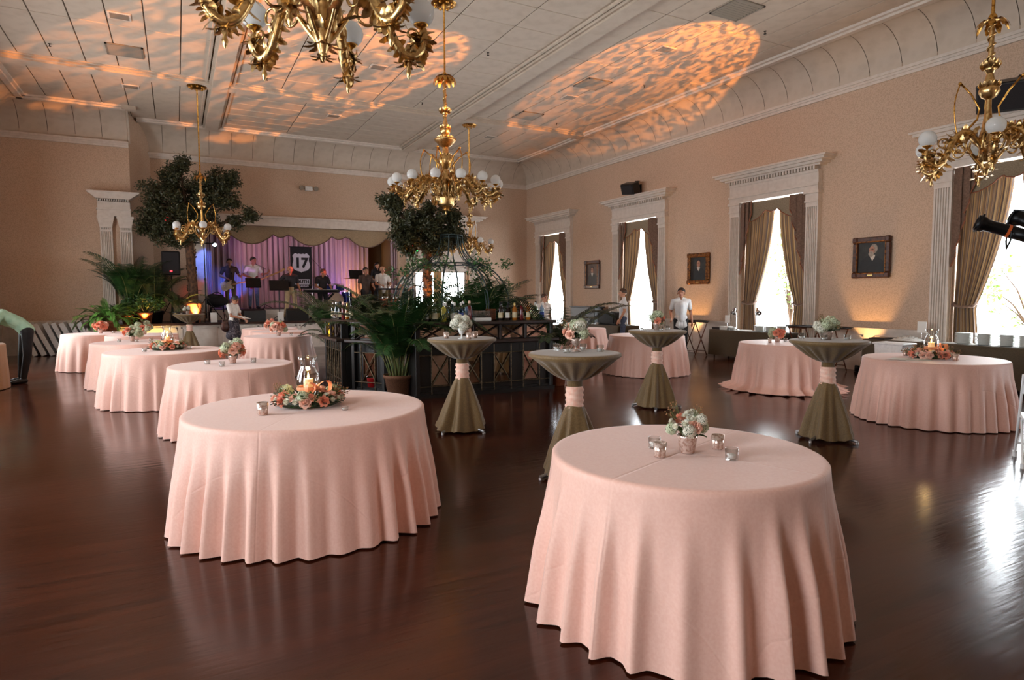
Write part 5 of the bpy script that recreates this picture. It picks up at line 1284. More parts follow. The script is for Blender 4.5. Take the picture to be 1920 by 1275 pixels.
# drum kit at the back
t = thing('drum_kit', 'blue sparkle drum kit with cymbals at the back of the stage', 'drums', (5.3, 24.7, 1.22))
def drum(nm, c, r, h, tilt=0, m='drum'):
    T = Matrix.Translation(c) @ Matrix.Rotation(tilt, 4, 'X'); b = MB(); b.lathe([(r, 0), (r, h)], 20, m=0, T=T); b.lathe([(r+.012, -.005), (r+.012, .02)], 20, m=1, T=T); b.lathe([(r+.012, h-.02), (r+.012, h+.005)], 20, m=1, T=T); b.lathe([(.001, h+.004), (r, h+.004)], 20, m=2, T=T, cap=False); obj(nm, b, [m, 'chrome', 'drumhead'], t)
drum('bass_drum', (0, -.1, .29), .28, .4, PI/2); drum('tom', (-.2, -.3, .68), .15, .2, .25); drum('tom', (.2, -.3, .68), .15, .2, .25); drum('floor_tom', (.55, .1, .2), .2, .4); drum('snare', (-.45, .1, .55), .18, .14)
for (x, y, z, r) in ((-.6, -.3, 1.15, .22), (.55, -.35, 1.1, .24), (-.75, .05, .85, .18)):
    b = MB(); b.tube([(x, y, 0), (x, y, z)], .01, 6); 
    for k in range(3): b.tube([(x, y, .25), (x+.22*math.cos(k*2.1), y+.22*math.sin(k*2.1), .01)], .008, 5)
    obj('cymbal_stand', b, 'chrome', t); b = MB(); b.lathe([(.001, .03), (.04, .02), (r, 0), (r, -.004), (.04, .015)], 24, (x, y, z), cap=False); obj('cymbal', b, 'cymbal', t)
# percussion rack at the right
t = thing('percussion_table', 'black percussion table with small instruments at the stage right', 'table', (6.85, 22.75, SZ0))
b = MB(); b.bbox((0, 0, 1.05), (.95, .45, .06), .012); obj('top', b, 'blackcloth', t)
for sx in (-1, 1): b = MB(); b.tube([(sx*.35, 0, 1.02), (sx*.35, 0, .02)], .02, 8); b.tube([(sx*.35, -.2, .02), (sx*.35, .2, .02)], .016, 6); obj('leg', b, 'blackmetal', t)
for i, (x, lab) in enumerate(((6.62, 'left orange conga drum under the percussion table edge'), (7.02, 'right orange conga drum under the percussion table edge'))):
    t = thing('conga', lab, 'drum', (x, 22.35, SZ0), 0, 'conga drums'); b = MB(); b.lathe([(.11, 0), (.14, .3), (.165, .55), (.14, .76)], 18); obj('shell', b, 'conga', t); b = MB(); b.lathe([(.146, .72), (.146, .77), (.14, .78)], 18); b.lathe([(.001, .782), (.14, .78)], 18, cap=False); obj('rim', b, ['chrome'], t)
for i, (dx, lab) in enumerate(((-.25, 'small shiny bell on the percussion table, left'), (.05, 'small shiny bell on the percussion table, middle'), (.3, 'small shiny bell on the percussion table, right'))):
    b = MB(); b.lathe([(.05, 0), (.045, .05), (.03, .1), (.012, .12)], 12); tag(obj('cowbell', b, 'chrome', loc=(6.85+dx, 22.72, SZ0+1.081)), lab, 'bell', 'bells on the percussion table')

# stage lighting: the coloured lamps of the band
light('stage_blue_light', 'SPOT', (1.5, 24.9, 1.35), 120, (.04, .16, 1), (1.9, 26.2, 2.1), spot_size=.75, spot_blend=.6, shadow_soft_size=.05)
light('stage_blue_light', 'SPOT', (1.05, 22.3, 3.5), 160, (.08, .2, 1), (1.0, 24.0, 2.6), spot_size=.7, spot_blend=.5, shadow_soft_size=.05)
light('stage_magenta_light', 'SPOT', (1.4, 24.25, 3.95), 120, (1, .55, .62), (4.6, 26.2, 2.6), spot_size=1.6, spot_blend=.8, shadow_soft_size=.08)
light('stage_magenta_light', 'SPOT', (7.0, 24.25, 3.95), 120, (.95, .6, .72), (4.4, 26.2, 2.6), spot_size=1.6, spot_blend=.8, shadow_soft_size=.08)
light('stage_red_light', 'SPOT', (6.85, 20.4, 3.4), 900, (1, .04, .03), (3.4, 22.35, 2.55), spot_size=.12, spot_blend=.6, shadow_soft_size=.05)
light('stage_red_light', 'SPOT', (6.85, 20.4, 3.4), 700, (1, .05, .03), (4.6, 22.95, 2.6), spot_size=.12, spot_blend=.6, shadow_soft_size=.05)
light('stage_violet_light', 'SPOT', (2.2, 22.9, 1.0), 90, (.8, .3, 1), (2.4, 24.3, 2.5), spot_size=.7, spot_blend=.7, shadow_soft_size=.05)
light('stage_violet_light', 'SPOT', (5.6, 25.4, 1.3), 60, (.5, .3, 1), (5.8, 26.2, 2.2), spot_size=1.3, spot_blend=.8, shadow_soft_size=.05)
light('stage_amber_light', 'SPOT', (6.4, 25.4, 1.3), 90, (1, .5, .15), (6.6, 26.2, 2.4), spot_size=1.3, spot_blend=.8, shadow_soft_size=.05)
light('stage_green_light', 'SPOT', (7.3, 20.75, 3.2), 260, (.05, 1, .18), (6.83, 23.5, 2.6), spot_size=.22, spot_blend=.6, shadow_soft_size=.05)
# ------------------------------------------------------------------ plants
def frond_mesh(L, seed, droop=1.0, nleaf=26, ll=.32, lw=.012, mt='frond', arch=1.0):
    """a feather palm frond rising along +z then arching towards +x"""
    b = MB(); rg = random.Random(seed); pts = []; p = Vector((0, 0, 0)); ang = PI/2*.93; n = 22
    for i in range(n+1):
        pts.append(p.copy()); u = i/n; ang -= droop*arch*(.02+.13*u)*1.05; p = p + Vector((math.cos(ang), 0, math.sin(ang)))*(L/n)
    b.tube(pts, [.009*(1-.8*i/n)+.0015 for i in range(n+1)], 5, 1)
    for k in range(nleaf):
        u = .3+.7*k/(nleaf-1); q = u*n; i = min(n-1, int(q)); c = pts[i].lerp(pts[i+1], q-i); t = (pts[i+1]-pts[i]).normalized(); up = Vector((-t.z, 0, t.x))
        l = ll*math.sin(PI*(.12+.8*u))**.7*rg.uniform(.85, 1.1)
        for s in (-1, 1):
            d = (t*.62 + Vector((0, s*.85, 0)) + up*.22).normalized(); w = t.cross(d).normalized().cross(d)*lw
            e = c+d*l*.55-Vector((0, 0, .06*l)); f = c+d*l-Vector((0, 0, .34*l))
            b.add([c-w*.4, c+w*.4, e+w, e-w, f], [(0, 1, 2, 3), (3, 2, 4)], 0, True)
    return b.mesh('frond', [mt, 'stem'])
FR = [frond_mesh(1.5, i, d, 36, .36, .012) for i, d in enumerate((.55, .8, 1.05, 1.3))]
FRD = []
for me in FR: q = me.copy(); q.materials[0] = M['leafdark']; FRD.append(q)
def fronds(t, n, z, L, seed, spread=.06, meshes=None, lo=0, hi=3, tilt=.12):
    rg = random.Random(seed)
    for k in range(n):
        a = k*2.39996+seed; o = bpy.data.objects.new('frond', rg.choice((meshes or FR)[lo:hi+1])); C.objects.link(o); o.parent = t
        u = k/n; s = L/1.5*rg.uniform(.6, 1.1); o.scale = (s, s, s)
        o.location = (spread*u*math.cos(a), spread*u*math.sin(a), z); o.rotation_euler = (0, tilt*(.2+1.6*u)*rg.uniform(.35, 1.7), a)
def pot(t, r, h, m, z=0, rim=True, name='pot'):
    b = MB(); pr = [(.001, 0), (r*.72, 0), (r*.76, .01), (r*.97, h-.06)] + ([(r*1.06, h-.055), (r*1.08, h), (r*.98, h), (r*.95, h-.05)] if rim else [(r, h), (r*.95, h), (r*.93, h-.05)])
    b.lathe([(a, c+z) for a, c in pr], 28, cap=False); obj(name, b, m, t)
    b = MB(); b.lathe([(.001, z+h-.05), (r*.95, z+h-.055)], 24, cap=False); obj('soil', b, 'soil', t)
def palm(x, y, z, label, r, h, m, n, L, seed, group=None, meshes=None, lo=0, hi=3, tilt=.12):
    t = thing('potted_palm', label, 'palm', (x, y, z), 0, group); pot(t, r, h, m); fronds(t, n, h-.04, L, seed, r*.7, meshes, lo, hi, tilt); return t
def leaf_cloud(tips, n, ls, seed, rad, mt):
    """leaf blades scattered about the twig tips"""
    rg = random.Random(seed); b = MB()
    for k in range(n):
        c = tips[rg.randrange(len(tips))]; d = Vector((rg.gauss(0, 1), rg.gauss(0, 1), rg.gauss(0, 1))).normalized(); p = Vector(c)+d*rad*rg.random()**.5
        q = Vector((rg.gauss(0, 1), rg.gauss(0, 1), rg.gauss(.1, .8))).normalized(); w = q.orthogonal().normalized(); w.rotate(Matrix.Rotation(rg.random()*6.3, 3, q)); l = ls*rg.uniform(.7, 1.3); w *= l*.2; nn = q.cross(w).normalized()*l*.07
        b.add([p, p+q*l*.5+w+nn, p+q*l, p+q*l*.5-w+nn], [(0, 1, 2, 3)], 0, True)
    return b
def tree(x, y, z, label, pot_r, pot_h, pot_m, trunk_h, tr, blobs, nleaf, ls, seed, mt='olivleaf', rad=.17):
    t = thing('potted_tree', label, 'tree', (x, y, z)); pot(t, pot_r, pot_h, pot_m)
    rg = random.Random(seed); b = MB(); top = Vector((rg.uniform(-.05, .05), 0, trunk_h)); pts = [Vector((0, 0, pot_h-.06)), Vector((.02, .01, trunk_h*.4)), Vector((-.02, 0, trunk_h*.75)), top]
    b.tube(smooth_path(pts, 5), [tr*(1.25-.35*i/15) for i in range(16)], 12); 
    for k in range(70): a = rg.random()*6.3; zz = pot_h+(trunk_h-pot_h)*rg.random(); b.bbox((0, 0, 0), (.03, .05, .07), .01, 0, Matrix.Translation((tr*1.1*math.cos(a), tr*1.1*math.sin(a), zz)) @ rotz(a) @ Matrix.Rotation(.3, 4, 'Y'))
    obj('trunk', b, 'bark', t); tips = []
    for (bx, by, bz, br) in blobs:
        br_ = MB(); c = Vector((bx, by, bz)); br_.tube([top-Vector((0, 0, .1)), top.lerp(c, .5)+Vector((0, 0, .05)), c], [tr*.5, tr*.3, .012], 6)
        for k in range(int(9*br/.3)+5):
            d = Vector((rg.gauss(0, 1), rg.gauss(0, 1), rg.gauss(0, 1))).normalized()*br*rg.uniform(.45, 1); tips.append(c+d); br_.tube([c, c+d*.6+Vector((0, 0, .03)), c+d], [.012, .008, .004], 4)
        obj('branch', br_, 'twig', t)
    o = obj('foliage', leaf_cloud(tips, nleaf, ls, seed, rad, mt), mt, t); o['kind'] = 'stuff'; return t

# left of the stage: tall tree, palms, fern, small lit shrub
tree(.43, 21.75, SZ0, 'tall bushy tree in a glowing pot at the left of the stage', .26, .62, 'terra', 2.65, .12,
     [(-.95, 0, 3.9, .42), (-.4, .1, 4.4, .4), (-.2, 0, 4.78, .26), (.35, 0, 4.15, .42), (.85, .1, 4.4, .4), (1.2, 0, 4.45, .26), (.6, .1, 3.75, .5), (-.55, -.1, 3.55, .5), (-1.0, 0, 3.2, .42), (-.75, 0, 2.75, .45), (-.2, -.1, 3.1, .5), (.5, 0, 3.2, .42), (1.15, 0, 3.75, .3), (1.72, 0, 3.38, .2), (-1.2, .1, 2.9, .25), (.25, 0, 3.65, .5), (1.25, .1, 3.1, .2), (.1, -.1, 2.75, .35), (-.4, -.1, 2.5, .3), (-.65, 0, 3.15, .45), (.15, -.1, 3.35, .5), (.75, 0, 4.0, .45), (-.1, .1, 3.95, .5)], 34000, .085, 21, 'olivleaf', .17)
palm(-1.2, 21.85, SZ0, 'large dark green palm between the column pair and the loudspeaker', .26, .4, 'black', 30, 1.95, 1, None, None, 0, 1, .07)
palm(-.6, 21.9, SZ0, 'dark palm standing just left of the loudspeaker', .24, .38, 'black', 20, 1.6, 5, None, FRD, 0, 1, .08)
palm(.02, 21.65, SZ0, 'low dark shrubby palm under the loudspeaker', .22, .35, 'black', 14, 1.05, 8, None, FRD, 1, 3, .2)
t = thing('fern', 'bright green fern spilling over the left end of the stage', 'fern', (-1.72, 20.95, 0)); pot(t, .22, 1.0, 'terra')
FN = [frond_mesh(.85, 50+i, d, 34, .11, .008, 'fern') for i, d in enumerate((.5, .85, 1.25))]
rg = random.Random(4)
for k in range(70):
    a = k*2.39996; o = bpy.data.objects.new('frond', FN[k % 3]); C.objects.link(o); o.parent = t; s = rg.uniform(.75, 1.15); o.scale = (s, s, s); o.location = (.12*math.cos(a)*k/70, .12*math.sin(a)*k/70, .95); o.rotation_euler = (0, .15+1.0*k/70, a)
def shrub(x, y, z, label, r, h, m, tips_r, n, ls, seed, mt='leaf', hz=.4):
    t = thing('potted_shrub', label, 'shrub', (x, y, z)); pot(t, r, h, m); rg = random.Random(seed); tips = []; b = MB()
    for k in range(40):
        a = rg.random()*6.3; q = rg.random()**.6; e = Vector((tips_r*q*math.cos(a), tips_r*q*math.sin(a), h+hz*(1-.4*q)*rg.uniform(.5, 1.1))); tips.append(e); b.tube([(0, 0, h-.05), e*.5+Vector((0, 0, h*.4)), e], [.01, .007, .004], 4)
    obj('stems', b, 'stem', t)['kind'] = 'stuff'; o = obj('foliage', leaf_cloud(tips, n, ls, seed, .12, mt), mt, t); o['kind'] = 'stuff'; return t
shrub(-.85, 21.7, SZ0, 'small shrub lit amber from below in a glowing terracotta pot', .2, .34, 'terra', .5, 1800, .08, 3, 'leaf', .5)
shrub(-1.3, 21.65, SZ0, 'small shrub in a dim terracotta pot beside the fern', .16, .28, 'terra', .35, 1000, .08, 9, 'leaf', .4)
# amber uplights for pots, trees and walls
def uplight(x, y, z, tgt, e, col=(1, .5, .12), size=1.1, label=None, can=True):
    light('uplight_lamp', 'SPOT', (x, y, z+.16), e, col, tgt, spot_size=size, spot_blend=.6, shadow_soft_size=.05)
    if can:
        t = thing('uplight', label, 'uplight', (x, y, z), 0, 'amber uplights'); q = (Vector(tgt)-Vector((x, y, z))).to_track_quat('Z', 'Y').to_matrix().to_4x4(); T = Matrix.Translation((0, 0, .09)) @ q
        b = MB(); b.lathe([(.001, -.08), (.05, -.08), (.06, .05), (.055, .055), (.05, -.0)], 14, T=T, cap=False); b.box((-.06, -.04, 0), (.06, .04, .015)); obj('housing', b, 'blackmetal', t); b = MB(); b.lathe([(.001, .02), (.05, .02)], 12, T=T, cap=False); obj('lens', b, 'amber_led', t)
uplight(.52, 21.45, SZ0, (.44, 21.75, 2.6), 160, label='uplight at the stage edge under the left tree')
uplight(-.86, 21.44, SZ0, (-.85, 21.75, 1.7), 60, label='uplight before the amber-lit shrub')
uplight(-.72, 20.75, 0, (-.8, 21.42, .55), 90, (1, .62, .16), 1.9, 'uplight on the floor washing the stage front amber')
uplight(4.22, 11.2, 1.3, (4.28, 11.6, 2.4), 40, (1, .36, .06), 1.0, 'uplight on the bar under the small tree')
for (y, lab, e, c) in ((8.45, 'uplight behind the buffet between the two nearest windows', 130, (1, .55, .2)), (13.65, 'uplight behind the far buffet between windows two and three', 140, (1, .55, .2)), (18.85, 'uplight behind the piano under the far portrait', 80, (1, .4, .2))): uplight(12.86, y, 0, (13.26, y, 1.75), e, c, 1.0, lab)

# by the bar
palm(3.22, 10.12, 0, 'big feathery palm in a woven basket at the corner of the bar', .24, .37, 'basket', 46, 1.8, 3, None, None, 0, 2, .09)
palm(6.2, 9.95, 0, 'tall dark palm in a terracotta pot at the right end of the bar', .2, .42, 'terra', 14, 1.7, 6, None, FRD, 0, 2, .12)
palm(5.25, 11.4, 0, 'palm inside the bar under the wire dome, right', .22, .4, 'black', 24, 2.1, 2, None, None, 0, 2, .1)
palm(4.75, 12.3, 0, 'palm inside the bar behind the bottles', .22, .4, 'black', 20, 1.9, 7, None, None, 0, 2, .12)
palm(3.3, 12.6, 0, 'palm inside the left side of the bar', .22, .4, 'black', 22, 1.75, 11, None, FRD, 0, 2, .14)
palm(3.0, 13.4, 0, 'palm behind the far left corner of the bar', .22, .4, 'black', 20, 1.85, 12, None, None, 0, 2, .14)
palm(6.0, 12.6, 0, 'fan of palm fronds showing behind the right of the wire dome', .22, .4, 'black', 14, 2.2, 14, None, FRD, 0, 1, .14)
tree(4.27, 11.55, 1.24, 'drooping dark tree with an orange lit pot in the middle of the bar', .17, .22, 'terra', 1.3, .075,
     [(-.62, 0, 2.12, .2), (-.45, 0, 1.8, .28), (-.15, 0, 1.7, .34), (.1, 0, 1.95, .26), (.4, 0, 1.75, .32), (.5, 0, 2.0, .2), (.62, .05, 1.6, .22), (-.35, 0, 1.45, .25), (.1, -.1, 1.45, .28), (-.75, 0, 2.2, .13), (-.5, 0, 1.6, .28), (.05, -.1, 1.65, .32), (.35, -.05, 1.5, .25)], 20000, .065, 33, 'olivleaf', .12)
# ------------------------------------------------------------------ the bar: lattice-fronted units with mirror panels
M['mirror'] = noisy(mat('tinted_mirror', srgb(196, 180, 168), .04, 1.0), srgb(180, 164, 152), 3, 2, .4, .6)
def xbars(b, x0, x1, z0, z1, y, r=.011, m=0):
    b.tube([(x0, y, z0), (x1, y, z1)], r, 5, m); b.tube([(x0, y+.012, z1), (x1, y+.012, z0)], r, 5, m)
def bar_unit(x, y, rz, L, label, lit=False, xw=.33, dw=.24, uw=.52):
    """front towards local -y, from local x = 0 to L"""
    t = thing('bar_counter', label, 'bar', (x, y, 0), rz, 'bar counters')
    b = MB(); b.box((0, .06, .02), (L, .55, .1)); b.box((0, .1, .1), (L, .5, .86)); b.box((-.02, 0, 0), (L+.02, .1, .06)); b.box((.0, .1, .93), (L, .16, 1.18)); b.box((0, .45, .86), (L, .5, 1.18)); obj('carcass', b, 'black', t)
    b = MB(); b.bbox((L/2, .26, .9), (L+.14, .68, .06), .012); obj('ledge', b, 'barwood', t)
    b = MB(); b.bbox((L/2, .27, 1.21), (L+.08, .6, .055), .012); obj('counter_top', b, 'barwood', t)
    for xx in (.03, L-.03): b = MB(); b.bbox((xx, .07, .6), (.07, .08, 1.18), .008); obj('post', b, 'black', t)
    # lower front: rails and uprights, crossed mirror bays between dark panels
    b = MB()
    for z in (.19, .7): b.tube([(.03, .045, z), (L-.03, .045, z)], .009, 6)
    n = max(1, int((L-.1+dw)//(xw+dw))); mrg = (L-(n*xw+(n-1)*dw))/2
    for k in range(n):
        xa = mrg+k*(xw+dw)
        for xx in (xa, xa+xw): b.tube([(xx, .045, .06), (xx, .045, .84)], .01, 6)
    obj('rail', b, 'bronze', t)
    for k in range(n):
        xa = mrg+k*(xw+dw); b = MB(); xbars(b, xa, xa+xw, .19, .7, .06); obj('cross_brace', b, 'bronze', t)
        b = MB(); b.box((xa+.01, .085, .2), (xa+xw-.01, .098, .69)); obj('mirror_panel', b, 'mirror', t)
    m = max(1, round((L-.1)/uw)); w = (L-.12)/m
    for k in range(m):
        xa = .06+k*w; b = MB(); xbars(b, xa+.03, xa+w-.03, .94, 1.17, .06, .012); b.bbox((xa, .06, 1.055), (.045, .05, .25), .005); obj('upper_brace', b, 'barwood', t)
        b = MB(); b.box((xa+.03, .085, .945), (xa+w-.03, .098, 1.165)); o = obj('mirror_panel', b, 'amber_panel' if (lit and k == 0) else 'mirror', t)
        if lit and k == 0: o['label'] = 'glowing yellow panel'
    return t
bar_unit(3.36, 9.62, 0, 2.58, 'long front bar counter with crossed mirror panels facing the room')
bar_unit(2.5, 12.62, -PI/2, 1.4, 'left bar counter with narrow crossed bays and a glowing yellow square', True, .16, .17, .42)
bar_unit(2.62, 10.95, -.98, .72, 'short corner bar counter half hidden behind the basket palm', False, .3, .2, .5)
bar_unit(6.2, 10.9, PI/2, 1.5, 'right side bar counter behind the terracotta palm')
# back shelf and pedestal inside
b = MB(); b.bbox((0, 0, .62), (.7, .5, 1.24), .02); b.bbox((0, 0, 1.22), (.78, .56, .04), .01); tag(obj('pedestal', b, 'black', loc=(4.27, 11.5, 0)), 'black pedestal carrying the orange tree pot inside the bar', 'pedestal')
# ------------------------------------------------------------------ bottles and glasses
def bottle_meshes(kind, body, lab=None, cap='blackmetal'):
    pr = {'wine': [(.001, 0), (.036, 0), (.038, .006), (.038, .19), (.034, .215), (.016, .245), (.0145, .3), (.016, .302), (.016, .31)],
          'spirit': [(.001, 0), (.04, 0), (.042, .006), (.042, .2), (.03, .225), (.015, .24), (.015, .285)],
          'square': [(.001, 0), (.046, 0), (.048, .006), (.048, .15), (.04, .18), (.018, .2), (.016, .25)],
          'slim': [(.001, 0), (.032, 0), (.034, .006), (.034, .22), (.018, .26), (.014, .31)]}[kind]
    n = 4 if kind == 'square' else 16
    a = MB(); a.lathe(pr, n, smooth=kind != 'square'); out = [('glass_body', a.mesh('glass_body', [body]))]
    z = pr[-1][1]; c = MB(); c.lathe([(.017, z-.03), (.018, z), (.016, z+.02), (.001, z+.022)], 12, cap=False); out.append(('cap', c.mesh('cap', [cap])))
    if lab:
        r = pr[2][0]*1.015; l = MB(); l.lathe([(r, .045), (r, .14)], n, smooth=kind != 'square', cap=False); out.append(('label', l.mesh('label', [lab])))
    return out
BK = {'clear': bottle_meshes('spirit', 'glass_clear', 'label', 'white_plastic'), 'clear2': bottle_meshes('slim', 'glass_blue', 'paper', 'chrome'), 'green': bottle_meshes('wine', 'glass_green', 'label', 'blackmetal'), 'wine': bottle_meshes('wine', 'wine', 'label', 'blackmetal'), 'whisky': bottle_meshes('square', 'whisky', 'label', 'blackmetal'), 'gold': bottle_meshes('spirit', 'whisky', 'label', 'brass'), 'yellow': bottle_meshes('spirit', 'yellow_liquor', None, 'white_plastic'), 'red': bottle_meshes('slim', 'red_liquor', None, 'rose'), 'blue': bottle_meshes('spirit', 'glass_blue', 'label_blue', 'white_plastic'), 'dark': bottle_meshes('square', 'wine', 'paper', 'blackmetal')}
BD = {'clear': 'clear bottle with cream label', 'clear2': 'slim pale bottle with silver cap', 'green': 'green glass bottle', 'wine': 'dark wine bottle with cream label', 'whisky': 'squat amber bottle with cream label', 'gold': 'amber bottle with brass cap', 'yellow': 'yellow liqueur bottle', 'red': 'slim dark red bottle', 'blue': 'pale bottle with blue label', 'dark': 'squat dark bottle with pale label'}
_cnt = {}
ORD = ['first', 'second', 'third', 'fourth', 'fifth', 'sixth', 'seventh', 'eighth']
def bottle(kind, x, y, z, where, group, rz=0, s=1.0):
    key = (kind, where); _cnt[key] = _cnt.get(key, 0)+1
    t = thing('bottle', '%s %s from the left, %s' % (ORD[_cnt[key]-1], BD[kind], where), 'bottle', (x, y, z), rz, group); t.scale = (s, s, s)
    for nm, me in BK[kind]:
        o = bpy.data.objects.new(nm, me); C.objects.link(o); o.parent = t
rg = random.Random(17); TZB = 1.2385
for i, k in enumerate(['dark', 'wine', 'clear', 'green', 'yellow', 'clear', 'clear2', 'clear', 'blue', 'clear2', 'red']): bottle(k, 3.62+i*.078, 9.86+.09*(i % 2), TZB, 'left part of the front bar', 'bottles on the left of the front bar', rg.random(), 1.05)
for i, k in enumerate(['wine', 'wine', 'dark', 'wine', 'gold', 'whisky', 'red', 'whisky', 'gold', 'yellow', 'clear', 'green', 'blue']): bottle(k, 4.98+i*.07, 9.84+.1*(i % 2), TZB, 'right part of the front bar', 'bottles on the right of the front bar', rg.random(), 1.0)
for i, k in enumerate(['clear', 'green', 'clear2', 'clear', 'wine', 'gold', 'red', 'wine']): bottle(k, 2.68+.11*(i % 2), 12.5-i*.14, TZB, 'left bar counter', 'bottles on the left bar counter', rg.random(), 1.0)
# tumblers on a white napkin box, cream wedge folder
def tumbler_mesh():
    b = MB(); b.lathe([(.001, 0), (.028, 0), (.03, .004), (.036, .1), (.034, .1), (.028, .008), (.001, .008)], 14, cap=False); return b.mesh('tumbler', ['glass'])
TB = tumbler_mesh()
b = MB(); b.bbox((0, 0, .03), (.3, .2, .06), .01); tag(obj('napkin_box', b, 'paper', loc=(4.62, 9.86, TZB)), 'white napkin box under tumblers on the front bar', 'box')
b = MB(); b.bbox((0, 0, .006), (.3, .2, .012), .004); tag(obj('tray', b, 'tray', loc=(4.62, 9.86, TZB+.061)), 'dark tray of tumblers on the napkin box', 'tray')
for i in range(8):
    o = bpy.data.objects.new('tumbler', TB); C.objects.link(o); o.location = (4.51+(i % 4)*.075, 9.82+(i//4)*.085, TZB+.0745); tag(o, '%s clear tumbler in the %s row on the napkin box' % (ORD[i % 4], 'front' if i < 4 else 'rear'), 'glass', 'tumblers on the napkin box')
b = MB(); b.prism([(-.07, 0), (.12, 0), (.05, .26), (-.05, .24)], -.012, .012, 0, 'y'); tag(obj('menu_card', b, 'sheet_blue', loc=(4.45, 10.02, TZB)), 'pale folded menu card beside the dark red bottle', 'card')
b = MB(); b.bbox((0, 0, .1), (.16, .12, .2), .01); tag(obj('wooden_box', b, 'wood', loc=(4.86, 9.98, TZB)), 'small wooden box left of the right-hand bottles', 'box')
for i in range(4):
    o = bpy.data.objects.new('tumbler', TB); C.objects.link(o); o.location = (2.62, 11.45-.09*i if False else 12.2-.1*i, TZB); tag(o, '%s clear tumbler along the left bar counter edge' % ORD[i], 'glass', 'tumblers on the left bar counter')
b = MB(); b.bbox((0, 0, .02), (.2, .25, .04), .01); tag(obj('napkin_stack', b, 'paper', loc=(2.85, 11.9, TZB)), 'stack of white napkins on the left bar counter', 'napkins')
t = thing('cooler', 'blue plastic cooler on the floor right of the basket palm', 'cooler', (3.72, 10.35, 0), .4); b = MB(); b.prism([(-.15, 0), (.15, 0), (.18, .34), (-.18, .34)], -.12, .12, 0, 'y'); obj('body', b, 'blue_cloth', t); b = MB(); b.bbox((0, 0, .365), (.4, .28, .05), .015); obj('lid', b, 'blue_cloth', t); b = MB(); b.tube(arc((0, 0, .36), .16, 0, PI, 10), .01, 6); obj('handle', b, 'white_plastic', t)
t = thing('bucket', 'red plastic bucket half hidden behind the basket palm', 'bucket', (2.98, 10.75, 0)); b = MB(); b.lathe([(.001, 0), (.1, 0), (.13, .26), (.136, .265), (.122, .26), (.095, .01), (.001, .012)], 18, cap=False); obj('body', b, 'red_plastic', t); b = MB(); b.tube(arc((0, 0, .25), .13, .2, PI-.2, 10), .005, 5); obj('handle', b, 'chrome', t)
t = thing('bin_bag', 'white bag slumped on the floor behind the basket palm', 'bag', (3.12, 10.95, 0)); b = MB(); b.ball((0, 0, .2), (.13, .12, .2), 14, 10); b.ball((.02, 0, .4), (.05, .05, .06), 10, 6); obj('bag_body', b, 'paper', t)

# ------------------------------------------------------------------ wire dome over the bar
t = thing('wire_gazebo', 'dark verdigris wire dome arching over the middle of the bar', 'gazebo', (4.68, 11.35, 0))
R_ = 1.13
for k in range(8):
    a = 2*PI*k/8+.25; T = rotz(a); b = MB()
    dome = [(R_, 0, .0), (R_, 0, 1.3)] + [(R_*math.cos(q)*.62+R_*.38, 0, 1.45+.83*math.sin(q)) for q in [PI/2*i/10 for i in range(11)]]
    b.tube([T @ Vector(p) for p in dome], .014, 6); b.tube([T @ Vector((p[0]-.07, 0, p[2]-.02)) for p in dome[1:]], .009, 5)
    for i in range(2, 12, 2): b.tube([T @ Vector(dome[i]), T @ Vector((dome[i+1][0]-.07, 0, dome[i+1][2]-.02)) if i+1 < len(dome) else T @ Vector(dome[i])], .006, 4)
    obj('rib', b, 'gazebo', t)
    b = MB(); bell = smooth_path([(.6, 0, 2.27), (.42, 0, 2.36), (.28, 0, 2.55), (.22, 0, 2.82)], 5); b.tube([T @ p for p in bell], .012, 6); b.tube([T @ Vector((p.x-.05, 0, p.z)) for p in bell], .007, 5); obj('bell_rib', b, 'gazebo', t)
for (r, z, w) in ((.22, 2.82, .016), (.19, 2.78, .01), (.5, 2.28, .014), (R_, 1.4, .012), (R_, .75, .01)):
    b = MB(); b.tube([(r*math.cos(a), r*math.sin(a), z) for a in [2*PI*i/36 for i in range(36)]], w, 6, closed=True); obj('hoop', b, 'gazebo', t)
o = obj('ivy', leaf_cloud([(R_*math.cos(a)*q, R_*math.sin(a)*q, z) for a, q, z in [(random.Random(i).random()*6.3, random.Random(i+99).choice((1, .98, .9, .75, .6)), random.Random(i+7).choice((1.5, 1.9, 2.1, 2.25, 2.3))) for i in range(40)]], 1500, .07, 5, .14, 'leaf'), 'leaf', t); o['kind'] = 'stuff'

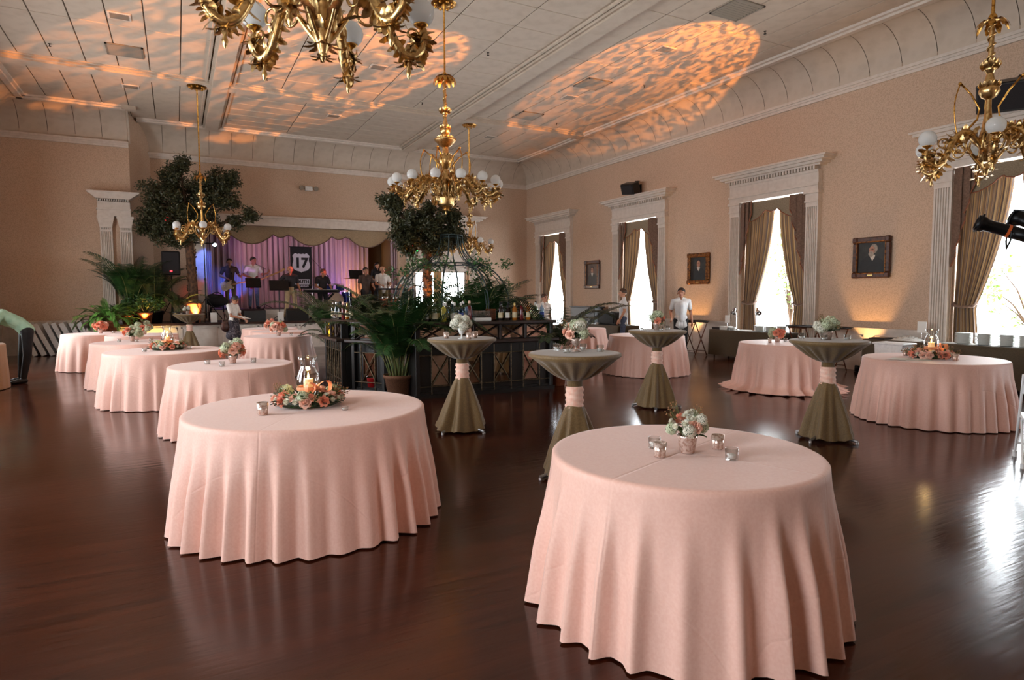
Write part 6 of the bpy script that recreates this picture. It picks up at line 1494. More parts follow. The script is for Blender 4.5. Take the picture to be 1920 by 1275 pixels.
# ------------------------------------------------------------------ buffet tables along the right wall
def buffet(x0, x1, y0, y1, label, gap=.06):
    t = thing('buffet_table', label, 'table', ((x0+x1)/2, (y0+y1)/2, 0)); w, l = x1-x0, y1-y0
    b = MB(); b.bbox((0, 0, .735), (w-.02, l-.02, .03), .008); obj('tabletop', b, 'ply', t)
    for sx in (-1, 1):
        for sy in (-1, 1): lg = MB(); lg.tube([(sx*(w/2-.06), sy*(l/2-.15), .72), (sx*(w/2-.06), sy*(l/2-.15), 0)], .016, 6); obj('leg', lg, 'leg', t)
    b = MB(); P = []; n = 220; per = 2*(w+l)
    def edge(s):
        s %= per
        if s < l: return (-w/2, -l/2+s), (-1, 0)
        s -= l
        if s < w: return (-w/2+s, l/2), (0, 1)
        s -= w
        if s < l: return (w/2, l/2-s), (1, 0)
        s -= l; return (w/2-s, -l/2), (0, -1)
    for k in range(n):
        s = per*k/n; (px, py), (nx, ny) = edge(s); col = [(px*.5, py*.5, .756), (px, py, .756)]
        for j in range(1, 9):
            u = j/8; a = .018*u*math.sin(s*9+.8*math.sin(s*2.3))+.02*u; col.append((px+nx*a, py+ny*a, .75-(.75-gap)*u))
        P.append(col)
    b.grid(P, 0, True, cu=True); b.add([p[0] for p in P], [tuple(range(n))], 0)
    c = obj('buffet_cloth', b, 'buffet', loc=t.location); tag(c, 'dark olive floor-length cloth on the ' + label, 'tablecloth', 'dark olive buffet cloths')
buffet(12.45, 13.1, 9.95, 12.35, 'buffet table under the third window', .1)
buffet(12.45, 13.1, 4.4, 8.1, 'buffet table stacked with plates under the nearest window')
buffet(11.4, 12.2, 14.9, 16.6, 'small side table in front of the piano', .1)
BZ = .758
# plates
def plate_mesh(r):
    b = MB(); b.lathe([(.001, .004), (r*.6, .0), (r*.64, .003), (r, .014), (r, .018), (r*.66, .008), (.001, .006)], 24, cap=False); return b.mesh('plate', ['china'])
PL = plate_mesh(.14)
def stack(x, y, n, where, g):
    for k in range(n):
        o = bpy.data.objects.new('plate', PL); C.objects.link(o); o.location = (x, y, BZ+.001+k*.0165); o.rotation_euler = (0, 0, k*.7); o.scale = (1, 1, 1.3); tag(o, 'white plate, %s in the %s' % ('topmost' if k == n-1 else ('lowest' if k == 0 else '%s from the bottom' % ((ORD+['ninth', 'tenth', 'eleventh', 'twelfth'])[k])), where), 'plate', g)
for i, (x, y, n) in enumerate(((12.75, 6.35, 12), (12.75, 6.02, 12), (12.78, 5.68, 12), (12.76, 5.38, 12), (12.72, 5.05, 12))): stack(x, y, n, '%s stack of the near buffet' % ORD[i], 'plates in the %s stack of the near buffet' % ORD[i])
for i, (x, y, n) in enumerate(((12.8, 11.0, 8), (12.78, 10.68, 8), (12.8, 10.36, 9))): stack(x, y, n, '%s stack of the far buffet' % ORD[i], 'plates in the %s stack of the far buffet' % ORD[i])
# cutlery trays, napkins, papers on the near buffet
for i, (y, lab) in enumerate(((8.0, 'dark flat tray at the far end of the near buffet'),)): b = MB(); b.bbox((0, 0, .015), (.45, .32, .03), .008); tag(obj('tray', b, 'tray', loc=(12.75, y-.15, BZ)), lab, 'tray')
t = thing('cloth_pile', 'crumpled pale linen pile on the near buffet', 'linen', (12.75, 7.35, BZ)); b = MB(); P = []; rg = random.Random(2)
for i in range(19): P.append([(-.22+.44*j/12, -.3+.6*i/18, max(.001, (.07*math.sin(PI*i/18)*math.sin(PI*j/12))**1*(1+.5*math.sin(i*1.9+j*1.3)+.3*math.sin(j*2.7)))) for j in range(13)])
b.grid(P, 0, True); obj('linen', b, 'china', t)
for i in range(7):
    b = MB(); b.bbox((0, 0, .004), (.16, .012, .005), .001); b.bbox((.1, 0, .005), (.06, .026, .006), .002); tag(obj('serving_spoon', b, 'chrome', loc=(12.62+.05*(i % 3), 6.7+.07*i, BZ), rot=(0, 0, .3*i)), '%s loose spoon from the right in the cutlery on the near buffet' % ORD[i], 'spoon', 'cutlery on the near buffet')
# sign holder
t = thing('sign_holder', 'small blank white sign on a thin stem on the near buffet', 'sign', (12.85, 7.15, BZ)); b = MB(); b.lathe([(.05, 0), (.05, .008), (.004, .012), (.004, .16)], 12); obj('stem', b, 'chrome', t); b = MB(); b.bbox((0, 0, .27), (.008, .17, .22), .002); obj('card', b, 'paper', t)
t = thing('sign_holder', 'small blank white sign on the buffet under the third window', 'sign', (12.85, 12.1, BZ)); b = MB(); b.lathe([(.05, 0), (.05, .008), (.004, .012), (.004, .16)], 12); obj('stem', b, 'chrome', t); b = MB(); b.bbox((0, 0, .27), (.008, .15, .2), .002); obj('card', b, 'paper', t)
# carving lamps
def lamp(x, y, rz, label):
    t = thing('carving_lamp', label, 'lamp', (x, y, BZ), rz, 'carving station lamps'); b = MB(); b.lathe([(.09, 0), (.09, .015), (.02, .025)], 16); obj('base', b, 'chrome', t)
    b = MB(); b.tube(smooth_path([(0, 0, .02), (.02, 0, .2), (-.03, 0, .42), (-.14, 0, .52)], 5), .009, 6); obj('arm', b, 'chrome', t)
    T = Matrix.Translation((-.17, 0, .5)) @ Matrix.Rotation(-2.4, 4, 'Y'); b = MB(); b.lathe([(.02, -.1), (.035, -.06), (.05, 0), (.085, .08), (.08, .08), (.045, .0)], 16, T=T, cap=False); obj('shade', b, 'chrome', t)
lamp(12.85, 11.8, PI/2*1.0+2.6, 'tall chrome carving lamp left of the third window'); lamp(12.9, 11.2, PI/2-.6, 'second carving lamp in front of the third window drape')
# chafing dishes / white trays on far buffet
for i, (y, lab) in enumerate(((12.2, 'dark flat dish at the far end of the far buffet'), (11.95, 'white rectangular dish on the far buffet'), (11.72, 'rounded white bowl stack on the far buffet'))):
    b = MB(); 
    if i < 2: b.prism([(-.12, 0), (.12, 0), (.15, .06+.03*i), (-.15, .06+.03*i)], -.1, .1, 0, 'y')
    else: b.lathe([(.001, 0), (.06, 0), (.11, .07), (.105, .075), (.05, .02)], 18, cap=False)
    tag(obj('serving_dish', b, 'tray' if i == 0 else 'china', loc=(12.65, y, BZ), rot=(0, 0, PI/2)), lab, 'dish', 'dishes on the far buffet')
# folding tray stands
def tray_stand(x, y, rz, label):
    t = thing('tray_stand', label, 'tray stand', (x, y, 0), rz, 'folding tray stands')
    for s in (-1, 1):
        for xx in (-.22, .22): b = MB(); b.tube([(xx, -s*.22, .01), (xx, s*.22, .92)], .014, 6); obj('leg', b, 'wood', t)
        b = MB(); b.tube([(-.24, s*.22, .92), (.24, s*.22, .92)], .016, 6); obj('top_bar', b, 'wood', t); b = MB(); b.tube([(-.22, -s*.16, .13), (.22, -s*.16, .13)], .01, 6); obj('stretcher', b, 'wood', t)
    tr = thing('oval_tray', 'black serving tray lying on the ' + label, 'tray', (x, y, .936), rz, 'serving trays'); b = MB(); n = 32
    b.add([(.42*math.cos(2*PI*k/n), .3*math.sin(2*PI*k/n), 0) for k in range(n)], [tuple(range(n))[::-1]], 0); P = [[(r*.42*math.cos(2*PI*k/n), r*.3*math.sin(2*PI*k/n), z) for r, z in ((1, 0), (1.06, .03), (1.03, .03), (.98, .006), (.0, .006))] for k in range(n)]; b.grid(P, 0, True, cu=True); obj('tray_dish', b, 'tray', tr)
tray_stand(12.62, 8.9, PI/2, 'folding wooden stand between the two buffets, right'); tray_stand(12.6, 9.6, PI/2, 'folding wooden stand between the two buffets, left'); tray_stand(12.6, 13.0, PI/2, 'folding wooden stand beyond the far buffet')
# white storage bin in front of the near buffet
t = thing('storage_bin', 'translucent white storage bin in front of the near buffet', 'bin', (11.3, 6.75, 0), PI/2)
b = MB(); b.prism([(-.22, .4), (.22, .4), (.25, .78), (-.25, .78)], -.18, .18, 0, 'y'); obj('body', b, 'white_plastic', t); b = MB(); b.bbox((0, 0, .795), (.56, .42, .035), .01); obj('lid', b, 'white_plastic', t)
t2 = thing('folding_stand', 'low black stand under the white storage bin', 'stand', (11.3, 6.75, 0), PI/2)
for s in (-1, 1): b = MB(); b.tube([(-.19, -s*.16, .01), (-.19, s*.16, .385)], .014, 6); b.tube([(.19, -s*.16, .01), (.19, s*.16, .385)], .014, 6); obj('leg', b, 'blackmetal', t2)
# upright piano and things on it
t = thing('upright_piano', 'black upright piano against the right wall under the far portrait', 'piano', (12.75, 18.6, 0), -PI/2)
b = MB(); b.bbox((0, .1, .62), (1.5, .4, 1.24), .02); b.bbox((0, .1, 1.25), (1.56, .46, .04), .01); obj('cabinet', b, 'black', t)
b = MB(); b.bbox((0, -.25, .68), (1.46, .34, .1), .015); obj('key_bed', b, 'black', t)
for s in (-1, 1): b = MB(); b.bbox((s*.68, -.3, .32), (.08, .1, .62), .01); obj('leg', b, 'black', t)
k_ = MB()
for k in range(52): k_.box((-.6+k*.0231, -.4, .731), (-.6+k*.0231+.021, -.26, .742))
obj('white_keys', k_, 'white_plastic', t)['kind'] = 'stuff'
t = thing('cabinet_speaker', 'black boxy equipment case on the side table before the piano', 'case', (11.8, 15.7, .76)); b = MB(); b.bbox((0, 0, .2), (.5, .9, .4), .02); obj('case_body', b, 'black', t); b = MB(); b.bbox((-.26, 0, .2), (.02, .8, .3), .006); obj('front_panel', b, 'blackmetal', t)
b = MB(); b.bbox((0, 0, .09), (.09, .012, .2), .004); tag(obj('card', b, 'paper', loc=(11.55, 15.5, .761+.4)), 'small white card standing on the black case', 'card')
for i, (dy, lab) in enumerate(((.3, 'white saucer left on the side table before the piano'), (.08, 'white cup right on the side table before the piano'))):
    b = MB(); b.lathe([(.001, 0), (.03, 0), (.06, .03+.03*i), (.055, .032+.03*i), (.025, .008)], 16, cap=False); tag(obj('cup', b, 'china', loc=(11.48, 15.95+dy, .76)), lab, 'cup')
# white panels leaning in a row against the left pier
for i in range(8):
    x = -3.85+i*.2; b = MB(); hgt = .98; T = Matrix.Rotation(math.radians(-21-1.0*(i % 3)), 4, 'Y')
    b.bbox((0, 0, hgt/2), (.115+.015*(i % 2), .62, hgt), .006, 0, T); zmin = min(p[2] for p in b.v); b.v = [(p[0], p[1], p[2]-zmin) for p in b.v]
    tag(obj('white_panel', b, 'white_plastic', loc=(x+.3, YF-.4, .001)), '%s white board from the left, leaning in the row against the pier' % (ORD+['ninth', 'tenth', 'eleventh', 'twelfth'])[i], 'board', 'white boards leaning on the pier')
# white resin folding chair at the right edge
t = thing('folding_chair', 'white resin folding chair at the right edge of the picture', 'chair', (7.45, 2.95, 0), 2.05)
for s in (-1, 1):
    b = MB(); b.tube([(s*.2, -.27, .05), (s*.2, -.02, .48), (s*.2, .12, .72), (s*.2, .2, .9)], .017, 8, flat=.7); b.lathe([(.022, 0), (.022, .06)], 8, (s*.2, -.285, 0)); obj('leg', b, ['chair_white'], t)
    b = MB(); b.tube([(s*.175, .27, .03), (s*.175, -.1, .47)], .016, 8, flat=.7); b.lathe([(.021, 0), (.021, .05)], 8, (s*.175, .27, 0)); obj('leg', b, 'chair_white', t)
b = MB(); b.bbox((0, -.03, .46), (.39, .4, .035), .014); obj('seat', b, 'chair_white', t)
T = Matrix.Translation((0, .16, .8)) @ Matrix.Rotation(-.32, 4, 'X'); b = MB(); b.bbox((0, 0, 0), (.4, .022, .2), .01, 0, T); obj('backrest', b, 'chair_white', t)
for (y, z) in ((-.2, .16), (.2, .11)): b = MB(); b.tube([(-.19, y, z), (.19, y, z)], .012, 6); obj('stretcher', b, 'chair_white', t)
# projector on a stand, mostly outside the right edge
t = thing('projector_stand', 'tall black projector stand just outside the right edge', 'light stand', (9.15, 3.3, 0)); b = MB(); b.lathe([(.22, 0), (.22, .02), (.03, .04), (.025, 2.3), (.001, 2.3)], 16); obj('pole', b, 'blackmetal', t); b = MB(); b.tube([(.05, -.05, 2.25), (-.2, .42, 2.25)], .02, 8); obj('cross_bar', b, 'blackmetal', t)
def leko(x, y, z, tgt, label):
    t = thing('ellipsoidal_spotlight', label, 'stage light', (x, y, z), 0, 'ripple projectors'); q = (Vector(tgt)-Vector((x, y, z))).to_track_quat('Z', 'Y').to_matrix().to_4x4()
    b = MB(); b.lathe([(.001, -.34), (.05, -.33), (.075, -.28), (.075, -.05), (.001, -.05)], 16, T=q, cap=False); obj('lamp_housing', b, 'blackmetal', t)
    b = MB(); b.lathe([(.078, -.05), (.078, -.02)], 16, T=q); obj('gel_ring', b, 'conga', t, label='orange ring')
    b = MB(); b.lathe([(.07, -.02), (.07, .2), (.09, .22), (.095, .3), (.08, .3), (.06, .0)], 16, T=q, cap=False); b.cbox((0, 0, .27), (.2, .2, .02), 0, q); obj('lens_tube', b, 'blackmetal', t)
    b = MB(); b.lathe([(.001, .2), (.066, .2)], 14, T=q, cap=False); obj('lens', b, 'glass_clear', t)
    b = MB(); b.tube([q @ Vector(p) for p in ((.09, 0, -.05), (.1, -.1, -.08), (0, -.2, -.1), (-.1, -.1, -.08), (-.09, 0, -.05))], .01, 6); obj('yoke', b, 'blackmetal', t)
leko(8.71, 3.95, 2.43, (1.3, 14.0, 7.1), 'black projector with an orange ring before the nearest window'); leko(8.93, 3.72, 2.47, (10.75, 12.9, 7.1), 'second black projector outside the right edge')

# ------------------------------------------------------------------ wall pieces
def portrait(y, z0, z1, w, label, dark, style):
    h = z1-z0; t = thing('framed_portrait', label, 'painting', (XR-.01, y, z0), -PI/2, 'portraits on the right wall'); fw = .12 if w > .8 else .09
    fr = MB()
    for (cx, cz, dx, dz) in ((0, fw/2, w, fw), (0, h-fw/2, w, fw), (-w/2+fw/2, h/2, fw, h-2*fw), (w/2-fw/2, h/2, fw, h-2*fw)):
        fr.bbox((cx, -.035, cz), (dx, .07, dz), .02)
    for (cx, cz, dx, dz) in ((0, fw*.85, w-1.5*fw, .025), (0, h-fw*.85, w-1.5*fw, .025), (-w/2+fw*.85, h/2, .025, h-1.6*fw), (w/2-fw*.85, h/2, .025, h-1.6*fw)): fr.bbox((cx, -.065, cz), (dx, .03, dz), .008, 1)
    for sx in (-1, 1):
        for sz in (0, 1): fr.bbox((sx*(w/2-fw/2), -.05, fw/2+sz*(h-fw)), (fw*1.06, .09, fw*1.06), .025)
    obj('frame', fr, [dark, 'frame_gilt'], t)
    b = MB(); b.box((-w/2+fw, -.03, fw), (w/2-fw, -.02, h-fw)); obj('canvas', b, 'canvas' if style != 2 else 'canvas2', t)
    b = MB(); b.bbox((0, -.078, fw*.5), (.12, .008, .03), .002); obj('name_plate', b, 'brass', t)
    # the sitter, painted: head, hair, collar, coat as thin raised paint
    def blob(pts, m, d, nm): p = MB(); p.prism(pts, -.0305-d, -.03, 0, 'y'); obj(nm, p, m, t)
    ell = lambda cx, cz, rx, rz_, n=20: [(cx+rx*math.cos(2*PI*k/n), cz+rz_*math.sin(2*PI*k/n)) for k in range(n)]
    cx, cz = (.0, h*.66) if style else (.02, h*.68); s = w/.85
    sh = [(-.26*s, fw), (.27*s, fw), (.25*s, h*.42), (.12*s, h*.53), (-.11*s, h*.53), (-.24*s, h*.42)]
    blob(sh, 'paint_coat', .001, 'painted_coat')
    blob([(cx-.05*s, h*.5), (cx, h*.42), (cx+.05*s, h*.5), (cx+.06*s, h*.56), (cx-.06*s, h*.56)], 'paint_white', .002, 'painted_collar')
    blob(ell(cx+(.025*s if style == 0 else 0), cz+.03*s, .085*s, .1*s), 'paint_hair' if style == 0 else 'hair_dark', .003, 'painted_hair')
    blob(ell(cx-(.015*s if style == 0 else 0), cz-.005*s, .068*s, .092*s), 'paint_face', .004, 'painted_face')
    if style == 0: blob(ell(cx-.03*s, cz-.085*s, .06*s, .06*s), 'paint_hair', .005, 'painted_beard')
    for dx in (-.028, .02): blob(ell(cx+dx*s-.01*s, cz+.015*s, .011*s, .007*s, 10), 'eye', .0055, 'painted_eye')
    blob([(cx-.012*s, cz-.03*s), (cx+.008*s, cz-.03*s), (cx-.002*s, cz+.01*s)], 'lip', .005, 'painted_nose')
portrait(8.48, 2.02, 2.9, .84, 'gilt-framed portrait of a white-bearded man in black, nearest on the right wall', 'frame_dark', 0)
portrait(13.6, 1.97, 2.86, .86, 'gilt-framed portrait of a man in white shirt between windows two and three', 'frame_gilt', 1)
portrait(18.86, 1.9, 2.9, .92, 'dark-framed portrait of a man, farthest on the right wall above the piano', 'frame_dark', 2)
# wall speakers
def wall_speaker(y, z, w, h, d, rx, label):
    t = thing('wall_speaker', label, 'loudspeaker', (XR-.38, y, z), -PI/2, 'speakers above the windows'); T = Matrix.Rotation(rx, 4, 'X') @ Matrix.Rotation(.12, 4, 'Y')
    b = MB(); b.bbox((0, 0, 0), (w, d, h), .02, 0, T); obj('cabinet', b, 'black', t); b = MB(); b.bbox((0, -d/2-.008, 0), (w*.92, .016, h*.86), .005, 0, T); obj('grille', b, 'speaker', t)
    b = MB(); b.tube([(0, .1, h*.45), (.0, .2, h*.7), (0, .36, h*.75)], .014, 6); b.tube([(0, .12, -.1), (0, .37, -.05)], .018, 6); b.bbox((0, .37, .0), (.2, .02, .3), .004); obj('bracket', b, 'blackmetal', t)
wall_speaker(16.3, 5.06, .58, .34, .3, .35, 'small black loudspeaker tilted above the second window'); wall_speaker(5.85, 5.12, .95, .5, .42, .35, 'large black loudspeaker above the nearest window behind the gold chandelier')
# emergency light on the back wall
t = thing('emergency_light', 'white twin-head emergency light high on the back wall', 'lamp', (4.32, YB-.01, 5.5)); b = MB(); b.bbox((0, -.05, 0), (.26, .1, .16), .015); obj('case', b, 'white_plastic', t)
for s in (-1, 1): b = MB(); T = Matrix.Translation((s*.25, -.07, .01)) @ Matrix.Rotation(PI/2, 4, 'X'); b.lathe([(.03, -.06), (.08, 0), (.08, .03), (.06, .02)], 14, T=T); b.tube([(s*.12, -.05, 0), (s*.24, -.05, .01)], .015, 6); obj('lamp_head', b, 'vent', t)
# greenery outside the windows
def outdoor(x, y, z, label, pts, n, seed, ls=.2):
    t = thing('outdoor_tree', label, 'tree', (x, y, 0), 0, 'trees outside the windows'); b = MB(); b.tube([(0, 0, 0), (.05, .05, 1.0), (0, .1, 2.2)], [.05, .04, .02], 6)
    for p in pts: b.tube([(0, .02, .9), (p[0]*.5, p[1]*.5, p[2]*.7+.2), p], [.03, .015, .006], 5)
    obj('trunk', b, 'twig', t); o = obj('foliage', leaf_cloud(pts, n, ls, seed, .3, 'outleaf'), 'outleaf', t); o['kind'] = 'stuff'
outdoor(14.9, 11.75, 0, 'young sunlit tree outside the third window', [(0, .25, 2.5), (.1, .5, 2.2), (-.1, .1, 2.0), (0, -.3, 2.3), (.1, .3, 1.7), (0, 0, 1.5), (.1, .55, 2.9), (0, .2, 3.3)], 260, 4, .15)
outdoor(15.0, 6.2, 0, 'young sunlit tree outside the nearest window', [(0, .6, 1.5), (.1, .4, 1.2), (-.1, .75, 1.8), (0, -.1, 1.4), (.1, .1, 1.0), (0, .65, 2.2), (.1, -.3, 1.9)], 260, 5, .15)
outdoor(15.2, 16.3, 0, 'small tree outside the second window', [(0, .1, 1.6), (.1, -.2, 1.3), (0, .3, 2.0)], 90, 6, .14); outdoor(15.2, 21.3, 0, 'small tree outside the farthest window', [(0, .1, 1.5), (.1, -.2, 1.8)], 60, 7, .14)
# ------------------------------------------------------------------ people: one continuous skin grown over a posed skeleton
def person(label, x, y, z, rz, pose, look, scale=1.0, hair='hair_dark', female=False, bald=False, sleeve='short', long_hair=False):
    """pose: joint overrides in metres (figure faces -y, stands on z = 0). look: materials shirt, trouser, skin"""
    J = dict(pel=(0, 0, .95), wai=(0, .0, 1.1), che=(0, -.005, 1.32), nek=(0, .015, 1.5), hea=(0, -.01, 1.64), shL=(-.19, .01, 1.43), shR=(.19, .01, 1.43), elL=(-.25, .03, 1.14), elR=(.25, .03, 1.14), wrL=(-.27, -.06, .9), wrR=(.27, -.06, .9),
             hiL=(-.095, 0, .93), hiR=(.095, 0, .93), knL=(-.11, -.02, .5), knR=(.11, -.02, .5), anL=(-.12, .03, .09), anR=(.12, .03, .09), face=(0, -1, 0), hdL=None, hdR=None)
    J.update(pose); V = {k: Vector(v) for k, v in J.items() if v is not None}
    mats = [look.get('skin', 'skin'), look['shirt'], look['trouser'], 'shoe', 'eye', 'lip', look.get('apron', look['trouser'])]
    seg = []                                                        # a, b, ra, rb, material
    def S(a, b, ra, rb, m): seg.append((Vector(a), Vector(b), ra, rb, m))
    w = .92 if female else 1.0; sh, tr, sk = 1, 2, 0
    S(V['pel'], V['wai'], .125, .115*w, tr if look.get('tuck') else sh); S(V['wai'], V['che'], .118*w, .135*w, sh)
    for s in 'LR':
        sx = -1 if s == 'L' else 1
        S(V['pel']+Vector((sx*.055, 0, 0)), V['wai']+Vector((sx*.05, 0, 0)), .1, .09*w, sh); S(V['wai']+Vector((sx*.05, 0, 0)), V['che']+Vector((sx*.075, 0, .02)), .09*w, .098*w, sh)
        S(V['che']+Vector((sx*.06, 0, .06)), V['sh'+s], .085*w, .066*w, sh); S(V['nek'], V['sh'+s], .05, .055, sh)
        mid = V['sh'+s].lerp(V['el'+s], .62)
        if sleeve == 'long': S(V['sh'+s], V['el'+s], .064*w, .05*w, sh); S(V['el'+s], V['el'+s].lerp(V['wr'+s], .9), .052*w, .04*w, sh); S(V['el'+s].lerp(V['wr'+s], .85), V['wr'+s], .032, .028, sk)
        else: S(V['sh'+s], mid, .066*w, .062*w, sh); S(V['sh'+s].lerp(V['el'+s], .55), V['el'+s], .044*w, .038*w, sk); S(V['el'+s], V['wr'+s], .042*w, .027*w, sk)
        # hand: palm and five fingers
        d = (V['hd'+s]-V['wr'+s]).normalized() if ('hd'+s) in V else (V['wr'+s]-V['el'+s]).normalized(); side = d.cross(Vector((sx, .25, .1))).normalized(); pn = side.cross(d).normalized(); p0 = V['wr'+s]
        for k in (-1, 0, 1): S(p0, p0+d*.085+side*k*.02, .02, .017, sk)
        for k, (o_, l) in enumerate(((-.03, .06), (-.01, .075), (.011, .07), (.031, .055))):
            q = p0+d*.085+side*o_; q1 = q+d*l*.55-pn*l*.18*sx; q2 = q1+d*l*.3-pn*l*.5*sx; S(q, q1, .0105, .0098, sk); S(q1, q2, .0098, .009, sk)
        q = p0+d*.03-side*.028; q1 = q+d*.035-side*.022-pn*.012*sx; S(q, q1, .0125, .011, sk); S(q1, q1+d*.03-pn*.012*sx, .011, .0095, sk)
        # leg
        S(V['hi'+s], V['kn'+s], .095, .064, tr); S(V['kn'+s], V['an'+s]+Vector((0, 0, .03)), .066, .05, tr); S(V['pel'], V['hi'+s], .11, .1, tr)
        f = Vector((sx*.03, -.17, 0)) if ('ft'+s) not in V else V['ft'+s]-V['an'+s]; a = V['an'+s]; S(a+Vector((0, .02, -.045)), a+f*.55+Vector((0, 0, -.045)), .042, .042, 3); S(a+f*.5+Vector((0, 0, -.05)), a+f+Vector((0, 0, -.055)), .042, .034, 3)
    if look.get('coat'):
        for k in (-1, 0, 1): S(V['pel']+Vector((k*.06, 0, .05)), V['pel']+Vector((k*.07, 0, -.14)), .105, .11, sh)
    if look.get('skirt'):
        for k in range(8): a = k*PI/4; S(V['pel']+Vector((.05*math.cos(a), .05*math.sin(a), .08)), Vector((V['pel'].x+.13*math.cos(a), V['pel'].y+.11*math.sin(a), look['skirt'])), .08, .1, tr)
    if look.get('apron'):
        for k in (-1, 0, 1): S(V['pel']+Vector((k*.07, -.03, .08)), V['pel']+Vector((k*.09, -.06, -.33)), .08, .08, 6)
    # neck and head
    fd = V['face'].normalized(); up = (V['hea']-V['nek']).normalized(); up = (up*.4+Vector((0, 0, .6))).normalized() if look.get('upright', True) else up
    rt = fd.cross(up).normalized(); up = rt.cross(fd).normalized(); H = V['hea']
    S(V['nek']-up*.02, H-up*.05, .052*w, .05*w, sk); S(H+up*.035+fd*-.02, H+up*.03+fd*.015, .092*w, .09*w, sk); S(H-up*.02+fd*.035, H-up*.075+fd*.06, .064*w, .042*w, sk)
    S(H+up*.008+fd*.1, H-up*.022+fd*.118, .012, .016, sk)
    for s in (-1, 1):
        S(H+rt*s*.09-up*.0-fd*.015, H+rt*s*.092-up*.035-fd*.01, .016, .013, sk); S(H+rt*s*.034+up*.012+fd*.088, H+rt*s*.034+up*.012+fd*.091, .009, .009, 4); S(H+rt*s*.018+up*.042+fd*.094, H+rt*s*.05+up*.04+fd*.084, .005, .004, 4)
    S(H-rt*.02-up*.056+fd*.098, H+rt*.02-up*.056+fd*.098, .009, .009, 5)
    # skin it
    b = MB()
    for a, c, ra, rb, m in seg:
        d = c-a; L = max(d.length, 1e-4); q = d.to_track_quat('Z', 'Y').to_matrix().to_4x4() if d.length > 1e-6 else Matrix.Identity(4); T = Matrix.Translation(a) @ q
        pr = [(max(ra*math.sin(t), 1e-4), -ra*math.cos(t)) for t in (0, .45, .9, 1.3, PI/2)] + [(max(rb*math.cos(t), 1e-4), L+rb*math.sin(t)) for t in (0, .3, .7, 1.15, PI/2)]
        b.lathe(pr, 10 if max(ra, rb) < .03 else 14, T=T, cap=False)
    me = b.mesh('tmp', ['skin']); o = bpy.data.objects.new('tmp', me); C.objects.link(o)
    r = o.modifiers.new('r', 'REMESH'); r.mode = 'VOXEL'; r.voxel_size = .0095; sm = o.modifiers.new('s', 'SMOOTH'); sm.factor = .5; sm.iterations = 3
    dg = bpy.context.evaluated_depsgraph_get(); me2 = bpy.data.meshes.new_from_object(o.evaluated_get(dg)); bpy.data.objects.remove(o)
    n = len(me2.polygons); co = np.empty(n*3); me2.polygons.foreach_get('center', co); co = co.reshape(-1, 3); best = np.full(n, 9.9); mi = np.zeros(n, int)
    for a, c, ra, rb, m in seg:
        a_, c_ = np.array(a), np.array(c); d = c_-a_; L2 = max(d@d, 1e-9); t = np.clip(((co-a_)@d)/L2, 0, 1); ds = np.linalg.norm(co-(a_+t[:, None]*d), axis=1)-(ra+(rb-ra)*t)-(.004 if m in (4, 5) else 0); k = ds < best; best[k] = ds[k]; mi[k] = m
    me2.materials.clear()
    for m in mats: me2.materials.append(M[m])
    me2.polygons.foreach_set('material_index', mi.astype(np.int32)); me2.polygons.foreach_set('use_smooth', np.ones(n, bool)); me2.update()
    t = thing('person', label, 'person', (x, y, z), rz); t.scale = (scale,)*3
    me2.name = 'body'; bo = bpy.data.objects.new('body', me2); C.objects.link(bo); bo.parent = t
    if not bald:
        hb = MB(); B = Matrix((rt, -fd, up)).transposed().to_4x4(); T = Matrix.Translation(H+up*.034-fd*.006) @ B; P = []; nu = 24
        for i in range(nu):
            a = 2*PI*i/nu; fr = -math.sin(a); lim = (.46 if fr > .3 else (.62 if not long_hair else .72)) ; lim = .40+.22*(1-max(0, fr)) if not long_hair else .42+.3*(1-max(0, fr))
            P.append([T @ Vector((.101*w*math.cos(a)*math.sin(PI*lim*j/8), .108*math.sin(a)*math.sin(PI*lim*j/8), .1*math.cos(PI*lim*j/8)+.006*math.sin(a*5+j))) for j in range(9)])
        hb.grid(P, 0, True, cu=True)
        if long_hair:
            for k in range(-3, 4): a = PI/2+k*.42; hb.tube([T @ Vector((.092*math.cos(a), .092*math.sin(a), .02)), T @ Vector((.1*math.cos(a), .1*math.sin(a), -.1)), T @ Vector((.09*math.cos(a), .085*math.sin(a), -.24))], [.035, .036, .015], 6)
        obj('hair', hb, hair, t)
    return t, V
def up_arm(s, el, wr): return {'el'+s: el, 'wr'+s: wr}
play = {'elL': (-.3, .05, 1.16), 'wrL': (-.06, -.16, 1.04), 'hdL': (0, -.2, 1.0), 'elR': (.3, -.02, 1.18), 'wrR': (.34, -.22, 1.12), 'hdR': (.36, -.24, 1.2)}
person('bearded guitarist in a dark shirt at the left of the stage', 1.66, 24.12, 1.22, .0, play, dict(shirt='brownshirt', trouser='olivetr', skin='skin2'), .99, 'hair_dark')
person('bass player in a white shirt and jeans singing into a microphone', 2.42, 24.2, 1.22, .15, {**play, 'wrR': (.42, -.2, 1.22), 'hdR': (.5, -.22, 1.3), 'hea': (.02, -.02, 1.65), 'face': (.5, -.8, .05)}, dict(shirt='white_shirt', trouser='jeans', skin='skin2'), 1.03, 'hair_dark')
person('bald singer in a black shirt and khaki trousers at the stage edge', 3.4, 22.35, SZ0, .1, {'elL': (-.38, .0, 1.24), 'wrL': (-.52, -.18, 1.1), 'wrR': (.3, -.1, .92), 'knL': (-.14, -.05, .5), 'anL': (-.2, .0, .09), 'knR': (.13, -.02, .5)}, dict(shirt='blackshirt', trouser='khaki', skin='skin2', tuck=1), 1.03, bald=True)
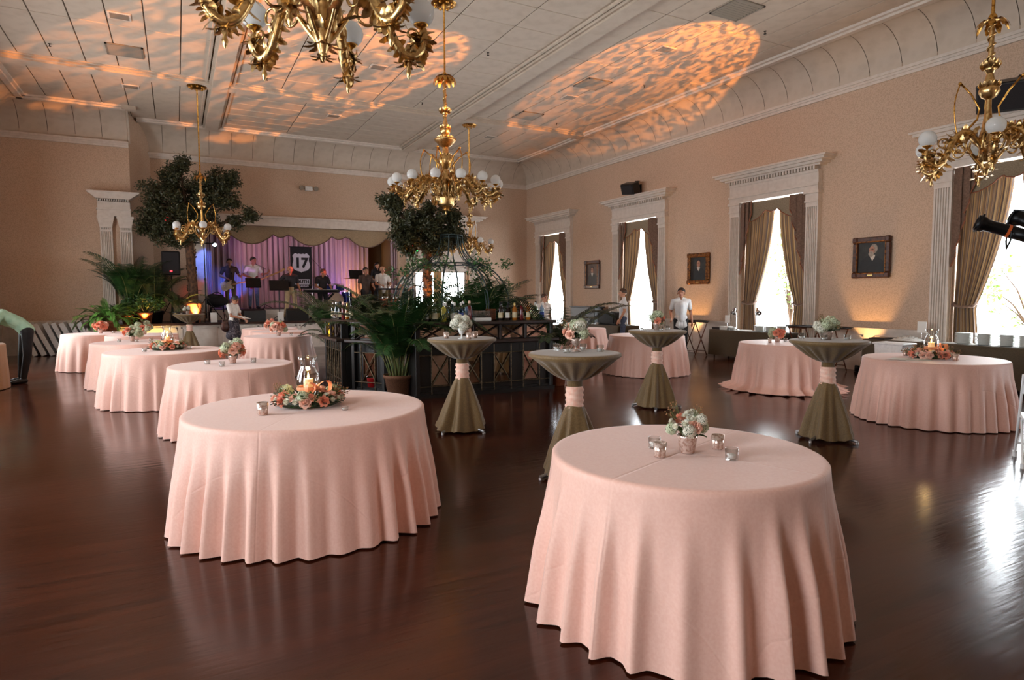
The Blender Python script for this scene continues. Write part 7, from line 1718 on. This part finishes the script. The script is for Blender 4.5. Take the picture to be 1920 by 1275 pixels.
person('keyboard player in a black shirt leaning to a microphone', 4.58, 22.98, SZ0, .25, {'elL': (-.27, -.05, 1.16), 'wrL': (-.22, -.3, 1.06), 'elR': (.27, -.05, 1.16), 'wrR': (.18, -.32, 1.06), 'face': (.45, -.85, 0), 'hea': (.02, -.05, 1.63)}, dict(shirt='blackshirt', trouser='blacktr', skin='skin2'), 1.0, 'hair_brown')
person('man with a grey shirt standing behind the bar palms before the stage', 6.1, 22.9, SZ0, .2, {'wrR': (.22, -.22, 1.05), 'elR': (.26, -.02, 1.15)}, dict(shirt='brownshirt', trouser='blacktr', skin='skin2'), 1.04, 'hair_dark')
person('woman with long dark hair between the players at the right', 6.95, 24.35, 1.22, .2, {'wrL': (-.2, -.2, 1.05), 'wrR': (.2, -.2, 1.05)}, dict(shirt='blackshirt', trouser='blacktr'), .99, 'hair_dark', True, long_hair=True)
person('percussionist in a pale shirt lit green', 6.86, 23.35, SZ0, .1, {'elL': (-.27, -.05, 1.15), 'wrL': (-.16, -.3, 1.1), 'elR': (.27, -.05, 1.15), 'wrR': (.16, -.3, 1.1)}, dict(shirt='white_shirt', trouser='olivetr'), 1.08, bald=True)
person('man in a grey shirt bending over the percussion rack at the right', 7.6, 22.5, SZ0, -.5, {'pel': (0, .05, .93), 'wai': (0, .02, 1.07), 'che': (.0, -.12, 1.26), 'nek': (0, -.24, 1.39), 'hea': (0, -.33, 1.48), 'shL': (-.18, -.18, 1.35), 'shR': (.18, -.18, 1.35), 'elL': (-.22, -.25, 1.08), 'elR': (.22, -.25, 1.08), 'wrL': (-.12, -.44, 1.0), 'wrR': (.12, -.44, 1.0), 'face': (0, -.85, -.5)}, dict(shirt='white_shirt', trouser='blacktr', skin='skin2'), 1.06, 'hair_brown')
# the woman with the bag in front of the stage, turned to the right, reading papers
t, V = person('dark-haired woman in a white shirt and patterned skirt carrying a bag, holding papers', 1.4, 19.6, 0, .9, {'hea': (0, -.07, 1.6), 'nek': (0, -.01, 1.47), 'elL': (-.22, -.08, 1.14), 'wrL': (-.1, -.3, 1.08), 'elR': (.22, -.08, 1.14), 'wrR': (.14, -.3, 1.02), 'face': (0, -.85, -.5)}, dict(shirt='white_shirt', trouser='plaid', skirt=.55, skin='skin2'), .98, 'hair_dark', True, long_hair=False)
b = MB(); b.bbox((0, 0, 0), (.3, .22, .012), .002); tag(obj('papers', b, 'paper', loc=(1.68, 19.36, 1.07), rot=(.3, .1, .9)), 'open white papers in the hands of the woman with the bag', 'papers')
t = thing('shoulder_bag', 'brown slouchy leather bag at the hip of the woman in front of the stage', 'bag', (1.2, 19.55, .72), .9); b = MB(); b.ball((0, 0, .1), (.2, .1, .16), 16, 10); b.ball((.02, -.01, .2), (.17, .08, .08), 14, 8); obj('bag_body', b, 'bagbrown', t); b = MB(); b.tube(smooth_path([(-.15, 0, .2), (-.03, .02, .5), (.12, 0, .2)], 6), .014, 6); obj('strap', b, 'bagbrown', t)
# bending man in a mint shirt at the left table
t, V = person('man in a mint green shirt and black trousers bending over the left table', -2.75, 15.3, 0, -1.25,
    {'pel': (0, .12, .94), 'wai': (0, .02, 1.06), 'che': (0, -.2, 1.17), 'nek': (0, -.36, 1.16), 'hea': (0, -.48, 1.06), 'shL': (-.19, -.29, 1.17), 'shR': (.19, -.29, 1.17), 'elL': (-.25, -.38, .95), 'elR': (.25, -.38, .95), 'wrL': (-.16, -.55, .84), 'wrR': (.16, -.55, .84), 'hiL': (-.095, .12, .9), 'hiR': (.095, .12, .9), 'knL': (-.11, .06, .49), 'knR': (.11, .1, .49), 'face': (0, -.6, -.8)}, dict(shirt='mint', trouser='blacktr', skin='skin2', upright=False), 1.1, 'hair_dark', sleeve='long')
# two cooks and a guest by the right wall
person('cook in a white jacket and grey-blue trousers seen from the side by the second window', 11.6, 14.9, 0, .9+PI, {'hea': (0, -.02, 1.645), 'face': (.1, -1, 0), 'wrL': (-.26, -.1, .9), 'wrR': (.26, -.1, .9)}, dict(shirt='chefwhite', trouser='jeans', coat=1), 1.05, 'hair_brown')
person('cook in a white jacket and black skull cap beside the far buffet', 12.02, 12.95, 0, -.55, {'wrL': (-.27, -.16, 1.0), 'elL': (-.26, .02, 1.14), 'face': (-.35, -.95, 0)}, dict(shirt='chefwhite', trouser='blacktr', skin='skin2', coat=1), 1.05, 'hair_dark')
person('guest with brown hair standing beyond the bottles of the bar', 9.0, 15.1, 0, .2, {}, dict(shirt='white_shirt', trouser='blacktr'), .97, 'hair_brown', True)
